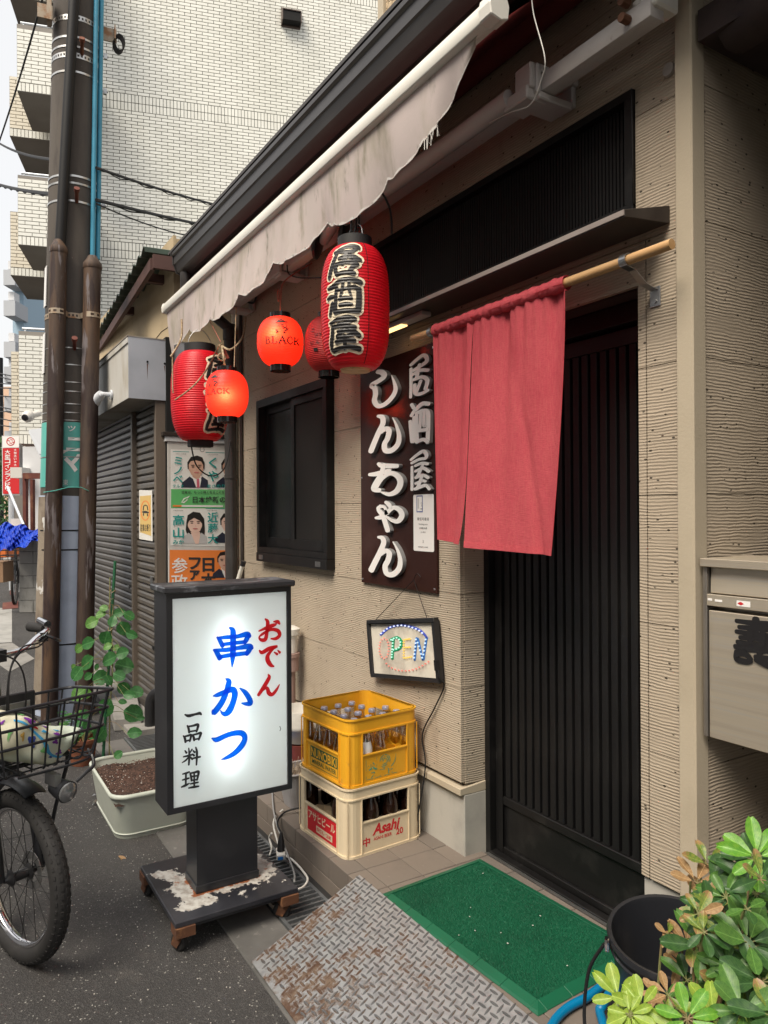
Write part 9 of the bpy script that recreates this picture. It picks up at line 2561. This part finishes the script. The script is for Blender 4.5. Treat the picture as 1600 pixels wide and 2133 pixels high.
q = MB(); q.grid(lambda u, v: tro(u, 0.10 + 0.03 * math.sin(v * math.pi), -0.004 * math.sin(v * math.pi), 0.018 + 0.008 * v), N_, 4, wrap=True); q.build('foot_band', MT['planter_plastic'], tr, smooth=True)
q = MB()
sx_, sy_ = tw * .955, td * .945
for gx in range(60):
 pass
q.grid(lambda u, v: (tc.x + (2 * u - 1) * sx_, tc.y + (2 * v - 1) * sy_ , 0.165 + 0.010 * math.sin(u * 9 + v * 4) * math.sin(v * 8) + RND.uniform(-.004, .004) + 0.008 * math.sin(math.pi * u)), 60, 40)
q.build('soil', MT['soil'], tr, smooth=True, kind='stuff')
q, q2 = MB(), MB()
for k in range(1500):
 x, y = tc.x + RND.uniform(-1, 1) * sx_ * .97, tc.y + RND.uniform(-1, 1) * sy_ * .95
 r = RND.uniform(.0015, .0042); c = Vector((x, y, 0.173 + RND.uniform(-.004, .006)))
 (q2 if RND.random() < .09 else q).add([c + Vector((r, 0, 0)), c + Vector((-r * .6, r, 0)), c + Vector((-r * .5, -r, 0)), c + Vector((0, 0, r)), ], [(0, 1, 3), (1, 2, 3), (2, 0, 3)])
q.build('soil_crumb', MT['pebble'], tr, kind='stuff'); q2.build('perlite_grain', MT['perlite'], tr, kind='stuff')
sk0, sk1 = at(213, 1588, z=0.165), at(240, 1168, y=-0.93)
sk = MB(); sk0 = Vector(sk0); sk1 = Vector(at(240, 1168, x=sk0.x + 0.02))
sk.tube([sk0 - Vector((0, 0, .05)), sk1], 0.0075, 10)
for k in range(18):
 p = sk0.lerp(sk1, (k + .5) / 18); sk.lathe([(.0078, -.002), (.0086, 0), (.0078, .002)], p, 8)
tag(sk.build('garden_stake', MT['stake_green'], smooth=True), 'green garden stake stuck upright in the soil trough', 'stake')

def leaf_mesh(name, L, W, m, kind='round', curl=0.15, fold=0.12, notch=0.0, seed=0):
 """leaf blade along +x from the origin, facing +z"""
 rr = random.Random(seed)
 vs, fs = [], []
 n, mM = 10, 4
 for i in range(n + 1):
  u = i / n
  if kind == 'round':
   w = W / 2 * (math.sin(math.pi * (u * 0.94 + 0.05)) ** 0.60)
  else:                                              # spoon: widest past the middle
   w = W / 2 * (math.sin(math.pi * min(1.0, u ** 1.35 * 0.93 + 0.02)) ** 0.72) + 0.0012 * (1 - u)
  x = L * u
  z = -curl * L * (u ** 2) + 0.02 * L * math.sin(u * 7 + seed)
  for j in range(-mM, mM + 1):
   f = j / mM
   xx = x + (0.06 * L * abs(f) if kind == 'round' and u < .15 else 0) - notch * L * (1 - abs(f)) * (u ** 8)
   vs.append((xx, w * f * (1 + 0.03 * math.sin(u * 19 + f * 3 + seed)), z + fold * w * abs(f) ** 1.4 - 0.3 * fold * w))
 A = 2 * mM + 1
 for i in range(n):
  for j in range(A - 1):
   fs.append((i * A + j, (i + 1) * A + j, (i + 1) * A + j + 1, i * A + j + 1))
 me = bpy.data.meshes.new(name)
 me.from_pydata(vs, [], fs)
 me.materials.append(MT[m])
 for p in me.polygons:
  p.use_smooth = True
 return me
def orient(d, nrm):
 x = Vector(d).normalized(); z = (Vector(nrm) - x * Vector(nrm).dot(x)).normalized(); y = z.cross(x)
 return Matrix(((x.x, y.x, z.x), (x.y, y.y, z.y), (x.z, y.z, z.z)))
def put_leaf(me, parent, p, d, nrm, s=1.0):
 o = bpy.data.objects.new('leaf', me); COL.objects.link(o); o.parent = parent
 o.location = Vector(p) - ORG[parent.name]; o.rotation_euler = orient(d, nrm).to_euler(); o.scale = (s, s, s)
 return o

bn = thing('bean_plant', 'young climbing plant with round green leaves tied to the green stake', 'plant', sk0)
BM_ = [leaf_mesh('leaf', 1.0, 0.92, 'leaf_bean', 'round', .20, .16, .10, 1), leaf_mesh('leaf', 1.0, 0.80, 'leaf_bean', 'round', .30, .22, .04, 2), leaf_mesh('leaf', 1.0, 0.88, 'leaf_bean_light', 'round', .25, .2, .06, 3)]
stemx = [sk0 + Vector((0.02, 0.03, 0)), sk0.lerp(sk1, .25) + Vector((.012, .02, 0)), sk0.lerp(sk1, .5) + Vector((-.005, .02, 0)), sk0.lerp(sk1, .75) + Vector((.012, -.012, 0)), sk0.lerp(sk1, .92) + Vector((0, -.02, 0))]
q = MB(); q.tube(curve3(stemx, 6), 0.0035, 6); q.build('stem', MT['stem'], bn, smooth=True)
# (u, v, size px, droop angle in picture degrees, shade)
BLV = [(189, 1292, 27, 200, 2), (207, 1275, 20, 20, 2), (215, 1262, 16, 160, 2), (233, 1290, 22, 80, 0), (256, 1305, 28, 290, 0), (246, 1272, 22, 20, 0), (268, 1278, 22, 335, 0), (272, 1318, 22, 340, 0), (218, 1325, 28, 250, 0), (180, 1335, 30, 195, 1), (162, 1346, 20, 215, 2),
       (225, 1368, 34, 200, 0), (252, 1356, 26, 20, 0), (178, 1375, 34, 215, 0), (158, 1398, 30, 230, 0), (199, 1385, 14, 240, 0), (256, 1383, 36, 350, 0), (181, 1404, 18, 210, 0), (207, 1407, 32, 200, 0), (224, 1412, 20, 300, 0), (246, 1403, 24, 340, 0), (256, 1430, 28, 320, 0), (282, 1437, 26, 350, 0), (266, 1443, 22, 0, 0),
       (160, 1440, 36, 215, 2), (178, 1440, 20, 260, 2), (218, 1470, 36, 240, 0), (253, 1457, 15, 0, 0), (275, 1482, 36, 340, 0), (290, 1492, 14, 0, 0), (165, 1492, 42, 205, 1), (178, 1510, 26, 260, 0), (205, 1525, 34, 230, 0), (277, 1522, 26, 5, 0), (243, 1568, 18, 40, 0), (240, 1345, 16, 180, 2), (222, 1342, 18, 190, 2), (150, 1385, 14, 220, 2)]
pet = MB()
rgt = Vector((math.sin(YAW), math.cos(YAW), 0)); fwd_ = Vector((-math.cos(YAW), math.sin(YAW), 0))
for k, (u, v, sz, ang, sh_) in enumerate(BLV):
 dist = 3.68 + RND.uniform(-.10, .14)
 c = deep(u, v, dist)
 L = sz / 1540 * dist * 1.12
 d2 = rgt * math.cos(rad(ang)) + Vector((0, 0, math.sin(rad(ang)))) + fwd_ * RND.uniform(-.35, .2)
 nrm = -fwd_ * RND.uniform(.75, 1.1) + Vector((0, 0, RND.uniform(.25, .75))) + rgt * RND.uniform(-.5, .35)
 d2.normalize()
 b = c - d2 * L * .5
 put_leaf(BM_[2] if sh_ == 2 else BM_[1] if sh_ == 1 else BM_[k % 2], bn, b, d2, nrm, L)
 f = min(max((c.z + 0.03 - sk0.z) / (sk1.z - sk0.z), 0.02), .92)
 j = sk0.lerp(sk1, f) + Vector((.004, .004, 0))
 pet.tube(curve3([j, j.lerp(b, .5) + Vector((0, 0, .02)), b], 4), 0.0014, 4, cap=False)
pet.build('leaf_stalk', MT['stem'], bn, smooth=True)
q = MB()
for f in (.60, .66, .85):
 p = sk0.lerp(sk1, f); q.tube([p + Vector((.012 * math.cos(a), .012 * math.sin(a), .006 * math.sin(a * 2))) for a in [rad(30 * k) for k in range(13)]], .0018, 5)
q.build('twine', MT['rope'], bn)

# small pots behind the basket
for (u, v, r, h, m, lab) in ((122, 1568, .075, .13, 'pot_red', 'dark red flower pot at the foot of the utility pole'), (172, 1590, .085, .15, 'pot_terra', 'terracotta flower pot in front of the utility pole'), (158, 1528, .06, .10, 'pole_sleeve', 'small grey blue pot beside the utility pole')):
 p = at(u, v, z=0.0)
 t = thing('flower_pot', lab, 'flower pot', (p.x, p.y, 0), 'flower pots at the pole')
 q = MB(); q.lathe([(0, 0.002), (r * .72, 0.002), (r * .95, h * .85), (r * 1.05, h * .86), (r * 1.05, h), (r * .93, h), (r * .88, h * .8), (0, h * .78)], (p.x, p.y, 0), 24); q.build('pot', MT[m], t, smooth=True, angle=50)
 q = MB()
 for k in range(26):
  a = RND.uniform(0, 6.28); d = Vector((math.cos(a), math.sin(a), RND.uniform(.6, 1.6))).normalized(); b = Vector((p.x, p.y, h * .8)); L = RND.uniform(.05, .11)
  put_leaf(BM_[k % 3], t, b + d * L * .8, d + Vector((0, 0, -.6)), Vector((0, 0, 1)), L * .55)
  q.tube([b, b + d * L * .85], .0012, 4, cap=False)
 q.build('stem', MT['stem'], t)
# kerb stones by the shutters
for (pts, z1, lab) in (([(238, 1524), (296, 1520), (286, 1470), (226, 1478)], .085, 'loose grey concrete block lying behind the soil trough'),):
 P_ = [at(u, v, z=0.0) for u, v in pts]
 q = MB(); q.hexa([(p.x, p.y, 0.001) for p in P_] + [(p.x, p.y, z1) for p in P_]); o = q.build('concrete_block', MT['concrete'], bevel=.006)
 tag(o, lab, 'block')

# ================================================================== umbrella tree in the near corner
um = thing('umbrella_plant', 'leafy umbrella plant with yellowing brown tipped leaflets, beside the black bucket', 'plant', (-0.86, -0.60, 0.14))
UM = {k: [leaf_mesh('leaf', 1.0, w, 'leaf_' + k, 'spoon', c, f, n_, s) for (w, c, f, n_, s) in ((.46, .22, .30, .05, 1), (.52, .10, .25, .02, 2), (.44, .40, .35, .08, 3))] for k in ('bright', 'lime', 'dark', 'mid', 'tipped', 'brown')}
# whorls: u, v, forward distance, leaflet length in photo px, shade, tilt towards the lens (0 flat-on, 1 edge-on), number of leaflets
WH_ = [(1572, 1790, 1.30, 78, 'bright', .35, 8), (1568, 1850, 1.36, 92, 'dark', .5, 7), (1475, 1850, 1.40, 80, 'mid', .6, 5), (1445, 1842, 1.42, 66, 'brown', .5, 5), (1468, 1805, 1.44, 62, 'tipped', .4, 4), (1530, 1815, 1.42, 70, 'mid', .6, 5),
       (1452, 1975, 1.24, 78, 'mid', .45, 7), (1440, 1955, 1.27, 66, 'tipped', .4, 5), (1425, 1975, 1.30, 60, 'brown', .5, 5), (1553, 1968, 1.20, 92, 'mid', .45, 8), (1560, 1975, 1.24, 86, 'dark', .6, 7), (1500, 1905, 1.36, 70, 'dark', .5, 7), (1590, 1905, 1.28, 80, 'dark', .4, 7),
       (1505, 2065, 1.20, 74, 'tipped', .5, 7), (1580, 2050, 1.16, 84, 'dark', .4, 8), (1555, 2030, 1.22, 76, 'mid', .5, 7), (1425, 2045, 1.26, 56, 'mid', .5, 6), (1282, 2080, 1.16, 60, 'lime', .35, 7), (1330, 2098, 1.13, 58, 'lime', .3, 8), (1305, 2115, 1.12, 52, 'lime', .4, 8),
       (1425, 2125, 1.10, 74, 'bright', .4, 8), (1480, 2120, 1.14, 70, 'lime', .5, 7), (1385, 2075, 1.20, 48, 'tipped', .5, 6), (1540, 2110, 1.10, 84, 'mid', .4, 8), (1600, 2120, 1.08, 84, 'dark', .4, 8), (1365, 2075, 1.24, 40, 'brown', .5, 5), (1590, 1990, 1.30, 70, 'tipped', .5, 6), (1480, 2010, 1.30, 64, 'tipped', .5, 6),
       (1610, 1830, 1.36, 84, 'mid', .4, 8), (1630, 1960, 1.25, 84, 'dark', .4, 8), (1640, 2080, 1.2, 80, 'mid', .4, 8), (1520, 2000, 1.34, 72, 'dark', .5, 7), (1460, 2085, 1.26, 66, 'dark', .5, 7), (1600, 2030, 1.28, 80, 'dark', .5, 7), (1410, 2010, 1.32, 48, 'brown', .4, 4), (1470, 1880, 1.44, 56, 'brown', .4, 4), (1385, 1950, 1.30, 36, 'tipped', .5, 3)]
for k in range(66):                                     # fill of smaller whorls through the crown
 u, v = RND.uniform(1400, 1640), RND.uniform(1790, 2150)
 if (u - 1400) * 0.9 + (v - 1790) * 0.55 < 105 or (u < 1440 and v < 2030):
  continue
 WH_.append((u, v, RND.uniform(1.18, 1.46), RND.uniform(44, 66), RND.choice(('mid', 'mid', 'mid', 'dark', 'dark', 'dark', 'tipped')), RND.uniform(.3, .65), RND.choice((6, 7, 8))))
root = Vector((-0.80, -0.66, 0.30))
tw_ = MB()
for (u, v, dist, px, shade, tilt, nl) in WH_:
 c = deep(u, v, dist)
 L = px / 1540 * dist * 0.86
 ax_ = (-fwd_ * (1 - tilt) + Vector((0, 0, 1)) * (0.35 + tilt * .8) + rgt * RND.uniform(-.35, .15)).normalized()
 e1 = ax_.orthogonal().normalized(); e2 = ax_.cross(e1)
 ph = RND.uniform(0, 6.28)
 for k in range(nl):
  a = ph + 2 * math.pi * k / nl * (0.92 if nl > 5 else 0.7) + RND.uniform(-.15, .15)
  d = (e1 * math.cos(a) + e2 * math.sin(a)) + ax_ * RND.uniform(.05, .55)
  sk_ = shade
  if shade == 'mid' and RND.random() < .25: sk_ = 'dark'
  if shade == 'tipped' and RND.random() < .35: sk_ = 'brown'
  if shade == 'dark' and RND.random() < .15: sk_ = 'tipped'
  put_leaf(UM[sk_][k % 3], um, c + d.normalized() * L * .18, d, ax_ + Vector((RND.gauss(0, .12), RND.gauss(0, .12), RND.gauss(0, .12))), L * RND.uniform(.75, 1.08))
  tw_.tube([c, c + d.normalized() * L * .2], .0011, 4, cap=False)
 mid = c.lerp(root, .45) + Vector((RND.uniform(-.03, .03), RND.uniform(-.03, .03), -.05))
 tw_.tube(curve3([c, c - ax_ * .04, mid, root + Vector((RND.uniform(-.02, .02), RND.uniform(-.02, .02), RND.uniform(-.05, .05)))], 5), .0022, 5, cap=False)
tw_.build('leaf_stalk', MT['stem'], um, smooth=True)
q = MB()
for k in range(4):
 b = Vector((-0.80 + .03 * k - .05, -0.66 + .02 * (k % 2), 0.14))
 q.tube(curve3([b, b + Vector((.01, .0, .12)), root + Vector((.02 * k - .03, 0, .0)), root + Vector((.05 * k - .09, .03, .18))], 5), [.009 - .0003 * i for i in range(16)], 8)
q.build('stem', MT['stem'], um, smooth=True)
q = MB(); q.lathe([(0, 0.002), (.10, .002), (.13, .19), (.142, .192), (.142, .215), (.125, .215), (.118, .18), (0, .175)], (-0.80, -0.66, 0.14 - .12), 28); q.build('pot', MT['pot_terra'], um, smooth=True)

# ================================================================== litter on the road
lf_ = leaf_mesh('leaf', 0.055, 0.020, 'leaf_brown', 'spoon', .3, .5, 0, 5)
p = at(247, 1782, z=0.006)
o = bpy.data.objects.new('fallen_leaf', lf_); COL.objects.link(o); o.location = p; o.rotation_euler = (0.1, 0.05, 0.4); tag(o, 'single dry brown leaf lying on the asphalt by the trolley', 'leaf')
q = MB(); p = at(195, 1664, z=0.005)
q.grid(lambda u, v: (p.x - .05 + .14 * u, p.y + .05 * v + .02 * math.sin(u * 5), .004 + .012 * abs(math.sin(u * 7 + v * 3))), 12, 6)
tag(q.build('plastic_wrapper', glassy('wrapper', (.9, .9, .9), .2, .5), smooth=True), 'crumpled clear plastic wrapper on the road by the trough', 'wrapper')
q = MB(); p = at(207, 1676, z=0.005); q.grid(lambda u, v: (p.x + .05 * u, p.y + .03 * v, .004 + .006 * math.sin(u * 4) * v), 6, 4)
tag(q.build('paper_scrap', MT['cardboard'], smooth=True), 'small brown paper scrap beside the plastic wrapper', 'scrap')
q = MB()
for k in range(130):
 u, v = RND.uniform(120, 620), RND.uniform(1640, 2130)
 p = at(u, v, z=0.002)
 if p.y > -0.86:
  continue
 r = RND.uniform(.0007, .0018)
 q.obox(Vector((p.x, p.y, .0015)), (r, r * .3, 0), (-r * .3, r * RND.uniform(.4, 1), 0), (0, 0, .0012))
g_ = q.build('road_grit', MT['perlite']); g_['kind'] = 'stuff'
